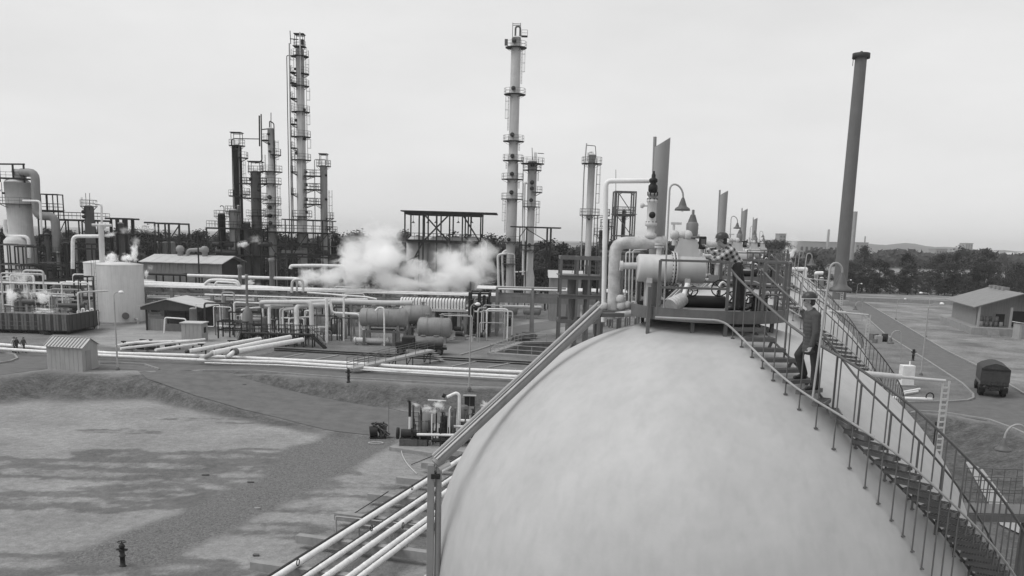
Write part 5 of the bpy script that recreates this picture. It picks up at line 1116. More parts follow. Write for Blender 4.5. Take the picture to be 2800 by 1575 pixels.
MB().box(tp(0,0,.85), (5.4, .9, .25), .05).build('chassis', 'steel_dark', tt); MB().box(tp(2.4,0,1.65), (1.5, 2.0, 1.4), .05).build('cab', 'steel_dark', tt, bevel=.15); MB().box(tp(3.6,0,1.25), (1.2, 1.3, .8), .05).build('bonnet', 'steel_dark', tt, bevel=.15); MB().box(tp(2.5,0,2.0), (1.2, 2.06, .45), .05).build('cab_window', 'black', tt)
for f_ in (3.5, -1.3, -2.3):
    for s in (-1, 1): wheel(tt, tp(f_, s*.95, .5), .5, .35, sd_)
for s in (-1,1): MB().box(tp(-1.8, s*1.0, 1.08), (2.4, .5, .06), .05).build('mudguard', 'steel_dark', tt)
for f_ in (-1.8, .2): MB().cyl(tp(f_,0,2.42), tp(f_,0,2.62), .35, 12).build('hatch', 'steel_mid', tt)
# ---------- small-bore clutter among the units: each its own run, pump or exchanger
random.seed(21)
for k in range(64):
    Yk = random.choice((random.uniform(123,139), random.uniform(149,157), random.uniform(150,158))); x = random.uniform(100, 1330) if Yk > 145 else random.choice((random.uniform(560,960), random.uniform(1285,1335), random.uniform(150,230)))
    g0 = gpt(x, 860, Yk); h = random.uniform(2.2, 5.5); w_ = random.uniform(.8, 4.5)*random.choice((-1,1)); r = random.choice((.05,.07,.09,.12)); 
    if random.random() < .6: pts = [g0, g0+V(0,0,h), g0+V(w_,0,h), g0+V(w_,0,0)]; lab = 'white goalpost pipe run among the process units'; g_ = 'goalpost pipe runs'
    else: pts = [g0, g0+V(0,0,h), g0+V(0,random.uniform(2,5),h), g0+V(w_,5,h)]; lab = 'white bent riser pipe among the process units'; g_ = 'bent riser pipes'
    pipe(lab, pts, r, random.choice(('pipe_white','pipe_grey','pipe_grey','vessel_light')), g_, 'riser_pipe', n=6)
for k in range(40):
    Yk = random.choice((random.uniform(124,140), random.uniform(149,158))); x = random.uniform(120, 1330) if Yk > 145 else random.choice((random.uniform(560,960), random.uniform(1250,1330))); p = gpt(x, 860, Yk)
    t_ = thing('process_pump', 'dark pump on a concrete plinth among the process units', 'pump', p, 'pumps among the units'); MB().cyl(p+V(-.6,0,.75), p+V(.4,0,.75), .34, 10).build('motor', 'steel_dark', t_); MB().lathe(p+V(.4,0,.75), [(0,0),(.45,.03),(.45,.25),(0,.3)], 12, (1,0,0)).build('casing', 'steel_mid', t_); MB().box(p+V(0,0,.2), (1.7,.9,.45)).build('plinth', 'concrete', t_)
    if k % 3 == 0: MB().tube([p+V(.55,0,.8), p+V(.55,0,3.2)], .09, 6).build('discharge_pipe', 'pipe_white', t_)
for k in range(12):
    Yk = random.uniform(149,157) if k % 2 else random.uniform(126,139); x = random.uniform(130, 1300) if k % 2 else random.uniform(570, 950); yy = random.uniform(770, 800) if k % 2 else random.uniform(845, 880)
    hdrum('grey exchanger shell lying among the process units', x, x+random.uniform(50,80), yy, random.uniform(10,15), Yk, random.choice(('vessel_mid','vessel_dark','vessel_light')), 'heat_exchanger', group='exchangers among the units', cat='heat exchanger', ends=.15)
for k in range(16):
    Yk = random.uniform(149,158); x = 110+k*78+random.uniform(-20,20); xs = [X_(x,800,Yk), X_(x+random.uniform(40,70),800,Yk)]; zt = random.uniform(4,8.5)
    frame('pipe_bent', 'low dark steel bent among the process units', xs, [Yk, Yk+3], [zt*.55, zt], random.choice(('steel_dark','steel_mid','steel_dark')), .2, .2, group='steel bents among the units')

random.seed(99)
for k in range(60):                                    # dense small bore runs and dark drums close behind the loops and at the far left
    zone = k % 3; x = random.uniform(570, 960) if zone else random.uniform(0, 235); Yk = random.uniform(119.5, 128) if zone else random.uniform(128, 150)
    if zone and 640 < x < 870: Yk = random.uniform(119.5, 124)
    g0 = gpt(x, 860, Yk); h = random.uniform(1.2, 5.0) if zone else random.uniform(2, 7); w_ = random.uniform(.8, 4)*random.choice((-1, 1)); q = random.random()
    if q < .4: pipe('dark upright pipe frame in the crowded valve yard', [g0, g0+V(0,0,h), g0+V(w_,0,h), g0+V(w_,0,0)], random.choice((.07,.1,.13)), random.choice(('pipe_dark','steel_mid')), 'dark pipe frames', 'pipe_arch', n=6)
    elif q < .62: pipe('pale bent pipe in the crowded valve yard', [g0, g0+V(0,0,h), g0+V(w_,.5,h), g0+V(w_,.5,h*.3), g0+V(w_*1.6,.5,h*.3)], random.choice((.06,.09,.12)), 'pipe_white', 'pale bent pipes', 'bent_pipe', n=6)
    elif q < .82:
        t_ = thing('upright_drum', 'dark upright drum in the crowded valve yard', 'drum', g0, 'dark upright drums'); r = random.uniform(.3, .7); MB().lathe(g0, [(r,.3),(r,h*.7),(r*.7,h*.75),(0,h*.78)], 12).build('shell', random.choice(('vessel_dark','tower_grey','vessel_dark')), t_)
        for a in (0, 2.1, 4.2): MB().beam(g0+V(r*.8*math.cos(a), r*.8*math.sin(a), -.05), g0+V(r*.8*math.cos(a), r*.8*math.sin(a), .5), .1).build('leg', 'steel_dark', t_)
    else: frame('pipe_bent', 'short dark steel bent in the crowded valve yard', [g0.x, g0.x+abs(w_)+1], [Yk, Yk+2], [h*.5, h], 'steel_dark', .16, .16, group='bents in the valve yard')
for k in range(14):
    x = random.uniform(-10, 240); Yk = random.uniform(150, 158); g0 = gpt(x, 860, Yk); zt_ = random.uniform(5, 11); frame('pipe_bent', 'tall dark steel bent before the reactor', [g0.x, g0.x+random.uniform(2, 5)], [Yk, Yk+2.5], [zt_*.4, zt_*.7, zt_], random.choice(('steel_dark','steel_mid')), .18, .2, group='bents before the reactor')
for k in range(12):
    x = random.uniform(-20, 230); y = random.uniform(735, 840); Yk = random.uniform(136, 158); a_ = P(x, y, Yk); ln_ = random.uniform(2, 7); pipe('pale horizontal run before the reactor', [V(a_.x, Yk, 0), a_, a_+V(ln_,0,0), V(a_.x+ln_, Yk, 0)], random.choice((.08,.12,.18)), random.choice(('pipe_white','vessel_light')), 'runs before the reactor', 'bent_pipe', n=8)
# ================================================================== NEAR LEFT: shed, lamps, hydrants, skid, pipe bundle
sh = thing('metal_shed', 'small pale sheet-metal shed with ribbed gable roof by the road', 'shed', V(*G(200,1012).xy, 0))
A, B, C_ = G(131,1010), G(228,1017), G(269,1005); u = (B-A); Lw = u.length; u.normalize(); v = (C_-B); Ld_ = v.length; v.normalize(); D_ = A+v*Ld_
zE = 2.45; zR = 3.15
def panelwall(p, q, n, nm='wall_panel', zt=zE, m_='sheet_light'):
    d_ = q-p; ang = math.atan2(d_.y, d_.x); w_ = d_.length/n
    for k in range(n): c_ = p+d_*((k+.5)/n); MB().box((c_.x, c_.y, zt/2-.03), (w_-.025, .06, zt+.06), ang).build(nm, m_, sh)
panelwall(A, B, 8); panelwall(D_, C_, 8); panelwall(A, D_, 4); panelwall(B, C_, 4)
for p, q in ((A, D_), (B, C_)):
    m_ = (p+q)/2; mb = MB(); o_ = u*(.02 if p is B else -.02); mb.add([p+V(0,0,zE)+o_, q+V(0,0,zE)+o_, m_+V(0,0,zR-.05)+o_], [(0,1,2)]); mb.build('gable', 'sheet_light', sh)
q1 = B+v*(Ld_*.35)+u*.05; MB().box((q1.x, q1.y, 1.0), (.04, Ld_*.32, 2.0), math.atan2(v.y, v.x)-PI/2).build('door', 'sheet_mid', sh)
n = 12
for side in (0, 1):
    for k in range(n):
        a0, a1 = -.2+(Lw+.4)*k/n, -.2+(Lw+.4)*(k+1)/n; e0 = A-v*.25 if side == 0 else D_+v*.25; r0 = A+v*(Ld_/2)
        def rp_(s, t0): b_ = (e0 if t0 == 0 else r0)+u*s; return V(b_.x, b_.y, (zE-.08 if t0 == 0 else zR))
        mb = MB(); q = [rp_(a0,0), rp_(a1-.03,0), rp_(a1-.03,1), rp_(a0,1)]; mb.add(q+[p-V(0,0,.05) for p in q], [(0,1,2,3),(7,6,5,4),(0,4,5,1),(1,5,6,2),(2,6,7,3),(3,7,4,0)]); o = mb.build('roof_sheet', 'roof_light', sh)
        mb = MB(); mb.beam(q[0]+V(0,0,.03), q[3]+V(0,0,.03), .09, .1); mb.build('roof_rib', 'sheet_mid', sh)
MB().beam(A+v*(Ld_/2)+V(0,0,zR+.03)-u*.2, B+v*(Ld_/2)+V(0,0,zR+.03)+u*.2, .2, .07).build('ridge_cap', 'sheet_light', sh)
def gp(x, y, z_=ZB):
    p = G(x, y, z_)
    for _ in range(6): p = G(x, y, Hz(p.x, p.y))
    return p
def lamppost(label, base, h, arm, rr=.09, group=None, double=None):
    t_ = thing('street_lamp', label, 'lamp post', base, group); top = base+V(0,0,h); a_ = Vector(arm)
    MB().tube([base-V(0,0,.05), base+V(0,0,h*.5), top-V(0,0,.7)], [rr, rr*.8, rr*.6], 10).build('pole', 'steel_light', t_)
    MB().tube(fillet([top-V(0,0,.75), top, top+a_*.4+V(0,0,.25), top+a_+V(0,0,.3)], .6), rr*.5, 8).build('arm', 'steel_light', t_)
    c_ = top+a_*1.15+V(0,0,.28); MB().lathe(c_, [(0,.14),(.16,.1),(.28,-.02),(.24,-.12),(0,-.2)], 14).build('lamp_head', 'lamp_glass', t_)
    MB().lathe(base, [(.22,0),(.22,.12),(rr,.3)], 10).build('foot', 'steel_mid', t_)
    return t_
def post_px(label, bx, by, tx, ty, arm, z_=0, group=None):
    b_ = gp(bx, by, z_); lamppost(label, b_, Zt(tx, ty, b_.y)-b_.z, arm, group=group)
post_px('slim street lamp standing beside the metal shed', 322, 1012, 320, 806, (.55,.2,0)); post_px('slim street lamp on the bank behind the pump skid', 1283, 1066, 1287, 838, (.55,-.2,0), -.1)
def hydrant(label, p, h=1.25, wheel_=True, m_='steel_dark'):
    t_ = thing('hydrant', label, 'hydrant', p); k = h/1.25
    MB().lathe(p, [(0,-.1),(.17*k,-.1),(.17*k,.04*k),(.12*k,.06*k),(.12*k,.5*k),(.16*k,.51*k),(.16*k,.56*k),(.12*k,.58*k),(.12*k,.98*k),(.15*k,1.0*k),(.14*k,1.08*k),(.07*k,1.16*k),(0,1.17*k)], 16).build('barrel', m_, t_)
    for a in (0, PI, -PI/2): q = p+V(.12*k*math.cos(a), .12*k*math.sin(a), .86*k); MB().cyl(p+V(0,0,.86*k), p+V(.26*k*math.cos(a), .26*k*math.sin(a), .86*k), .06*k, 10).build('outlet', m_, t_)
    if wheel_:
        c_ = p+V(0,0,1.25*k); MB().tube([c_+V(.2*k*math.cos(a), .2*k*math.sin(a), 0) for a in np.linspace(0, 2*PI, 17)[:-1]], .018*k, 6, closed=True).build('handwheel', m_, t_)
        mb = MB(); mb.tube([c_-V(.2*k,0,0), c_+V(.2*k,0,0)], .014*k, 5); mb.tube([c_-V(0,0,.15*k), c_+V(0,0,.03)], .03*k, 6); mb.build('stem', m_, t_)
    return t_
hydrant('dark standpipe hydrant with handwheel alone on the gravel', gp(336, 1548), 1.18); hydrant('dark hydrant at the kerb of the plant road', gp(953, 1044, 0), 1.35, False); hydrant('dark hydrant beside the triangular plot kerb', G(2496, 986), 1.6, False)
for k, (x, y, h, lab) in enumerate(((277,1078,.7,'short black stub post on the dirt below the shed'), (964,1090,1.0,'thin dark marker post at the foot of the bank'))):
    p = gp(x, y); MB().lathe(p, [(0,-.1),(.12,-.1),(.10,h-.1),(.15,h-.08),(.15,h),(0,h)], 10).build('marker_post', 'steel_dark', None, lab, 'post')
p = gp(764, 1040, -.4); MB().box(p+V(0,0,.12), (.55, 1.9, .12), .5, Matrix.Rotation(math.radians(-14), 3, 'X')).build('concrete_slab', 'concrete', None, 'pale concrete slab chute leaning on the bank', 'slab')
random.seed(9)
for k, (x, y) in enumerate(((668,1053),(705,1392),(683,1320),(1284,1235),(700,1520),(342,1032),(560,1300))):
    p = gp(x, y); a = random.uniform(0, 3); mb = MB(); mb.poly([p+V(.3*math.cos(a+t_)*random.uniform(.5,1), .16*math.sin(a+t_)*random.uniform(.6,1), .09) for t_ in np.linspace(0, 2*PI, 7)[:-1]], .12); mb.build('rubble', 'concrete' if k % 2 else 'rust', None, 'scrap of rubble lying on the bare dirt', 'rubble', 'scraps of rubble')
# ---------- insulated pipe bundle on sleepers passing under the sphere
d0, d1 = G(772, 1575, -.75), G(1161, 1324, -.75); ud = (d1-d0).normalized(); un = V(ud.y, -ud.x, 0)
offs_ = [(0,.15,'pipe_white','first (outermost) thick'), (1.15,.13,'pipe_white','second thick'), (1.95,.15,'pipe_white','third thick'), (2.85,.13,'pipe_white','fourth thick'), (3.3,.13,'pipe_white','fifth (innermost) thick'), (-.5,.06,'pipe_dark','thin black'), (-.33,.05,'pipe_white','thin white'), (.78,.05,'pipe_dark','thin black inner')]
for k, (of, r, m_, nm) in enumerate(offs_):
    a, b_ = d0-ud*10+un*of, d0+ud*52+un*of; a.z = b_.z = -.78+r
    o = pipe('%s pipe of the bundle on concrete sleepers' % nm, [a, b_, b_-V(0,0,1.2)], r, m_, n=14, name='bundle_pipe')
    if r > .1:
        mb = MB(); kk = int(62/.9)
        for i in range(kk): mb.lathe(a.lerp(b_, (i+.5)/kk), [(r,-.025),(r+.012,-.025),(r+.012,.025),(r,.025)], 12, ud)
        mb.build('bands', m_, o)['kind'] = 'stuff'
sl = [G(x, y, -.85) for x, y in ((712,1540),(838,1464),(936,1404),(1022,1350),(1094,1308),(1157,1266))]
st_ = [(p-d0).dot(ud) for p in sl]; step = (st_[-1]-st_[0])/5
for k in range(-1, 9):
    c_ = d0+ud*(st_[0]+step*k)+un*.9; a_ = c_-un*3.2; b_ = c_+un*3.9; a_.z = b_.z = -.98; MB().beam(a_, b_, .42, .4).build('concrete_sleeper', 'concrete', None, 'concrete sleeper beam under the pipe bundle near the sphere', 'sleeper', 'sleepers under the bundle')
for k, (x, y) in enumerate(((815,1545),(1127,1338),(1102,1443),(1016,1450))):
    p = G(x, y, -.5); MB().tube([p+ud*.12*math.cos(a)+V(0,0,.12+.15*math.sin(a)) for a in np.linspace(0, 2*PI, 15)[:-1]], .025, 6, closed=True).build('pipe_clamp', 'steel_dark', None, 'black ring clamp standing on the bundle pipes', 'clamp', 'bundle clamps')
def goal(label, pts, r=.045): pipe(label, pts, r, 'steel_light', n=8, bend=2, name='guard_rail', cat='railing')
zr_ = .35
def gz_px(x, y): return G(x, y, ZB)
a = G(919, 1456, ZB); goal('pale pipe guard rail across the bundle, farther one', [a, V(a.x, a.y, Zt(921, 1412, a.y)), P(1215, 1444, a.y-.6)])
a = G(982, 1474, ZB); goal('pale pipe guard rail across the bundle, nearer one', [a, V(a.x, a.y, Zt(980, 1436, a.y)), P(1215, 1457, a.y-.4)])
for k, (x, y0, y1) in enumerate(((1068,1445,1492),(1113,1455,1500))): p = G(x, y1, ZB); MB().tube([p, V(p.x, p.y, Zt(x, y0, p.y))], .045, 8).build('guard_post', 'steel_light', None, 'pale post of the guard rail by the bundle', 'post', 'guard rail posts')
for k, (x0, y0, x1, y1) in enumerate(((968,1406,1062,1344),(1125,1272,1180,1248))): pipe('loose thin black rod leaning on the sleepers', [gp(x0, y0)+V(0,0,.04), G(x1, y1, -.55)], .03, 'pipe_dark', 'loose rods', 'rod', n=6)
# ---------- pump skid with steam
sk = thing('pump_skid', 'crowded dark pump skid on a concrete pad below the bank', 'pump skid', gp(1160, 1225)); zs = ZB+.1
pad = [G(x, y, ZB+.28) for x, y in ((1064,1222),(1098,1206),(1330,1225),(1360,1260),(1200,1242))]
mb = MB(); mb.poly(pad[::-1] if (pad[1]-pad[0]).cross(pad[2]-pad[1]).z < 0 else pad, .5); mb.build('pad', 'concrete', sk)
zp = ZB+.28; Yp = G(1118, 1216, zp).y
def sk_p(x, y, dy=0): return P(x, y, Yp+dy)
def sg(x, dy=0): q = P(x, 1215, Yp+dy); return V(q.x, q.y, zp)
MB().box(sg(1118)+V(0,0,.25), (1.3, 1.0, .5)).build('plinth', 'rust', sk); MB().box(sg(1150)+V(0,0,.22), (1.0, .8, .45)).build('plinth', 'rust', sk)
MB().cyl(sg(1108)+V(-.3,0,.85), sg(1130)+V(.2,0,.85), .32, 14).build('motor', 'steel_dark', sk); MB().lathe(sg(1105)+V(-.35,0,.85), [(0,0),(.42,.02),(.45,.1),(.45,.2),(0,.24)], 16, (-1,0,0)).build('pump_casing', 'steel_dark', sk)
MB().cyl(sg(1150)+V(-.4,.1,.7), sg(1165)+V(.2,.1,.7), .28, 12).build('motor', 'steel_dark', sk)
zst = sk_p(1119, 1100).z; MB().tube([sg(1119)+V(0,.2,.9), V(sg(1119).x, Yp+.2, zst-1)], .085, 10).build('exhaust_lower', 'pipe_white', sk); MB().tube([V(sg(1119).x, Yp+.2, zst-1.1), V(sg(1119).x, Yp+.2, zst), V(sg(1119).x-.12, Yp+.1, zst+.1)], .1, 10).build('exhaust_stack', 'steel_dark', sk)
c_ = sg(1165, 2); MB().lathe(c_, [(0,.4),(.45,.42),(.55,.55),(.55,sk_p(1165,1124,2).z-zp-.1),(.4,sk_p(1165,1124,2).z-zp),(0,sk_p(1165,1120,2).z-zp)], 18).build('vertical_tank', 'vessel_mid', sk)
for a in (0, 2, 4): MB().beam(c_+V(.45*math.cos(a),.45*math.sin(a),0), c_+V(.45*math.cos(a),.45*math.sin(a),.6), .08).build('tank_leg', 'steel_dark', sk)
ladder(MB(), sg(1137, 1.8), sk_p(1137,1128,1.8).z, cage=False, step=.35).build('ladder', 'steel_dark', sk)
c_ = sg(1213, 1); MB().lathe(c_, [(0,.2),(.25,.2),(.27,sk_p(1213,1138,1).z-zp),(0,sk_p(1213,1134,1).z-zp)], 14).build('dark_filter', 'steel_dark', sk); c_ = sg(1234, 1.2); MB().lathe(c_, [(0,.2),(.2,.2),(.2,sk_p(1234,1142,1).z-zp),(0,sk_p(1234,1138,1).z-zp)], 14).build('dark_filter', 'steel_mid', sk)
c_ = sg(1268, 3); MB().lathe(c_, [(0,.2),(.35,.2),(.35,sk_p(1268,1112,3).z-zp),(.2,sk_p(1268,1108,3).z-zp),(0,sk_p(1268,1106,3).z-zp)], 14).build('filter_vessel', 'steel_mid', sk)
MB().tube(fillet([V(sg(1255,2).x,Yp+2,zp), sk_p(1256,1080,2), sk_p(1248,1074,2), sk_p(1222,1086,2)], .5), .12, 12).build('arched_pipe', 'pipe_white', sk); MB().tube([sk_p(1218,1084,2), sk_p(1210,1080,2)], .16, 10).build('valve_head', 'steel_dark', sk)
MB().tube([V(sg(1181,.3).x,Yp+.3,zp), sk_p(1181,1132,.3)], .055, 8).build('standpipe', 'pipe_white', sk); MB().tube([V(sg(1229,.3).x,Yp+.5,zp), sk_p(1229,1120,.5), sk_p(1233,1112,.5)], .05, 8).build('standpipe', 'pipe_white', sk)
for k, (x0, x1, y, dy, m_, r) in enumerate(((1140,1265,1188,-.4,'pipe_white',.1),(1180,1300,1205,0,'steel_dark',.1),(1140,1240,1200,.5,'pipe_dark',.08),(1240,1310,1166,1,'pipe_white',.1),(1260,1320,1150,1.8,'pipe_white',.12),(1170,1220,1094,2,'pipe_white',.05),(1130,1200,1183,.4,'steel_mid',.06))):
    MB().tube([sk_p(x0, y, dy), sk_p(x1, y+2, dy)], r, 8).build('cross_pipe', m_, sk)
random.seed(2)
for k in range(60):
    x = random.uniform(1125, 1310); dy = random.uniform(-.5, 3.5); b_ = sg(x, dy); h = random.uniform(.6, 2.6); mb = MB(); mb.tube([b_, b_+V(0,0,h)], random.choice((.04,.06,.08)), 6)
    if k % 2: mb.tube([b_+V(0,0,h)+V(.16*math.cos(a), .16*math.sin(a), 0) for a in np.linspace(0, 2*PI, 11)[:-1]], .02, 5, closed=True); 
    mb.build('valve_stem', random.choice(('steel_dark','steel_dark','steel_mid','rust')), sk)
    if k % 3 == 0: MB().cyl(b_+V(-.2,0,.4), b_+V(.25,0,.4), .15, 8).build('valve_body', 'steel_dark', sk)
for k in range(9): b_ = sg(1125+k*22, random.uniform(-.6, 2)); MB().beam(b_, b_+V(0,0,1.15), .07).build('support_leg', 'steel_dark', sk)
cab = thing('switch_cabinet', 'dark open-fronted switch cabinet on legs behind the pump skid', 'cabinet', gp(1284, 1165)); YK = gp(1284, 1150).y; c_ = P(1284, 1097, YK); w_ = .95
for dx in (-.45, .45): MB().beam((c_.x+dx, YK+.1, ZB), (c_.x+dx, YK+.1, c_.z), .07).build('leg', 'steel_dark', cab)
MB().box((c_.x, YK+.2, c_.z), (w_, .35, .9)).build('case', 'sheet_mid', cab); MB().box((c_.x, YK, c_.z+.5), (w_+.15, .6, .05)).build('roof', 'sheet_light', cab); MB().box((c_.x-.22, YK+.01, c_.z-.02), (.42, .04, .8)).build('dark_door', 'black', cab); MB().box((c_.x+.24, YK+.01, c_.z-.02), (.40, .04, .8)).build('door', 'steel_dark', cab)
# welding set with tangled hoses, coil, tripod and hoses
wd = thing('welding_set', 'dark engine set heaped with tangled hoses on the gravel edge', 'welding set', gp(1034, 1200)); c_ = gp(1030, 1198)
MB().cyl(c_+V(-.55,0,.5), c_+V(.05,.1,.55), .42, 14).build('engine_drum', 'steel_dark', wd); MB().box(c_+V(.45,.2,.55), (.5,.5,1.0), .4).build('tank_case', 'steel_mid', wd, bevel=.05); MB().beam(c_+V(-.5,-.2,.05), c_+V(.7,.1,.05), .5, .1).build('skid_base', 'steel_dark', wd)
for k in range(14):
    q = [c_+V(random.uniform(-.6,.9), random.uniform(-.3,.3), random.uniform(.5,1.35)) for _ in range(4)]+[c_+V(random.uniform(.3,1.1), random.uniform(-.3,.2), random.uniform(.1,.4))]; MB().tube(fillet(q, .3), .03, 6).build('hose', 'black' if k % 3 else 'steel_mid', wd)
c_ = gp(1028, 1213); MB().tube([c_+V(.55*math.cos(a), .28*math.sin(a), .06+.01*(k%3)) for k, a in enumerate(np.linspace(0, 6*PI, 50))], .03, 6).build('coiled_hose', 'light_cloth', None, 'pale coiled hose lying beside the tangled welding set', 'hose')
MB().tube(fillet([gp(1096,1218)+V(0,0,.25), gp(1098,1240)+V(0,0,.04), gp(1108,1262)+V(0,0,.04), gp(1122,1280)+V(0,0,.04), gp(1140,1297)+V(0,0,.04)], 1.0), .035, 6).build('ground_hose', 'light_cloth', None, 'pale hose trailing from the pad to the pipe bundle', 'hose')
p = gp(1063, 1195); MB().tube([p, V(p.x, p.y, Zt(1063, 1104, p.y))], .02, 6).build('guy_pole', 'steel_mid', None, 'thin pole beside the welding set with a sagging wire', 'pole'); pt = P(1064, 1116, p.y); MB().tube([pt, pt.lerp(P(1150,1128,Yp+2), .5)-V(0,0,.12), P(1150,1128,Yp+2)], .012, 5).build('wire', 'steel_dark', None, 'sagging wire from the thin pole to the skid', 'wire')
# ================================================================== RIGHT: stack, dock, truck, lamps
bs = G(2292, 834); Yc = bs.y; zt = Zt(2340, 146, Yc)
ch = thing('chimney', 'very tall plain grey chimney with black collar at its top', 'chimney', bs)
for k in range(12):
    z0, z1 = zt*k/12, zt*(k+1)/12; r0, r1 = 1.62-.30*k/12, 1.62-.30*(k+1)/12; MB().lathe(bs, [(r0+.004*(k%2),z0),(r1+.004*(k%2),z1)], 28).build('shaft_section', 'chimney_grey', ch)
MB().lathe(bs, [(1.25,zt-.5),(1.85,zt-.5),(1.85,zt-1.1),(2.0,zt-1.1),(2.0,zt),(1.2,zt),(1.1,zt-.6)], 28).build('collar', 'steel_dark', ch)
MB().beam(bs+V(-1.8,0,zt-1), bs+V(-1.8,0,zt-2.8), .12).build('collar_hook', 'steel_dark', ch); MB().cyl(bs+V(0,0,zt), bs+V(0,0,zt+.5), .3, 8).build('finial', 'steel_dark', ch)
MB().lathe(bs, [(2.4,0),(2.4,1.2),(1.7,1.4)], 28).build('base', 'concrete', ch)
b2 = V(P(2328, 700, 420).x, 420, 0); c2 = thing('chimney', 'slim dark chimney behind the tall plain one', 'chimney', b2); MB().lathe(b2, [(1.0,0),(.9,Zt(2330,578,420)),(.6,Zt(2330,578,420))], 16).build('shaft', 'tower_grey', c2); MB().lathe(b2, [(1.6,0),(1.6,2),(1.0,2.2)], 16).build('base', 'concrete', c2)
# ---------- loading dock building
Yb = 152; z0w = Zt(2660, 838, Yb)
db_ = thing('loading_dock', 'low loading dock building with broad grey gable roof', 'building', V(*G(2760,920).xy, 0))
eL0, eL1 = G(2583, 817, 4.6), G(2664, 839, 4.6)       # left eave line
ax_ = (eL0-eL1); ax_.z = 0; ln = ax_.length; ax_.normalize(); pr_ = V(ax_.y, -ax_.x, 0)
if pr_.x < 0: pr_ = -pr_
W_ = 15.0; zr_ = 7.2; ridge_o = W_*.5; ln = max(ln, 16)
def dk(a, s, z_): q = eL1+ax_*a+pr_*s; return V(q.x, q.y, z_)
def slab(q, nm, m_, th=.15):
    mb = MB(); q = [Vector(p) for p in q]; nrm = (q[1]-q[0]).cross(q[2]-q[0]); q = q if nrm.z > 0 else q[::-1]; mb.add(q+[p-V(0,0,th) for p in q], [(0,1,2,3),(7,6,5,4),(0,4,5,1),(1,5,6,2),(2,6,7,3),(3,7,4,0)]); return mb.build(nm, m_, db_)
for k in range(8):
    a0, a1 = ln*k/8, ln*(k+1)/8-.04
    slab([dk(a0,0,4.6), dk(a1,0,4.6), dk(a1,ridge_o,zr_), dk(a0,ridge_o,zr_)], 'roof_sheet', 'roof_grey'); slab([dk(a0,W_,4.6), dk(a1,W_,4.6), dk(a1,ridge_o,zr_), dk(a0,ridge_o,zr_)], 'roof_sheet', 'roof_grey')
for k in range(4): p = dk(ln*.5+ln*.12*k, ridge_o, zr_); MB().box(p+V(0,0,.25), (1.2, .8, .5)).build('roof_vent', 'roof_grey', db_)
def wl(a0, s0, a1, s1, zb, zt_, nm, m_, th=.2): p, q = dk(a0, s0, 0), dk(a1, s1, 0); c_ = (p+q)/2; return MB().box((c_.x, c_.y, (zb+zt_)/2), ((q-p).length, th, zt_-zb), math.atan2((q-p).y, (q-p).x)).build(nm, m_, db_)
wl(4.5, 1.6, ln-.5, 1.6, 1.2, 5.1, 'side_wall', 'sheet_mid'); wl(4.5, 1.6, 4.5, W_-1, 1.2, 4.9, 'front_wall', 'sheet_mid'); wl(ln-.5, 1.6, ln-.5, W_-1, 1.2, 4.9, 'rear_wall', 'sheet_mid')
mb = MB(); mb.add([dk(4.4,1.6,4.85), dk(4.4,W_-1,4.85), dk(4.4,ridge_o,zr_-.2)], [(0,1,2)]); mb.build('gable', 'sheet_mid', db_)
wl(4.35, 7.2, 4.35, 11.8, 1.25, 3.9, 'loading_door', 'black', .12); wl(4.35, 4.6, 4.35, 6.0, 1.25, 3.3, 'door', 'steel_dark', .12)
c_ = dk(ln/2-.6, W_/2, .6); MB().box(c_, (ln+1.8, W_+.6, 1.2), math.atan2(ax_.y, ax_.x)).build('dock_base', 'concrete', db_)
for s in (1.0, W_*.4, W_-1): p = dk(.5, s, 0); MB().beam(V(p.x,p.y,1.2), V(p.x,p.y,4.7), .3).build('post', 'sheet_light', db_)
for k in range(5): p = dk(-1.3-.3*k, 3.0, 0); MB().box((p.x, p.y, (1.1-.22*k)/2), (.34, 1.8, 1.1-.22*k), math.atan2(ax_.y, ax_.x)).build('step', 'concrete', db_)
random.seed(4)
for k in range(9):
    p = dk(1.6+random.uniform(0,1.6), 1.9+k%5*.75, 1.2); MB().lathe(p, [(0,0),(.3,0),(.32,.45),(.3,.9),(0,.9)], 12).build('stacked_barrel', 'steel_mid' if k % 2 else 'vessel_mid', None, 'barrel standing on the loading dock under the roof', 'barrel', 'barrels on the dock')
    if k % 2: MB().lathe(p+V(0,0,.9), [(0,0),(.3,0),(.32,.45),(.3,.9),(0,.9)], 12).build('stacked_barrel', 'wood', None, 'barrel stacked on top of another on the loading dock', 'barrel', 'upper barrels on the dock')
bxh = thing('locker_hut', 'narrow pale upright hut beside the loading dock', 'hut', G(2800, 928)); c_ = G(2803, 928); zh = Zt(2800, 886, c_.y); MB().box((c_.x, c_.y+1, zh/2), (2.2, 2, zh)).build('wall', 'sheet_light', bxh); MB().box((c_.x, c_.y+1, zh+.05), (2.6, 2.4, .12), 0, Matrix.Rotation(.12, 3, 'Y')).build('roof', 'roof_light', bxh); MB().box((c_.x-.3, c_.y-.02, zh*.45), (.8, .06, zh*.8)).build('door', 'sheet_mid', bxh)
for k, (x, y) in enumerate(((2710,912),(2735,924),(2770,930))): p = G(x, y); MB().box(p+V(0,0,.1), (2.6, .35, .2), -.3).build('timber_baulk', 'concrete', None, 'pale timber baulk lying in front of the loading dock', 'timber', 'baulks by the dock')
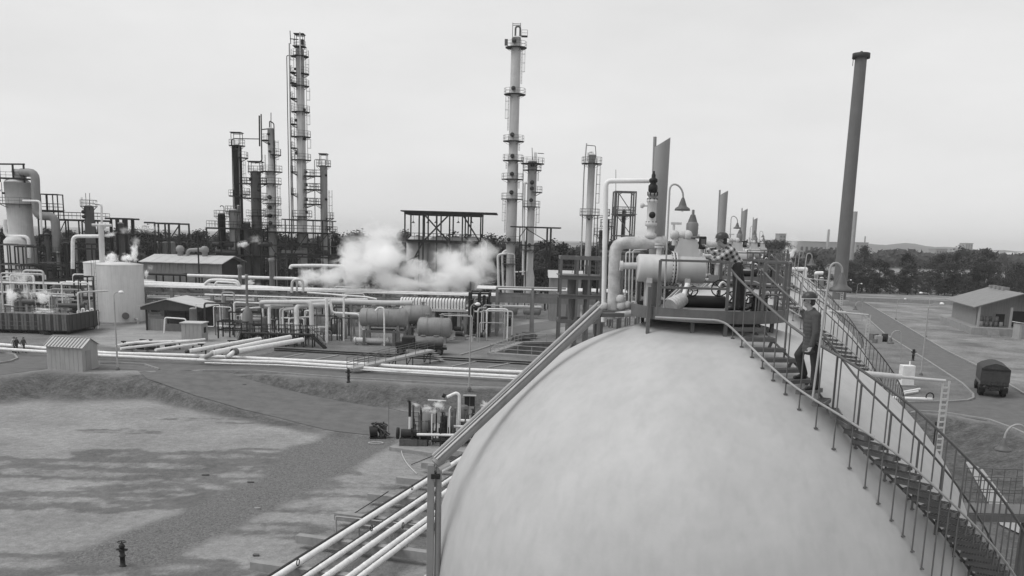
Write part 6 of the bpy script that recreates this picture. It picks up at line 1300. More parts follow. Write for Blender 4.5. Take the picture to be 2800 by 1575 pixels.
# ---------- canvas covered truck seen from behind
p = G(2715, 1087); ck = thing('canvas_truck', 'dark truck with canvas-covered bed driving away on the road', 'truck', p)
hd = (G(2500, 935)-G(2640, 1010)); hd.z = 0; hd.normalize(); hd = V(.36,.93,0).normalized(); sd_ = V(hd.y, -hd.x, 0); ang = math.atan2(hd.y, hd.x)
def tk_(f_, s, z_): return p+hd*f_+sd_*s+V(0,0,z_)
MB().box(tk_(2.3,0,1.15), (4.4, 2.5, .14), ang).build('bed_floor', 'steel_dark', ck); MB().box(tk_(3.2,0,.85), (7.6, .9, .24), ang).build('chassis', 'steel_dark', ck)
for s in (-1, 1): MB().box(tk_(2.3, s*1.23, 1.75), (4.4, .06, 1.1), ang).build('side_board', 'wood', ck)
for k in range(5): MB().box(tk_(.1, -1.0+k*.5, 1.75), (.07, .47, 1.1), ang).build('tailgate_plank', 'canvas', ck)
mb = MB(); prof = [(-1.28,1.5),(-1.28,2.75),(-.95,3.0),(-.35,3.22),(0,3.27),(.35,3.22),(.95,3.0),(1.28,2.75),(1.28,1.5)]; vs = []; ns = 9
for i in range(ns):
    f_ = .02+4.5*i/(ns-1); sag = -.05 if i % 2 else 0
    for s, z_ in prof: vs.append(tk_(f_, s, z_+(sag if z_ > 2.6 else 0)))
m_ = len(prof); mb.add(vs, [(i*m_+k, i*m_+k+1, (i+1)*m_+k+1, (i+1)*m_+k) for i in range(ns-1) for k in range(m_-1)], True); mb.build('canvas_cover', 'canvas', ck)
mb = MB(); q = [tk_(.04, s, z_) for s, z_ in prof]; mb.add(q, [tuple(range(m_))]); mb.build('rear_curtain', 'canvas', ck)
MB().beam(tk_(-.02,-1.25,2.72), tk_(-.02,1.25,2.72), .06).build('curtain_bar', 'steel_dark', ck); MB().beam(tk_(.0,-1.2,.95), tk_(.0,1.2,.95), .1, .2).build('bumper', 'steel_dark', ck)
for f_ in (1.0, 2.1, 6.0):
    for s in (-1, 1): wheel(ck, tk_(f_, s*(.98 if f_ < 5 else 1.0), .5), .5, .45 if f_ < 5 else .28, sd_)
for s in (-1, 1): MB().box(tk_(.35, s*.98, .68), (.04, .6, .5), ang).build('mud_flap', 'black', ck)
MB().box(tk_(5.6,0,1.75), (1.6, 2.1, 1.6), ang).build('cab', 'steel_dark', ck, bevel=.12); MB().box(tk_(6.9,0,1.35), (1.3, 1.5, .9), ang).build('bonnet', 'steel_dark', ck, bevel=.12)
for s in (-1, 1): MB().box(tk_(-.05, s*.9, 1.05), (.06, .14, .1), ang).build('tail_lamp', 'steel_mid', ck)
# dark post at the picture edge, street lamps
p = G(2800, 1048); MB().box(p+V(.3,0,.9), (.35, .35, 1.8)).build('gate_post', 'steel_dark', None, 'dark gate post on the field side of the road', 'post')
post_px('street lamp beside the road near the chimney foot, farther of two', 2312, 816, 2318, 768, (.9,.1,0)); post_px('street lamp beside the road near the chimney foot, nearer of two', 2341, 822, 2345, 778, (.9,.1,0))
post_px('street lamp at the field corner across the road', 2449, 874, 2452, 820, (1.3,.1,0)); post_px('street lamp by the road with its head turned to the plant', 2531, 922, 2543, 806, (-1.3,.1,0)); post_px('street lamp on the triangular plot, tallest in view', 2518, 1026, 2540, 836, (1.3,.1,0))
# low white fence wall far across the field
a, b_ = G(2300, 822), G(2620, 834); MB().beam(a+V(0,0,.5), b_+V(0,0,.5), .3, 1.0).build('low_wall', 'concrete', None, 'long low pale wall along the far side of the field', 'wall')
# barrel, boxes, white panel and pipes behind the sphere stairs
p = G(2418, 934); MB().lathe(p, [(0,0),(.45,0),(.48,.6),(.45,1.2),(0,1.2)], 14).build('oil_drum', 'black', None, 'black barrel beside crates at the roadside kerb', 'barrel')
for k, (x, y, s) in enumerate(((2401,934,.9),(2388,930,1.0),(2378,928,.8),(2392,938,.6))): p = G(x, y); MB().box(p+V(0,0,s/2), (s, s, s), k*.3).build('crate', 'wood' if k % 2 else 'sheet_light', None, 'wooden crate beside the black barrel', 'crate', 'crates by the kerb')
p = G(2476, 1056); wt = thing('white_tank', 'upright white rectangular tank on the triangular plot', 'tank', p); MB().box(p+V(0,0,1.1), (1.3, 1.0, 2.2)).build('body', 'pipe_white', wt, bevel=.05); MB().box(p+V(0,0,.1), (1.7, 1.4, .2)).build('plinth', 'concrete', wt); MB().tube([p+V(.2,0,2.2), p+V(.2,0,2.6)], .08, 8).build('vent', 'pipe_white', wt)
pipe('white pipe lying on the triangular plot', [G(2440,1088,.3), G(2548,1092,.3)], .16); MB().tube([G(2542,1090,.4)+V(.35*math.cos(a), 0, .35*math.sin(a)+.2) for a in np.linspace(-.4, PI+.4, 12)], .06, 8).build('pipe_hoop', 'steel_dark', None, 'dark hoop over the end of the white pipe on the plot', 'hoop')
pipe('pale pipe pile member beside the white tank', [G(2470,1072,.2), G(2515,1064,.2)], .12); pipe('second pale pipe beside the white tank', [G(2474,1076,.2), G(2510,1070,.2)], .1)
# dark bare posts on the dike, walkway beam at the stair
p = gp(2552, 1220); MB().tube([p, p+V(0,0,2.0)], .06, 8).build('dike_post', 'steel_dark', None, 'thin black post on the dike behind the stair', 'post')
sw = thing('tank_walkway', 'level grating walkway with rails below the stair', 'walkway', P(2700, 1400, 22)-V(0,0,4)); a, b_ = P(2622, 1390, 22.5), P(2830, 1402, 22.5); b_.z = a.z
MB().beam(a, b_, .9, .05).build('deck', 'rail_steel', sw)
for s in (-.45, .45): MB().beam(a+V(0,s,-.1), b_+V(0,s,-.1), .05, .18).build('side_beam', 'rail_steel', sw); railing(MB(), [a+V(0,s,0), b_+V(0,s,0)], .95, .35, .012, mids=2).build('railing', 'rail_steel', sw)
for x in (a.x+.3, b_.x-.2): MB().beam((x, 22.5, ZB), (x, 22.5, a.z), .15).build('leg', 'steel_mid', sw)
# white goalpost pipes by the fourth tank
pipe('white goalpost pipe near the third tank stairs', [P(2200,770,62), P(2201,742,62), P(2205,736,62), P(2150,736,62)], .14); pipe('white goalpost pipe near the chimney foot', [G(2230,850), P(2232,747,95), P(2250,747,95)], .2)
tower('small_vessel', 'small white vertical vessel beside the white goalpost pipe', 92, (2245, 780), [(760,840,12)], 'vessel_light')
# three walkers come later with the people
# ================================================================== TREES, WOOD, FAR TOWN
def leaf_mat(nm, g):
    m = bpy.data.materials.new(nm); m.use_nodes = True; t = m.node_tree; b = t.nodes['Principled BSDF']; b.inputs['Roughness'].default_value = .7; b.inputs['Specular IOR Level'].default_value = .15
    oi = t.nodes.new('ShaderNodeObjectInfo'); g_ = t.nodes.new('ShaderNodeNewGeometry'); ad = t.nodes.new('ShaderNodeMath'); ad.operation = 'MULTIPLY_ADD'; ad.inputs[1].default_value = .5
    t.links.new(g_.outputs['Random Per Island'], ad.inputs[0]); ml = t.nodes.new('ShaderNodeMath'); ml.operation = 'MULTIPLY'; ml.inputs[1].default_value = .5; t.links.new(oi.outputs['Random'], ml.inputs[0]); t.links.new(ml.outputs[0], ad.inputs[2])
    r = t.nodes.new('ShaderNodeMapRange'); r.inputs[3].default_value = g*.55; r.inputs[4].default_value = g*1.45; t.links.new(ad.outputs[0], r.inputs[0]); t.links.new(r.outputs[0], b.inputs['Base Color']); MATS[nm] = m
leaf_mat('foliage', .036); leaf_mat('foliage_pale', .09)
def tree_proto(seed, h, wd, trunk, nclump=52, nleaf=56, ls=.29):
    rnd = random.Random(seed); t_ = thing('tree', 'x', 'tree', V(0,0,0)); mb = MB(); top = h*.82
    mb.tube([V(0,0,-.3), V(.1,0,h*.25), V(rnd.uniform(-.3,.3),rnd.uniform(-.3,.3),h*.55), V(rnd.uniform(-.5,.5),rnd.uniform(-.5,.5),top)], [.32, .24, .16, .04], 7)
    cl = []
    for k in range(nclump):
        z_ = rnd.uniform(trunk, 1)**.9; f_ = math.sin(PI*min(1, max(.08, (z_-trunk*.8)/(1.06-trunk*.8)))**.75); a = rnd.uniform(0, 2*PI); rr = wd/2*f_*math.sqrt(rnd.uniform(.1, 1))
        cl.append((V(rr*math.cos(a), rr*math.sin(a), h*z_), rnd.uniform(.55, 1.25)*wd*.14))
    for c_, r in cl[::3]: s = V(0, 0, max(h*.2, c_.z-rnd.uniform(1.5, 3))); mb.tube([s, s.lerp(c_, .5)+V(0,0,.3), c_], [.12, .07, .03], 5)
    mb.build('trunk', 'bark', t_); mb = MB(); vs = []; fs = []
    for c_, r in cl:
        for j in range(nleaf):
            d_ = V(rnd.gauss(0,1), rnd.gauss(0,1), rnd.gauss(0,.8)); d_ = d_.normalized()*(r*rnd.uniform(.35, 1.15)); p = c_+d_; u_ = V(rnd.gauss(0,1), rnd.gauss(0,1), rnd.gauss(0,.6)).normalized(); w_ = u_.orthogonal().normalized(); s = ls*rnd.uniform(.5, 1.3); i = len(vs)
            vs += [p-u_*s, p+w_*s*.55, p+u_*s, p-w_*s*.55]; fs.append((i, i+1, i+2, i+3))
    mb.add(vs, fs); mb.build('crown', 'foliage', t_); return t_
PROT = [tree_proto(1, 14, 10, .18), tree_proto(2, 15, 8.5, .15), tree_proto(3, 13, 11, .2), tree_proto(4, 16, 7.5, .12), tree_proto(5, 12, 9, .1)]
def plant(k, base, h, wd=1.0, label=None, group=None):
    o = PROT[k]; c = copy_tree(o, None, label, group); hh = (14,15,13,16,12)[k]; s = h/hh; c.location = base; c.scale = (s*wd, s*wd, s); c.rotation_euler = (0, 0, random.uniform(0, 6.28)); return c
random.seed(31)
def tp_(x, ytop, Y, k, wd=1.0, label='leafy dark tree', group=None):
    p = gpt(x, 700, Y); plant(k, p, max(5, Zt(x, ytop, Y)), wd, label, group)
# named big trees right of the chimney
tp_(2365, 677, 300, 1, 1.1, 'ragged tall tree just right of the tall chimney'); tp_(2335, 715, 295, 2, 1.2, 'lower spreading tree beside the ragged tall tree'); tp_(2410, 712, 298, 0, 1.2, 'rounded tree right of the ragged tall tree')
tp_(2482, 694, 300, 3, 1.2, 'twin-crowned upright tree left of the broad dark tree'); tp_(2620, 678, 305, 0, 1.35, 'broadest dark tree behind the loading dock'); tp_(2700, 684, 302, 1, 1.3, 'rounded dark tree at the right end of the clump'); tp_(2575, 696, 310, 2, 1.2, 'dense tree left of the broadest dark tree')
tp_(2790, 722, 285, 2, 1.1, 'dark tree standing behind the roof of the dock'); tp_(2218, 694, 260, 4, 1.2, 'small round tree left of the tall chimney'); tp_(2150, 668, 330, 0, 1.1, 'bushy tree beyond the far spherical tanks'); tp_(2110, 660, 335, 2, 1.1, 'bushy tree beside the far steam puff')
for k in range(34):
    x = 2130+k*21+random.uniform(-10,10); 
    if abs(x-2292) < 14: continue
    tp_(x, random.uniform(715, 755), random.uniform(292, 345), random.randrange(5), random.uniform(1.0,1.5), 'dark tree in the hedgerow across the field', 'hedgerow across the field')
for k in range(20):
    x = 2310+k*26+random.uniform(-8,8); p = gpt(x, 700, random.uniform(286, 292)); plant(4, p, random.uniform(3.5, 6.5), 1.5, 'low bushy tree along the field edge', 'bushes along the field edge')
# the wood behind the plant
for k in range(54):
    x = -90+k*34+random.uniform(-14,14); Yk = random.uniform(212, 260); yt = 648+.012*x+random.uniform(-16, 14) - (14 if 380 < x < 600 else 0) + (10 if 1480 < x < 1700 else 0)
    tp_(x, yt-8, Yk, random.randrange(5), random.uniform(1.0,1.4), 'dark tree of the wood behind the plant', 'wood behind the plant')
for k in range(46):
    x = -60+k*42+random.uniform(-14,14); Yk = random.uniform(206, 225)
    tp_(x, 690+random.uniform(-14,14), Yk, random.randrange(5), random.uniform(1.3,1.8), 'lower shrubby tree at the front of the wood', 'front edge of the wood')
tp_(990, 636, 215, 0, 1.2, 'tall bushy tree left of the steam cloud'); tp_(950, 640, 220, 2, 1.2, 'bushy tree right of the tallest column')
for o in PROT:                                  # the prototypes themselves become trees of the far wood
    i = PROT.index(o); x = 1760+i*70; o.location = gpt(x, 700, 330); s = Zt(x, 664, 330)/(14,15,13,16,12)[i]; o.scale = (s*1.3, s*1.3, s); o['label'] = 'dark tree of the wood behind the row of spheres'; o['group'] = 'wood behind the spheres'
for k in range(14): tp_(1700+k*34, 668+random.uniform(-8,6), random.uniform(300,380), random.randrange(5), 1.4, 'dark tree of the wood behind the row of spheres', 'wood behind the spheres')
# far wooded ridge and belts of distant trees: nobody could count them
def belt(name, label, Y, x0, x1, topf, n, size, m_='foliage'):
    mb = MB(); vs = []; fs = []; rnd = random.Random(Y)
    for k in range(n):
        x = rnd.uniform(x0, x1); c_ = gpt(x, 690, Y*rnd.uniform(.94, 1.06)); zt_ = max(3, Zt(x, topf(x), Y)); z_ = zt_*rnd.random()**.6
        for j in range(3):
            u_ = V(rnd.gauss(0,1), rnd.gauss(0,.5), rnd.gauss(0,.7)).normalized()*size*rnd.uniform(.6,1.4); w_ = u_.orthogonal().normalized()*size*rnd.uniform(.4,1); p = c_+V(rnd.uniform(-1,1)*size, 0, z_+rnd.uniform(-.5,.5)*size); p.z = max(.2, p.z); i = len(vs); vs += [p-u_, p+w_, p+u_, p-w_]; fs.append((i,i+1,i+2,i+3))
    mb.add(vs, fs); return mb.build(name, m_, None, label, None, None, 'stuff')
belt('far_wood', 'belt of distant trees beyond the plant', 520, -200, 2200, lambda x: 648+.02*x+6*math.sin(x*.021)+4*math.sin(x*.07), 3800, 2.2)
belt('far_wood', 'belt of distant trees beyond the hedgerow', 700, 2050, 2950, lambda x: 694+7*math.sin(x*.03), 2200, 2.6)
hx_ = np.linspace(1500, 3100, 60); mb = MB(); vs = []
for i, x in enumerate(hx_):
    yt = (662 if x < 2300 else 662+(x-2300)*.05)+4*math.sin(x*.017)+3*math.sin(x*.05); b_ = gpt(x, 690, 2300); t_ = V(P(x, yt, 2900).x, 2900, max(5, Zt(x, yt, 2900))); vs += [b_, b_.lerp(t_, .5)+V(0,0,t_.z*.15), t_, V(t_.x*1.3, 3900, 0)]
n = len(hx_); mb.add(vs, [(i*4+k, (i+1)*4+k, (i+1)*4+k+1, i*4+k+1) for i in range(n-1) for k in range(3)], True); mat('hill_wood', .085, .95, .5, .02); mb.build('hill', 'hill_wood', None, 'low wooded ridge on the horizon', None, None, 'structure')
# far works and town
def block(label, x0, x1, yt, Y, nwx, nwy, m_='concrete', dep=30, name='far_building', group=None, yb=None):
    a, b_ = gpt(x0, 690, Y), gpt(x1, 690, Y); h = Zt((x0+x1)/2, yt, Y); t_ = thing(name, label, 'building', (a+b_)/2, group); MB().box(((a.x+b_.x)/2, Y+dep/2, h/2), (b_.x-a.x, dep, h)).build('wall', m_, t_)
    MB().box(((a.x+b_.x)/2, Y+dep/2, h+.4), (b_.x-a.x+1, dep+1, .8)).build('roof', 'roof_grey', t_)
    for i in range(nwx):
        for j in range(nwy): w_ = (b_.x-a.x)/nwx; MB().box((a.x+w_*(i+.5), Y-.05, h-(j+.8)*h*.6/max(1,nwy)), (w_*.5, .3, h*.3/max(1,nwy))).build('window', 'steel_dark', t_)
    return t_
block('long pale mill shed beside a thin chimney on the skyline', 2185, 2292, 662, 1250, 8, 1, 'concrete', 60); block('tower block of the far mill at the left of the long shed', 2128, 2146, 640, 1250, 2, 4, 'concrete_dark', 20); block('squat dark building right of the chimney on the skyline', 2338, 2372, 664, 1400, 3, 2, 'concrete_dark', 30); block('pale multistorey block standing over the trees on the skyline', 2638, 2658, 666, 1500, 3, 5, 'concrete', 20)
block('stepped lower wing of the pale skyline block', 2560, 2590, 682, 1300, 4, 2, 'concrete_dark', 25)
p = gpt(2261, 690, 1240); MB().lathe(p, [(2.2,0),(1.5,Zt(2261,627,1240)),(0,Zt(2261,627,1240))], 12).build('far_chimney', 'concrete_dark', None, 'thin chimney above the long pale mill shed', 'chimney'); p = gpt(2362, 690, 1390); MB().beam(p+V(0,0,20), V(P(2366,646,1390).x,1390,Zt(2366,646,1390)), 1.5).build('roof_mast', 'concrete_dark', None, 'slanting mast on the squat dark skyline building', 'mast')
random.seed(77)
for k in range(26):
    x = random.uniform(2340, 2800); Y = random.uniform(900, 1900); yt = random.uniform(690, 705) if Y < 1300 else random.uniform(684, 692); a = gpt(x, 690, Y); h = max(4, Zt(x, yt, Y)); w_ = random.uniform(9, 16); t_ = thing('far_house', 'tiny pale house in the hazy town below the ridge', 'house', a, 'houses of the far town')
    MB().box(a+V(0,0,h*.35), (w_, 10, h*.7)).build('wall', random.choice(('sheet_light','concrete','roof_light')), t_); mb = MB(); q = [a+V(-w_/2-.5,-5.5,h*.7), a+V(w_/2+.5,-5.5,h*.7), a+V(w_/2+.5,5.5,h*.7), a+V(-w_/2-.5,5.5,h*.7), a+V(-w_/2,0,h), a+V(w_/2,0,h)]; mb.add(q, [(0,1,5,4),(2,3,4,5),(0,4,3),(1,2,5)]); mb.build('roof', random.choice(('roof_grey','roof_light')), t_)
# ================================================================== STEAM AND HAZE
def steam_mat(nm, dens, seed, sc=1.0):
    m = bpy.data.materials.new(nm); m.use_nodes = True; t = m.node_tree; t.nodes.clear()
    o = t.nodes.new('ShaderNodeOutputMaterial'); v = t.nodes.new('ShaderNodeVolumePrincipled'); v.inputs['Color'].default_value = (1,1,1,1); v.inputs['Anisotropy'].default_value = .15
    c = t.nodes.new('ShaderNodeTexCoord'); oi = t.nodes.new('ShaderNodeObjectInfo')
    n1 = t.nodes.new('ShaderNodeTexNoise'); n1.inputs['Scale'].default_value = 2.3*sc; n1.inputs['Detail'].default_value = 7; n1.inputs['Roughness'].default_value = .62; n1.inputs['Distortion'].default_value = .5
    ad = t.nodes.new('ShaderNodeVectorMath'); ad.operation = 'ADD'; t.links.new(c.outputs['Object'], ad.inputs[0]); cm = t.nodes.new('ShaderNodeVectorMath'); cm.operation = 'SCALE'; cm.inputs[0].default_value = (37., 11., 23.); t.links.new(oi.outputs['Random'], cm.inputs['Scale']); t.links.new(cm.outputs[0], ad.inputs[1]); t.links.new(ad.outputs[0], n1.inputs['Vector'])
    ln = t.nodes.new('ShaderNodeVectorMath'); ln.operation = 'LENGTH'; t.links.new(c.outputs['Object'], ln.inputs[0])
    f = t.nodes.new('ShaderNodeMapRange'); f.inputs[1].default_value = 0; f.inputs[2].default_value = 1.0; f.inputs[3].default_value = .62; f.inputs[4].default_value = -.55; t.links.new(ln.outputs['Value'], f.inputs[0])
    s = t.nodes.new('ShaderNodeMath'); s.operation = 'ADD'; t.links.new(f.outputs[0], s.inputs[0])
    n2 = t.nodes.new('ShaderNodeMapRange'); n2.inputs[1].default_value = .25; n2.inputs[2].default_value = .75; n2.inputs[3].default_value = -.62; n2.inputs[4].default_value = .62; n2.clamp = False; t.links.new(n1.outputs[0], n2.inputs[0]); t.links.new(n2.outputs[0], s.inputs[1])
    k = t.nodes.new('ShaderNodeMapRange'); k.inputs[1].default_value = .0; k.inputs[2].default_value = .75; k.inputs[3].default_value = 0; k.inputs[4].default_value = dens; t.links.new(s.outputs[0], k.inputs[0]); t.links.new(k.outputs[0], v.inputs['Density']); t.links.new(v.outputs[0], o.inputs['Volume']); MATS[nm] = m
steam_mat('steam_thick', 2.6, 1); steam_mat('steam_thin', 1.3, 2); steam_mat('steam_small', 9.0, 3)
ico = bmesh.new(); bmesh.ops.create_icosphere(ico, subdivisions=2, radius=1.0); icm = bpy.data.meshes.new('puff'); ico.to_mesh(icm); ico.free()
ICO = {}
def puff(parent, x, y, Y, wx, wy, m_, dy=None, tilt=0):
    key = m_
    if key not in ICO: q = icm.copy(); q.materials.append(MATS[m_]); ICO[key] = q
    p = P(x, y, Y); o = bpy.data.objects.new('puff', ICO[key]); COL.objects.link(o); o.parent = parent; o['kind'] = 'stuff'
    o.location = p-ORG[parent.name]; sx, sz = wx*Y/FPX/2, wy*Y/FPX/2; o.scale = (sx, dy or min(sx, sz)*.9, sz); o.rotation_euler = (0, math.radians(tilt), 0)
def steam(label, base, puffs, m_):
    t_ = thing('steam_cloud', label, 'steam', base); t_['kind'] = 'stuff'
    for q in puffs: puff(t_, *q[:5], q[5] if len(q) > 5 else m_, *(q[6:]))
    return t_
steam('great white steam cloud drifting over the pipe rack', P(920,790,146), [(900,760,141,170,110),(965,735,143,220,190),(1040,720,146,260,220),(1040,660,150,220,170,'steam_thin'),(1090,780,144,240,120),(1185,775,145,220,130),(1265,755,147,210,170),(1310,715,150,200,190,'steam_thin'),(985,680,150,200,150,'steam_thin'),(1225,715,149,190,150,'steam_thin'),(845,758,141,130,80),(1130,740,147,180,140,'steam_thin'),(830,775,140,90,50)], 'steam_thick')
steam('thin white steam streak blowing from the T-topped standpipe', P(290,646,139), [(300,642,139,60,24,'steam_small',None,-8),(340,630,140,60,34),(400,624,142,110,50,'steam_thin')], 'steam_thin')
steam('two white steam plumes over the broad storage tank', P(330,722,137), [(368,690,137,40,80,'steam_small'),(350,706,137,60,40,'steam_small'),(305,706,137,60,50),(372,660,138,40,50,'steam_thin')], 'steam_small')
steam('curling steam wisp beside the storage tank', P(398,760,142), [(400,748,142,22,44,'steam_small',None,20),(412,732,142,30,30)], 'steam_thin')
steam('ragged steam drifting over the cooling basin', P(60,850,124), [(32,810,124,60,60,'steam_small'),(75,800,125,70,70,'steam_thin'),(118,812,124,60,60,'steam_small'),(62,760,127,90,80,'steam_thin'),(120,850,123,110,30,'steam_small')], 'steam_thin')
steam('white exhaust steam jet over the pump skid', P(1120,1098,66), [(1136,1106,66.2,46,26,'steam_small',None,10),(1165,1116,66.4,60,34,'steam_small'),(1200,1108,66.6,56,44),(1185,1125,66.6,40,30)], 'steam_small')
steam('faint steam behind the sphere edge near the skid', P(1325,1110,68), [(1325,1108,68,40,44,'steam_small')], 'steam_thin')
steam('small steam puff among the dark cluster frames', P(680,660,170), [(665,668,170,50,30,'steam_small',None,-15),(700,655,171,60,40)], 'steam_thin')
steam('small white steam puff by the short grey stack', P(690,775,147), [(685,772,147,44,30,'steam_small'),(705,780,147,40,24)], 'steam_thin')
steam('white steam puff rising near the far mill', P(2160,720,240), [(2160,690,240,60,60,'steam_thick'),(2150,722,236,60,60,'steam_thick'),(2172,660,250,60,50,'steam_thin')], 'steam_thick')
m = bpy.data.materials.new('haze_air'); m.use_nodes = True; t = m.node_tree; t.nodes.clear(); o = t.nodes.new('ShaderNodeOutputMaterial'); v = t.nodes.new('ShaderNodeVolumePrincipled')
v.inputs['Color'].default_value = (.9,.9,.9,1); v.inputs['Density'].default_value = .00017; v.inputs['Anisotropy'].default_value = .2; t.links.new(v.outputs[0], o.inputs['Volume']); MATS['haze_air'] = m
MB().box((0, 4350, 36), (14600, 9500, 84)).build('haze', 'haze_air', None, 'pale industrial haze lying over the land', None, None, 'stuff')
# ================================================================== PEOPLE
def remesh(name, caps, vox, m_, parent=None, smooth=4, **tg):
    """one continuous surface grown round capsules (a, b, ra, rb) and ellipsoids (c, (rx,ry,rz), rot)"""
    mb = MB()
    for q in caps:
        if len(q) == 4:
            a, b_, ra, rb = q; a, b_ = Vector(a), Vector(b_); d_ = (b_-a); n_ = max(2, int(d_.length/.03)); l_ = d_.length or 1e-4; dn = d_/l_; pts = []; rs = []
            for k in range(4): t_ = -math.cos(k*PI/2/4); pts.append(a+dn*ra*t_); rs.append(max(.002, ra*math.sin(math.acos(t_))))
            for k in range(n_+1): pts.append(a+d_*k/n_); rs.append(ra+(rb-ra)*k/n_)
            for k in range(1, 5): t_ = math.sin(k*PI/2/4); pts.append(b_+dn*rb*t_); rs.append(max(.002, rb*math.cos(math.asin(min(1, t_)))))
            mb.tube(pts, rs, 14)
        else:
            c_, (rx, ry, rz), M_ = q; vs = []; nu, nv = 18, 12
            o = MB(); o.lathe((0,0,0), [(max(.01, math.sin(PI*j/nv)), -math.cos(PI*j/nv)) for j in range(nv+1)], nu)
            o.v = [tuple(Vector(c_)+(M_ @ Vector((x*rx, y*ry, z_*rz)))) for x, y, z_ in o.v]; mb.add(o.v, o.f, True)
    o = mb.build('tmp', m_)
    r = o.modifiers.new('r', 'REMESH'); r.mode = 'VOXEL'; r.voxel_size = vox; s = o.modifiers.new('s', 'SMOOTH'); s.factor = .5; s.iterations = smooth
    dg = bpy.context.evaluated_depsgraph_get(); me = bpy.data.meshes.new_from_object(o.evaluated_get(dg)); me.name = name; bpy.data.objects.remove(o)
    me.polygons.foreach_set('use_smooth', [True]*len(me.polygons)); me.materials.clear(); me.materials.append(MATS[m_]); n = bpy.data.objects.new(name, me); COL.objects.link(n)
    if parent is not None: n.parent = parent
    return tag(n, tg.get('label'), tg.get('cat'), tg.get('group'))
I3 = Matrix.Identity(3)
def hand(wrist, tip, curl, up, sc=1.0):
    """palm plus four unequal bent fingers and a thumb leaving the side of the palm"""
    w_, t_ = Vector(wrist), Vector(tip); d_ = (t_-w_).normalized(); u_ = Vector(up).normalized(); s_ = d_.cross(u_).normalized(); u_ = s_.cross(d_); c = []
    pl = .09*sc
    for k in range(4):
        o = s_*((k-1.5)*.021*sc); a = w_+o*.7; b_ = w_+d_*pl+o; c.append((a, b_, .016*sc, .0135*sc)); ln = (.066, .078, .073, .055)[k]*sc
        m1 = b_+(d_*math.cos(curl*.6)-u_*math.sin(curl*.6))*ln*.55; m2 = m1+(d_*math.cos(curl*1.4)-u_*math.sin(curl*1.4))*ln*.5; c += [(b_, m1, .0105*sc, .0095*sc), (m1, m2, .0095*sc, .008*sc)]
    b_ = w_+d_*.025*sc-s_*.032*sc; m1 = b_+(d_*.7-s_*.55-u_*.35).normalized()*.042*sc; c += [(w_+d_*.01, b_, .015*sc, .014*sc), (b_, m1, .013*sc, .011*sc), (m1, m1+(d_*.85-u_*.5).normalized()*.032*sc, .011*sc, .009*sc)]
    return c
def head_caps(hc, face, sc=1.0):
    """head with brow, nose, lips, chin and ears; face = horizontal look direction"""
    f_ = Vector(face).normalized(); up = V(0,0,1); s_ = f_.cross(up).normalized(); up = s_.cross(f_); M_ = Matrix((s_, f_, up)).transposed(); k = sc
    e = lambda x, y, z_, rx, ry, rz: (hc+M_ @ V(x*k, y*k, z_*k), (rx*k, ry*k, rz*k), M_)
    c = [e(0,-.012,.03,.076,.095,.088), e(0,.012,-.04,.06,.076,.072), e(0,.045,-.085,.036,.034,.026), e(0,.082,.018,.045,.014,.012), e(0,.098,-.018,.013,.02,.022), e(0,.086,-.058,.026,.012,.008), e(0,.084,-.070,.023,.011,.008), e(.05,.055,-.025,.02,.025,.02), e(-.05,.055,-.025,.02,.025,.02)]
    for s in (-1, 1): c += [e(s*.079,-.012,-.012,.010,.020,.033)]
    return c, M_
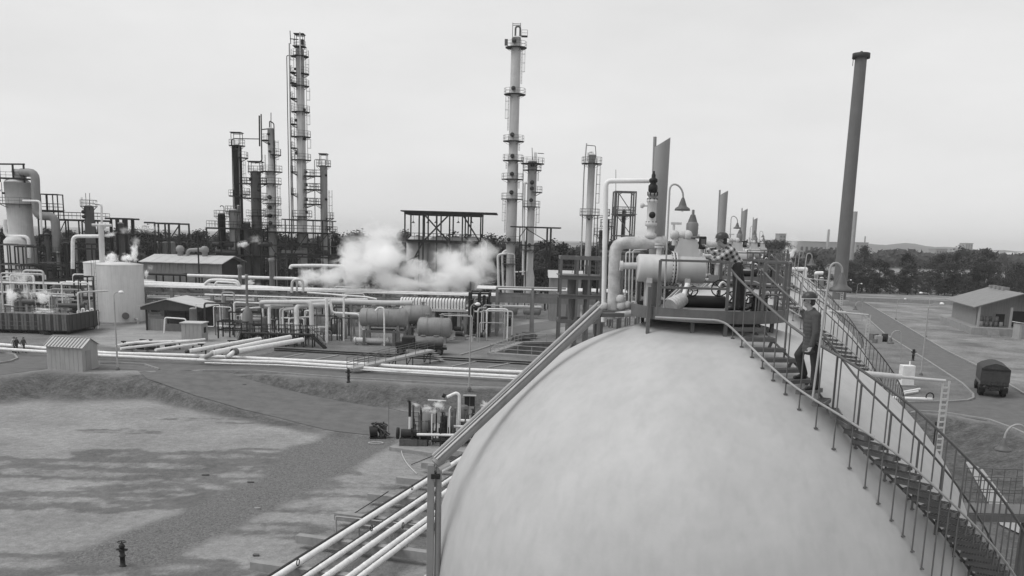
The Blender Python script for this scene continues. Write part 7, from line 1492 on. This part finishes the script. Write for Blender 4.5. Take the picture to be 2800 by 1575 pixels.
def person(label, J, look, style, vox=.009, group=None):
    """J: world joints. Body one mesh; clothes, hat and shoes are its children."""
    g = J; hc = g['head']; hcaps, M_ = head_caps(hc, look); sh = (g['shL']+g['shR'])/2; hp = (g['hipL']+g['hipR'])/2
    caps = hcaps+[(hc+V(0,0,-.08), sh+V(0,0,.02), .052, .06), (sh, hp, .095, .095), (g['shL'], g['shR'], .05, .05), (g['hipL'], g['hipR'], .075, .075)]
    for s in 'LR':
        caps += [(g['sh'+s], g['el'+s], .05, .04), (g['el'+s], g['wr'+s], .038, .027), (g['hip'+s], g['kn'+s], .075, .052), (g['kn'+s], g['an'+s], .05, .036), (g['an'+s], g['an'+s].lerp(g['toe'+s], .6), .026, .018)]
        caps += hand(g['wr'+s], g['ha'+s], g.get('curl', .9), g['up'+s])
    body = remesh('person', caps, vox, 'skin', None, 3, label=label, cat='person', group=group)
    side = g['shL']-g['shR']; side.z = 0; side.normalize(); fw = side.cross(V(0,0,1)); fw = -fw if fw.dot(Vector(look)) < 0 else fw
    # upper garment
    tr = []
    tor = (hp-sh); R0 = Matrix((side, side.cross(tor.normalized()), -tor.normalized())).transposed()
    for t_, rx, ry in ((.0,.17,.11),(.1,.19,.13),(.22,.20,.14),(.35,.195,.145),(.48,.19,.145),(.6,.18,.14),(.72,.175,.138),(.84,.175,.138),(.96,.178,.14)): tr.append((sh.lerp(hp, t_), (rx, ry, .11), R0))
    if style['long']: tr += [(hp-V(0,0,.05), (.185,.15,.11), R0), (hp-V(0,0,.11), (.19,.155,.08), R0)]
    for s in 'LR': tr += [(g['sh'+s], g['el'+s], .078, .062), (g['el'+s], g['el'+s].lerp(g['wr'+s], style['sleeve']), .060, .047), (sh+V(0,0,.0), g['sh'+s], .09, .08)]
    tr += [(sh+V(0,0,.05)+(sh-hp).normalized()*.0, sh+V(0,0,.075), .075, .065)]
    remesh(style['top_name'], tr, vox, style['top'], body, 3)
    # trousers
    for_legs = [(hp, (.165,.125,.12), R0)]
    for s in 'LR': for_legs += [(g['hip'+s], g['kn'+s], .098, .078), (g['kn'+s], g['an'+s]+V(0,0,.01), .076, .07), (hp, g['hip'+s], .10, .10)]
    remesh('trousers', for_legs, vox, 'trouser_cloth', body, 3)
    for s in 'LR':
        an, toe = g['an'+s], g['toe'+s]; d_ = toe-an; d_.z = 0; d_.normalize(); remesh('shoe', [(an+V(0,0,-.02), an+V(0,0,-.045), .045, .045), (an-d_*.035+V(0,0,-.055), an+d_*.16+V(0,0,-.062), .036, .037), (an+V(0,0,-.03), an+d_*.09+V(0,0,-.045), .042, .04)], max(.009, vox), 'leather', body, 2)
    # hat
    e = lambda x, y, z_: hc+M_ @ V(x, y, z_)
    mb = MB(); R_h = M_; n = 28
    def ringv(r1, r2, z_, tilt=0): return [e(r1*math.cos(2*PI*k/n), r2*math.sin(2*PI*k/n)-.01, z_+tilt*math.sin(2*PI*k/n)) for k in range(n)]
    prof = style['hat']; rows = [ringv(*q) for q in prof]
    vs = [p for r in rows for p in r]; mb.add(vs, [(i*n+k, i*n+(k+1)%n, (i+1)*n+(k+1)%n, (i+1)*n+k) for i in range(len(rows)-1) for k in range(n)], True); mb.add(rows[-1], [tuple(range(n))], True)
    h = mb.build('hat_crown', style['hat_m'], None); h.parent = body
    mb = MB(); br = style['brim']; rows = [ringv(*q) for q in br]; vs = [p for r in rows for p in r]; mb.add(vs, [(i*n+k, i*n+(k+1)%n, (i+1)*n+(k+1)%n, (i+1)*n+k) for i in range(len(rows)-1) for k in range(n)], True); h = mb.build('hat_brim', style['brim_m'], None); h.parent = body
    hcap = [(e(0,-.035,.0), (.082,.08,.07), M_), (e(0,-.06,-.04), (.066,.05,.05), M_)]; remesh('hair', hcap, max(.009, vox), 'hair', body, 2)
    if style.get('glasses'):
        mb = MB()
        for s in (-1, 1): mb.tube([e(s*.033+.026*math.cos(a), .098, .012+.021*math.sin(a)) for a in np.linspace(0, 2*PI, 13)[:-1]], .004, 5, closed=True); mb.tube([e(s*.06, .095, .015), e(s*.08, -.01, .012)], .004, 5)
        mb.build('glasses', 'light_cloth', None).parent = body
    for s in (-1, 1): o = MB(); o.lathe(e(s*.033, .080, .008), [(0,.012),(.008,.009),(.012,0),(.008,-.009),(0,-.012)], 10); o.build('eye', 'black', None).parent = body
    return body
# checked shirt: two crossing sets of woven bands
m = bpy.data.materials.new('checked_cloth'); m.use_nodes = True; t = m.node_tree; b = t.nodes['Principled BSDF']; b.inputs['Roughness'].default_value = .85; MATS['checked_cloth'] = m
tcs = t.nodes.new('ShaderNodeTexCoord'); mpg = t.nodes.new('ShaderNodeMapping'); mpg.inputs['Rotation'].default_value = (0, math.radians(35), 0); t.links.new(tcs.outputs['Object'], mpg.inputs[0]); sx_ = t.nodes.new('ShaderNodeSeparateXYZ'); t.links.new(mpg.outputs[0], sx_.inputs[0])
def band(out_, per, ph):
    a = t.nodes.new('ShaderNodeMath'); a.operation = 'MULTIPLY_ADD'; a.inputs[1].default_value = 2*PI/per; a.inputs[2].default_value = ph; t.links.new(out_, a.inputs[0]); s = t.nodes.new('ShaderNodeMath'); s.operation = 'SINE'; t.links.new(a.outputs[0], s.inputs[0]); r = t.nodes.new('ShaderNodeMapRange'); r.inputs[1].default_value = -.4; r.inputs[2].default_value = .4; t.links.new(s.outputs[0], r.inputs[0]); return r.outputs[0]
ad = t.nodes.new('ShaderNodeMath'); ad.operation = 'ADD'; t.links.new(band(sx_.outputs['X'], .105, 0), ad.inputs[0]); t.links.new(band(sx_.outputs['Z'], .105, .6), ad.inputs[1])
rp_2 = t.nodes.new('ShaderNodeMapRange'); rp_2.inputs[1].default_value = 0; rp_2.inputs[2].default_value = 2; rp_2.inputs[3].default_value = .025; rp_2.inputs[4].default_value = .5; t.links.new(ad.outputs[0], rp_2.inputs[0]); t.links.new(rp_2.outputs[0], b.inputs['Base Color'])
HARD = dict(hat=[(.122,.135,.045),(.120,.132,.075),(.108,.120,.11),(.085,.095,.14),(.05,.055,.16),(.015,.016,.166)], brim=[(.118,.130,.048),(.135,.158,.040,.008),(.137,.160,.036,.008),(.118,.130,.044)])
# man on the stair
YS = 16.2
def Q(x, y, dy=0): return P(2000+x*.3175, 640+y*.3175, YS+dy)
J2 = dict(head=Q(668,575), shL=Q(735,705,-.19), shR=Q(660,690,.19), hipL=Q(715,955,-.09), hipR=Q(655,945,.1), knL=Q(722,1130,-.10), anL=Q(722,1300,-.10), toeL=Q(648,1322,-.12),
          knR=Q(578,1040,.08), anR=Q(622,1205,.12), toeR=Q(562,1230,.10), elL=Q(728,850,-.27), wrL=Q(690,965,-.24), haL=Q(668,1010,-.24), elR=Q(650,760,.30), wrR=Q(612,660,.34), haR=Q(582,618,.34), upL=(1,0,.2), upR=(.2,-.3,1), curl=1.0)
# plant the feet on treads of the stair
def tread_under(p): return min(nodes, key=lambda nq: (nq[0].xy-p.xy).length)
p2 = person('man in grey jacket and dark hat climbing the stair', J2, (-1, .25, -.05), dict(HARD, top='jacket_cloth', top_name='jacket', long=True, sleeve=.95, hat_m='helmet_dark', brim_m='light_cloth', glasses=False))
# man on the platform
YQ = 18.75
def Q1(x, y, dy=0): return P(1720+x*.1932, 640+y*.1932, YQ+dy)
J1 = dict(head=Q1(1310,88), shL=Q1(1430,235,-.18), shR=Q1(1390,225,.18), hipL=Q1(1530,440,-.09), hipR=Q1(1530,440,.1), knL=Q1(1520,720,-.10), anL=Q1(1505,1020,-.10), toeL=Q1(1405,1055,-.1),
          knR=Q1(1590,720,.10), anR=Q1(1605,1020,.12), toeR=Q1(1510,1055,.12), elL=Q1(1270,345,-.22), wrL=Q1(1140,375,-.2), haL=Q1(1060,368,-.2), elR=Q1(1230,290,.2), wrR=Q1(1120,215,.25), haR=Q1(1080,165,.3), upL=(0,-.2,1), upR=(1,0,.3), curl=.7)
p1 = person('man in checked shirt and hard hat leaning at the platform rail', J1, (-1, .1, -.06), dict(HARD, top='checked_cloth', top_name='checked_shirt', long=False, sleeve=.93, hat_m='helmet_dark', brim_m='helmet_dark', glasses=True))
# three walkers on the road by the shed
def walker(label, x, y, h, look, shirt, stride):
    b0 = G(x, y); k = h/1.75; f_ = Vector(look).normalized(); s_ = V(f_.y, -f_.x, 0)
    q = lambda a, s, z_: b0+f_*a*k+s_*s*k+V(0,0,z_*k)
    J = dict(head=q(.03,0,1.60), shL=q(0,.19,1.42), shR=q(0,-.19,1.42), hipL=q(0,.09,.92), hipR=q(0,-.09,.92), knL=q(.18*stride,.1,.50), knR=q(-.08*stride,-.1,.48), anL=q(.28*stride,.1,.09), anR=q(-.34*stride,-.1,.13), toeL=q(.28*stride+.16,.1,.04), toeR=q(-.34*stride+.15,-.1,.04), elL=q(-.12,.27,1.14), elR=q(.06,-.27,1.14), wrL=q(-.05,.29,.90), wrR=q(.22,-.27,.95), haL=q(-.02,.29,.80), haR=q(.28,-.26,.87), upL=tuple(s_), upR=tuple(-s_), curl=.6)
    hat = dict(hat=[(.118,.13,.045),(.116,.128,.075),(.10,.11,.115),(.06,.066,.15),(.01,.01,.16)], brim=[(.116,.128,.05),(.13,.15,.044),(.13,.15,.04),(.116,.128,.046)])
    return person(label, J, look, dict(hat, top=shirt, top_name='shirt', long=False, sleeve=.5, hat_m='helmet_dark', brim_m='helmet_dark'), vox=.02)
walker('dark-clothed man walking by the road beside the shed', 47, 966, 1.78, (1,-.2,0), 'trouser_cloth', 1.0); walker('pale-shirted man walking half behind the dark-clothed one', 40, 965, 1.8, (1,-.1,0), 'light_cloth', .8); walker('grey-shirted man walking alone nearer the shed', 66, 965, 1.75, (1,-.2,0), 'jacket_cloth', 1.1)
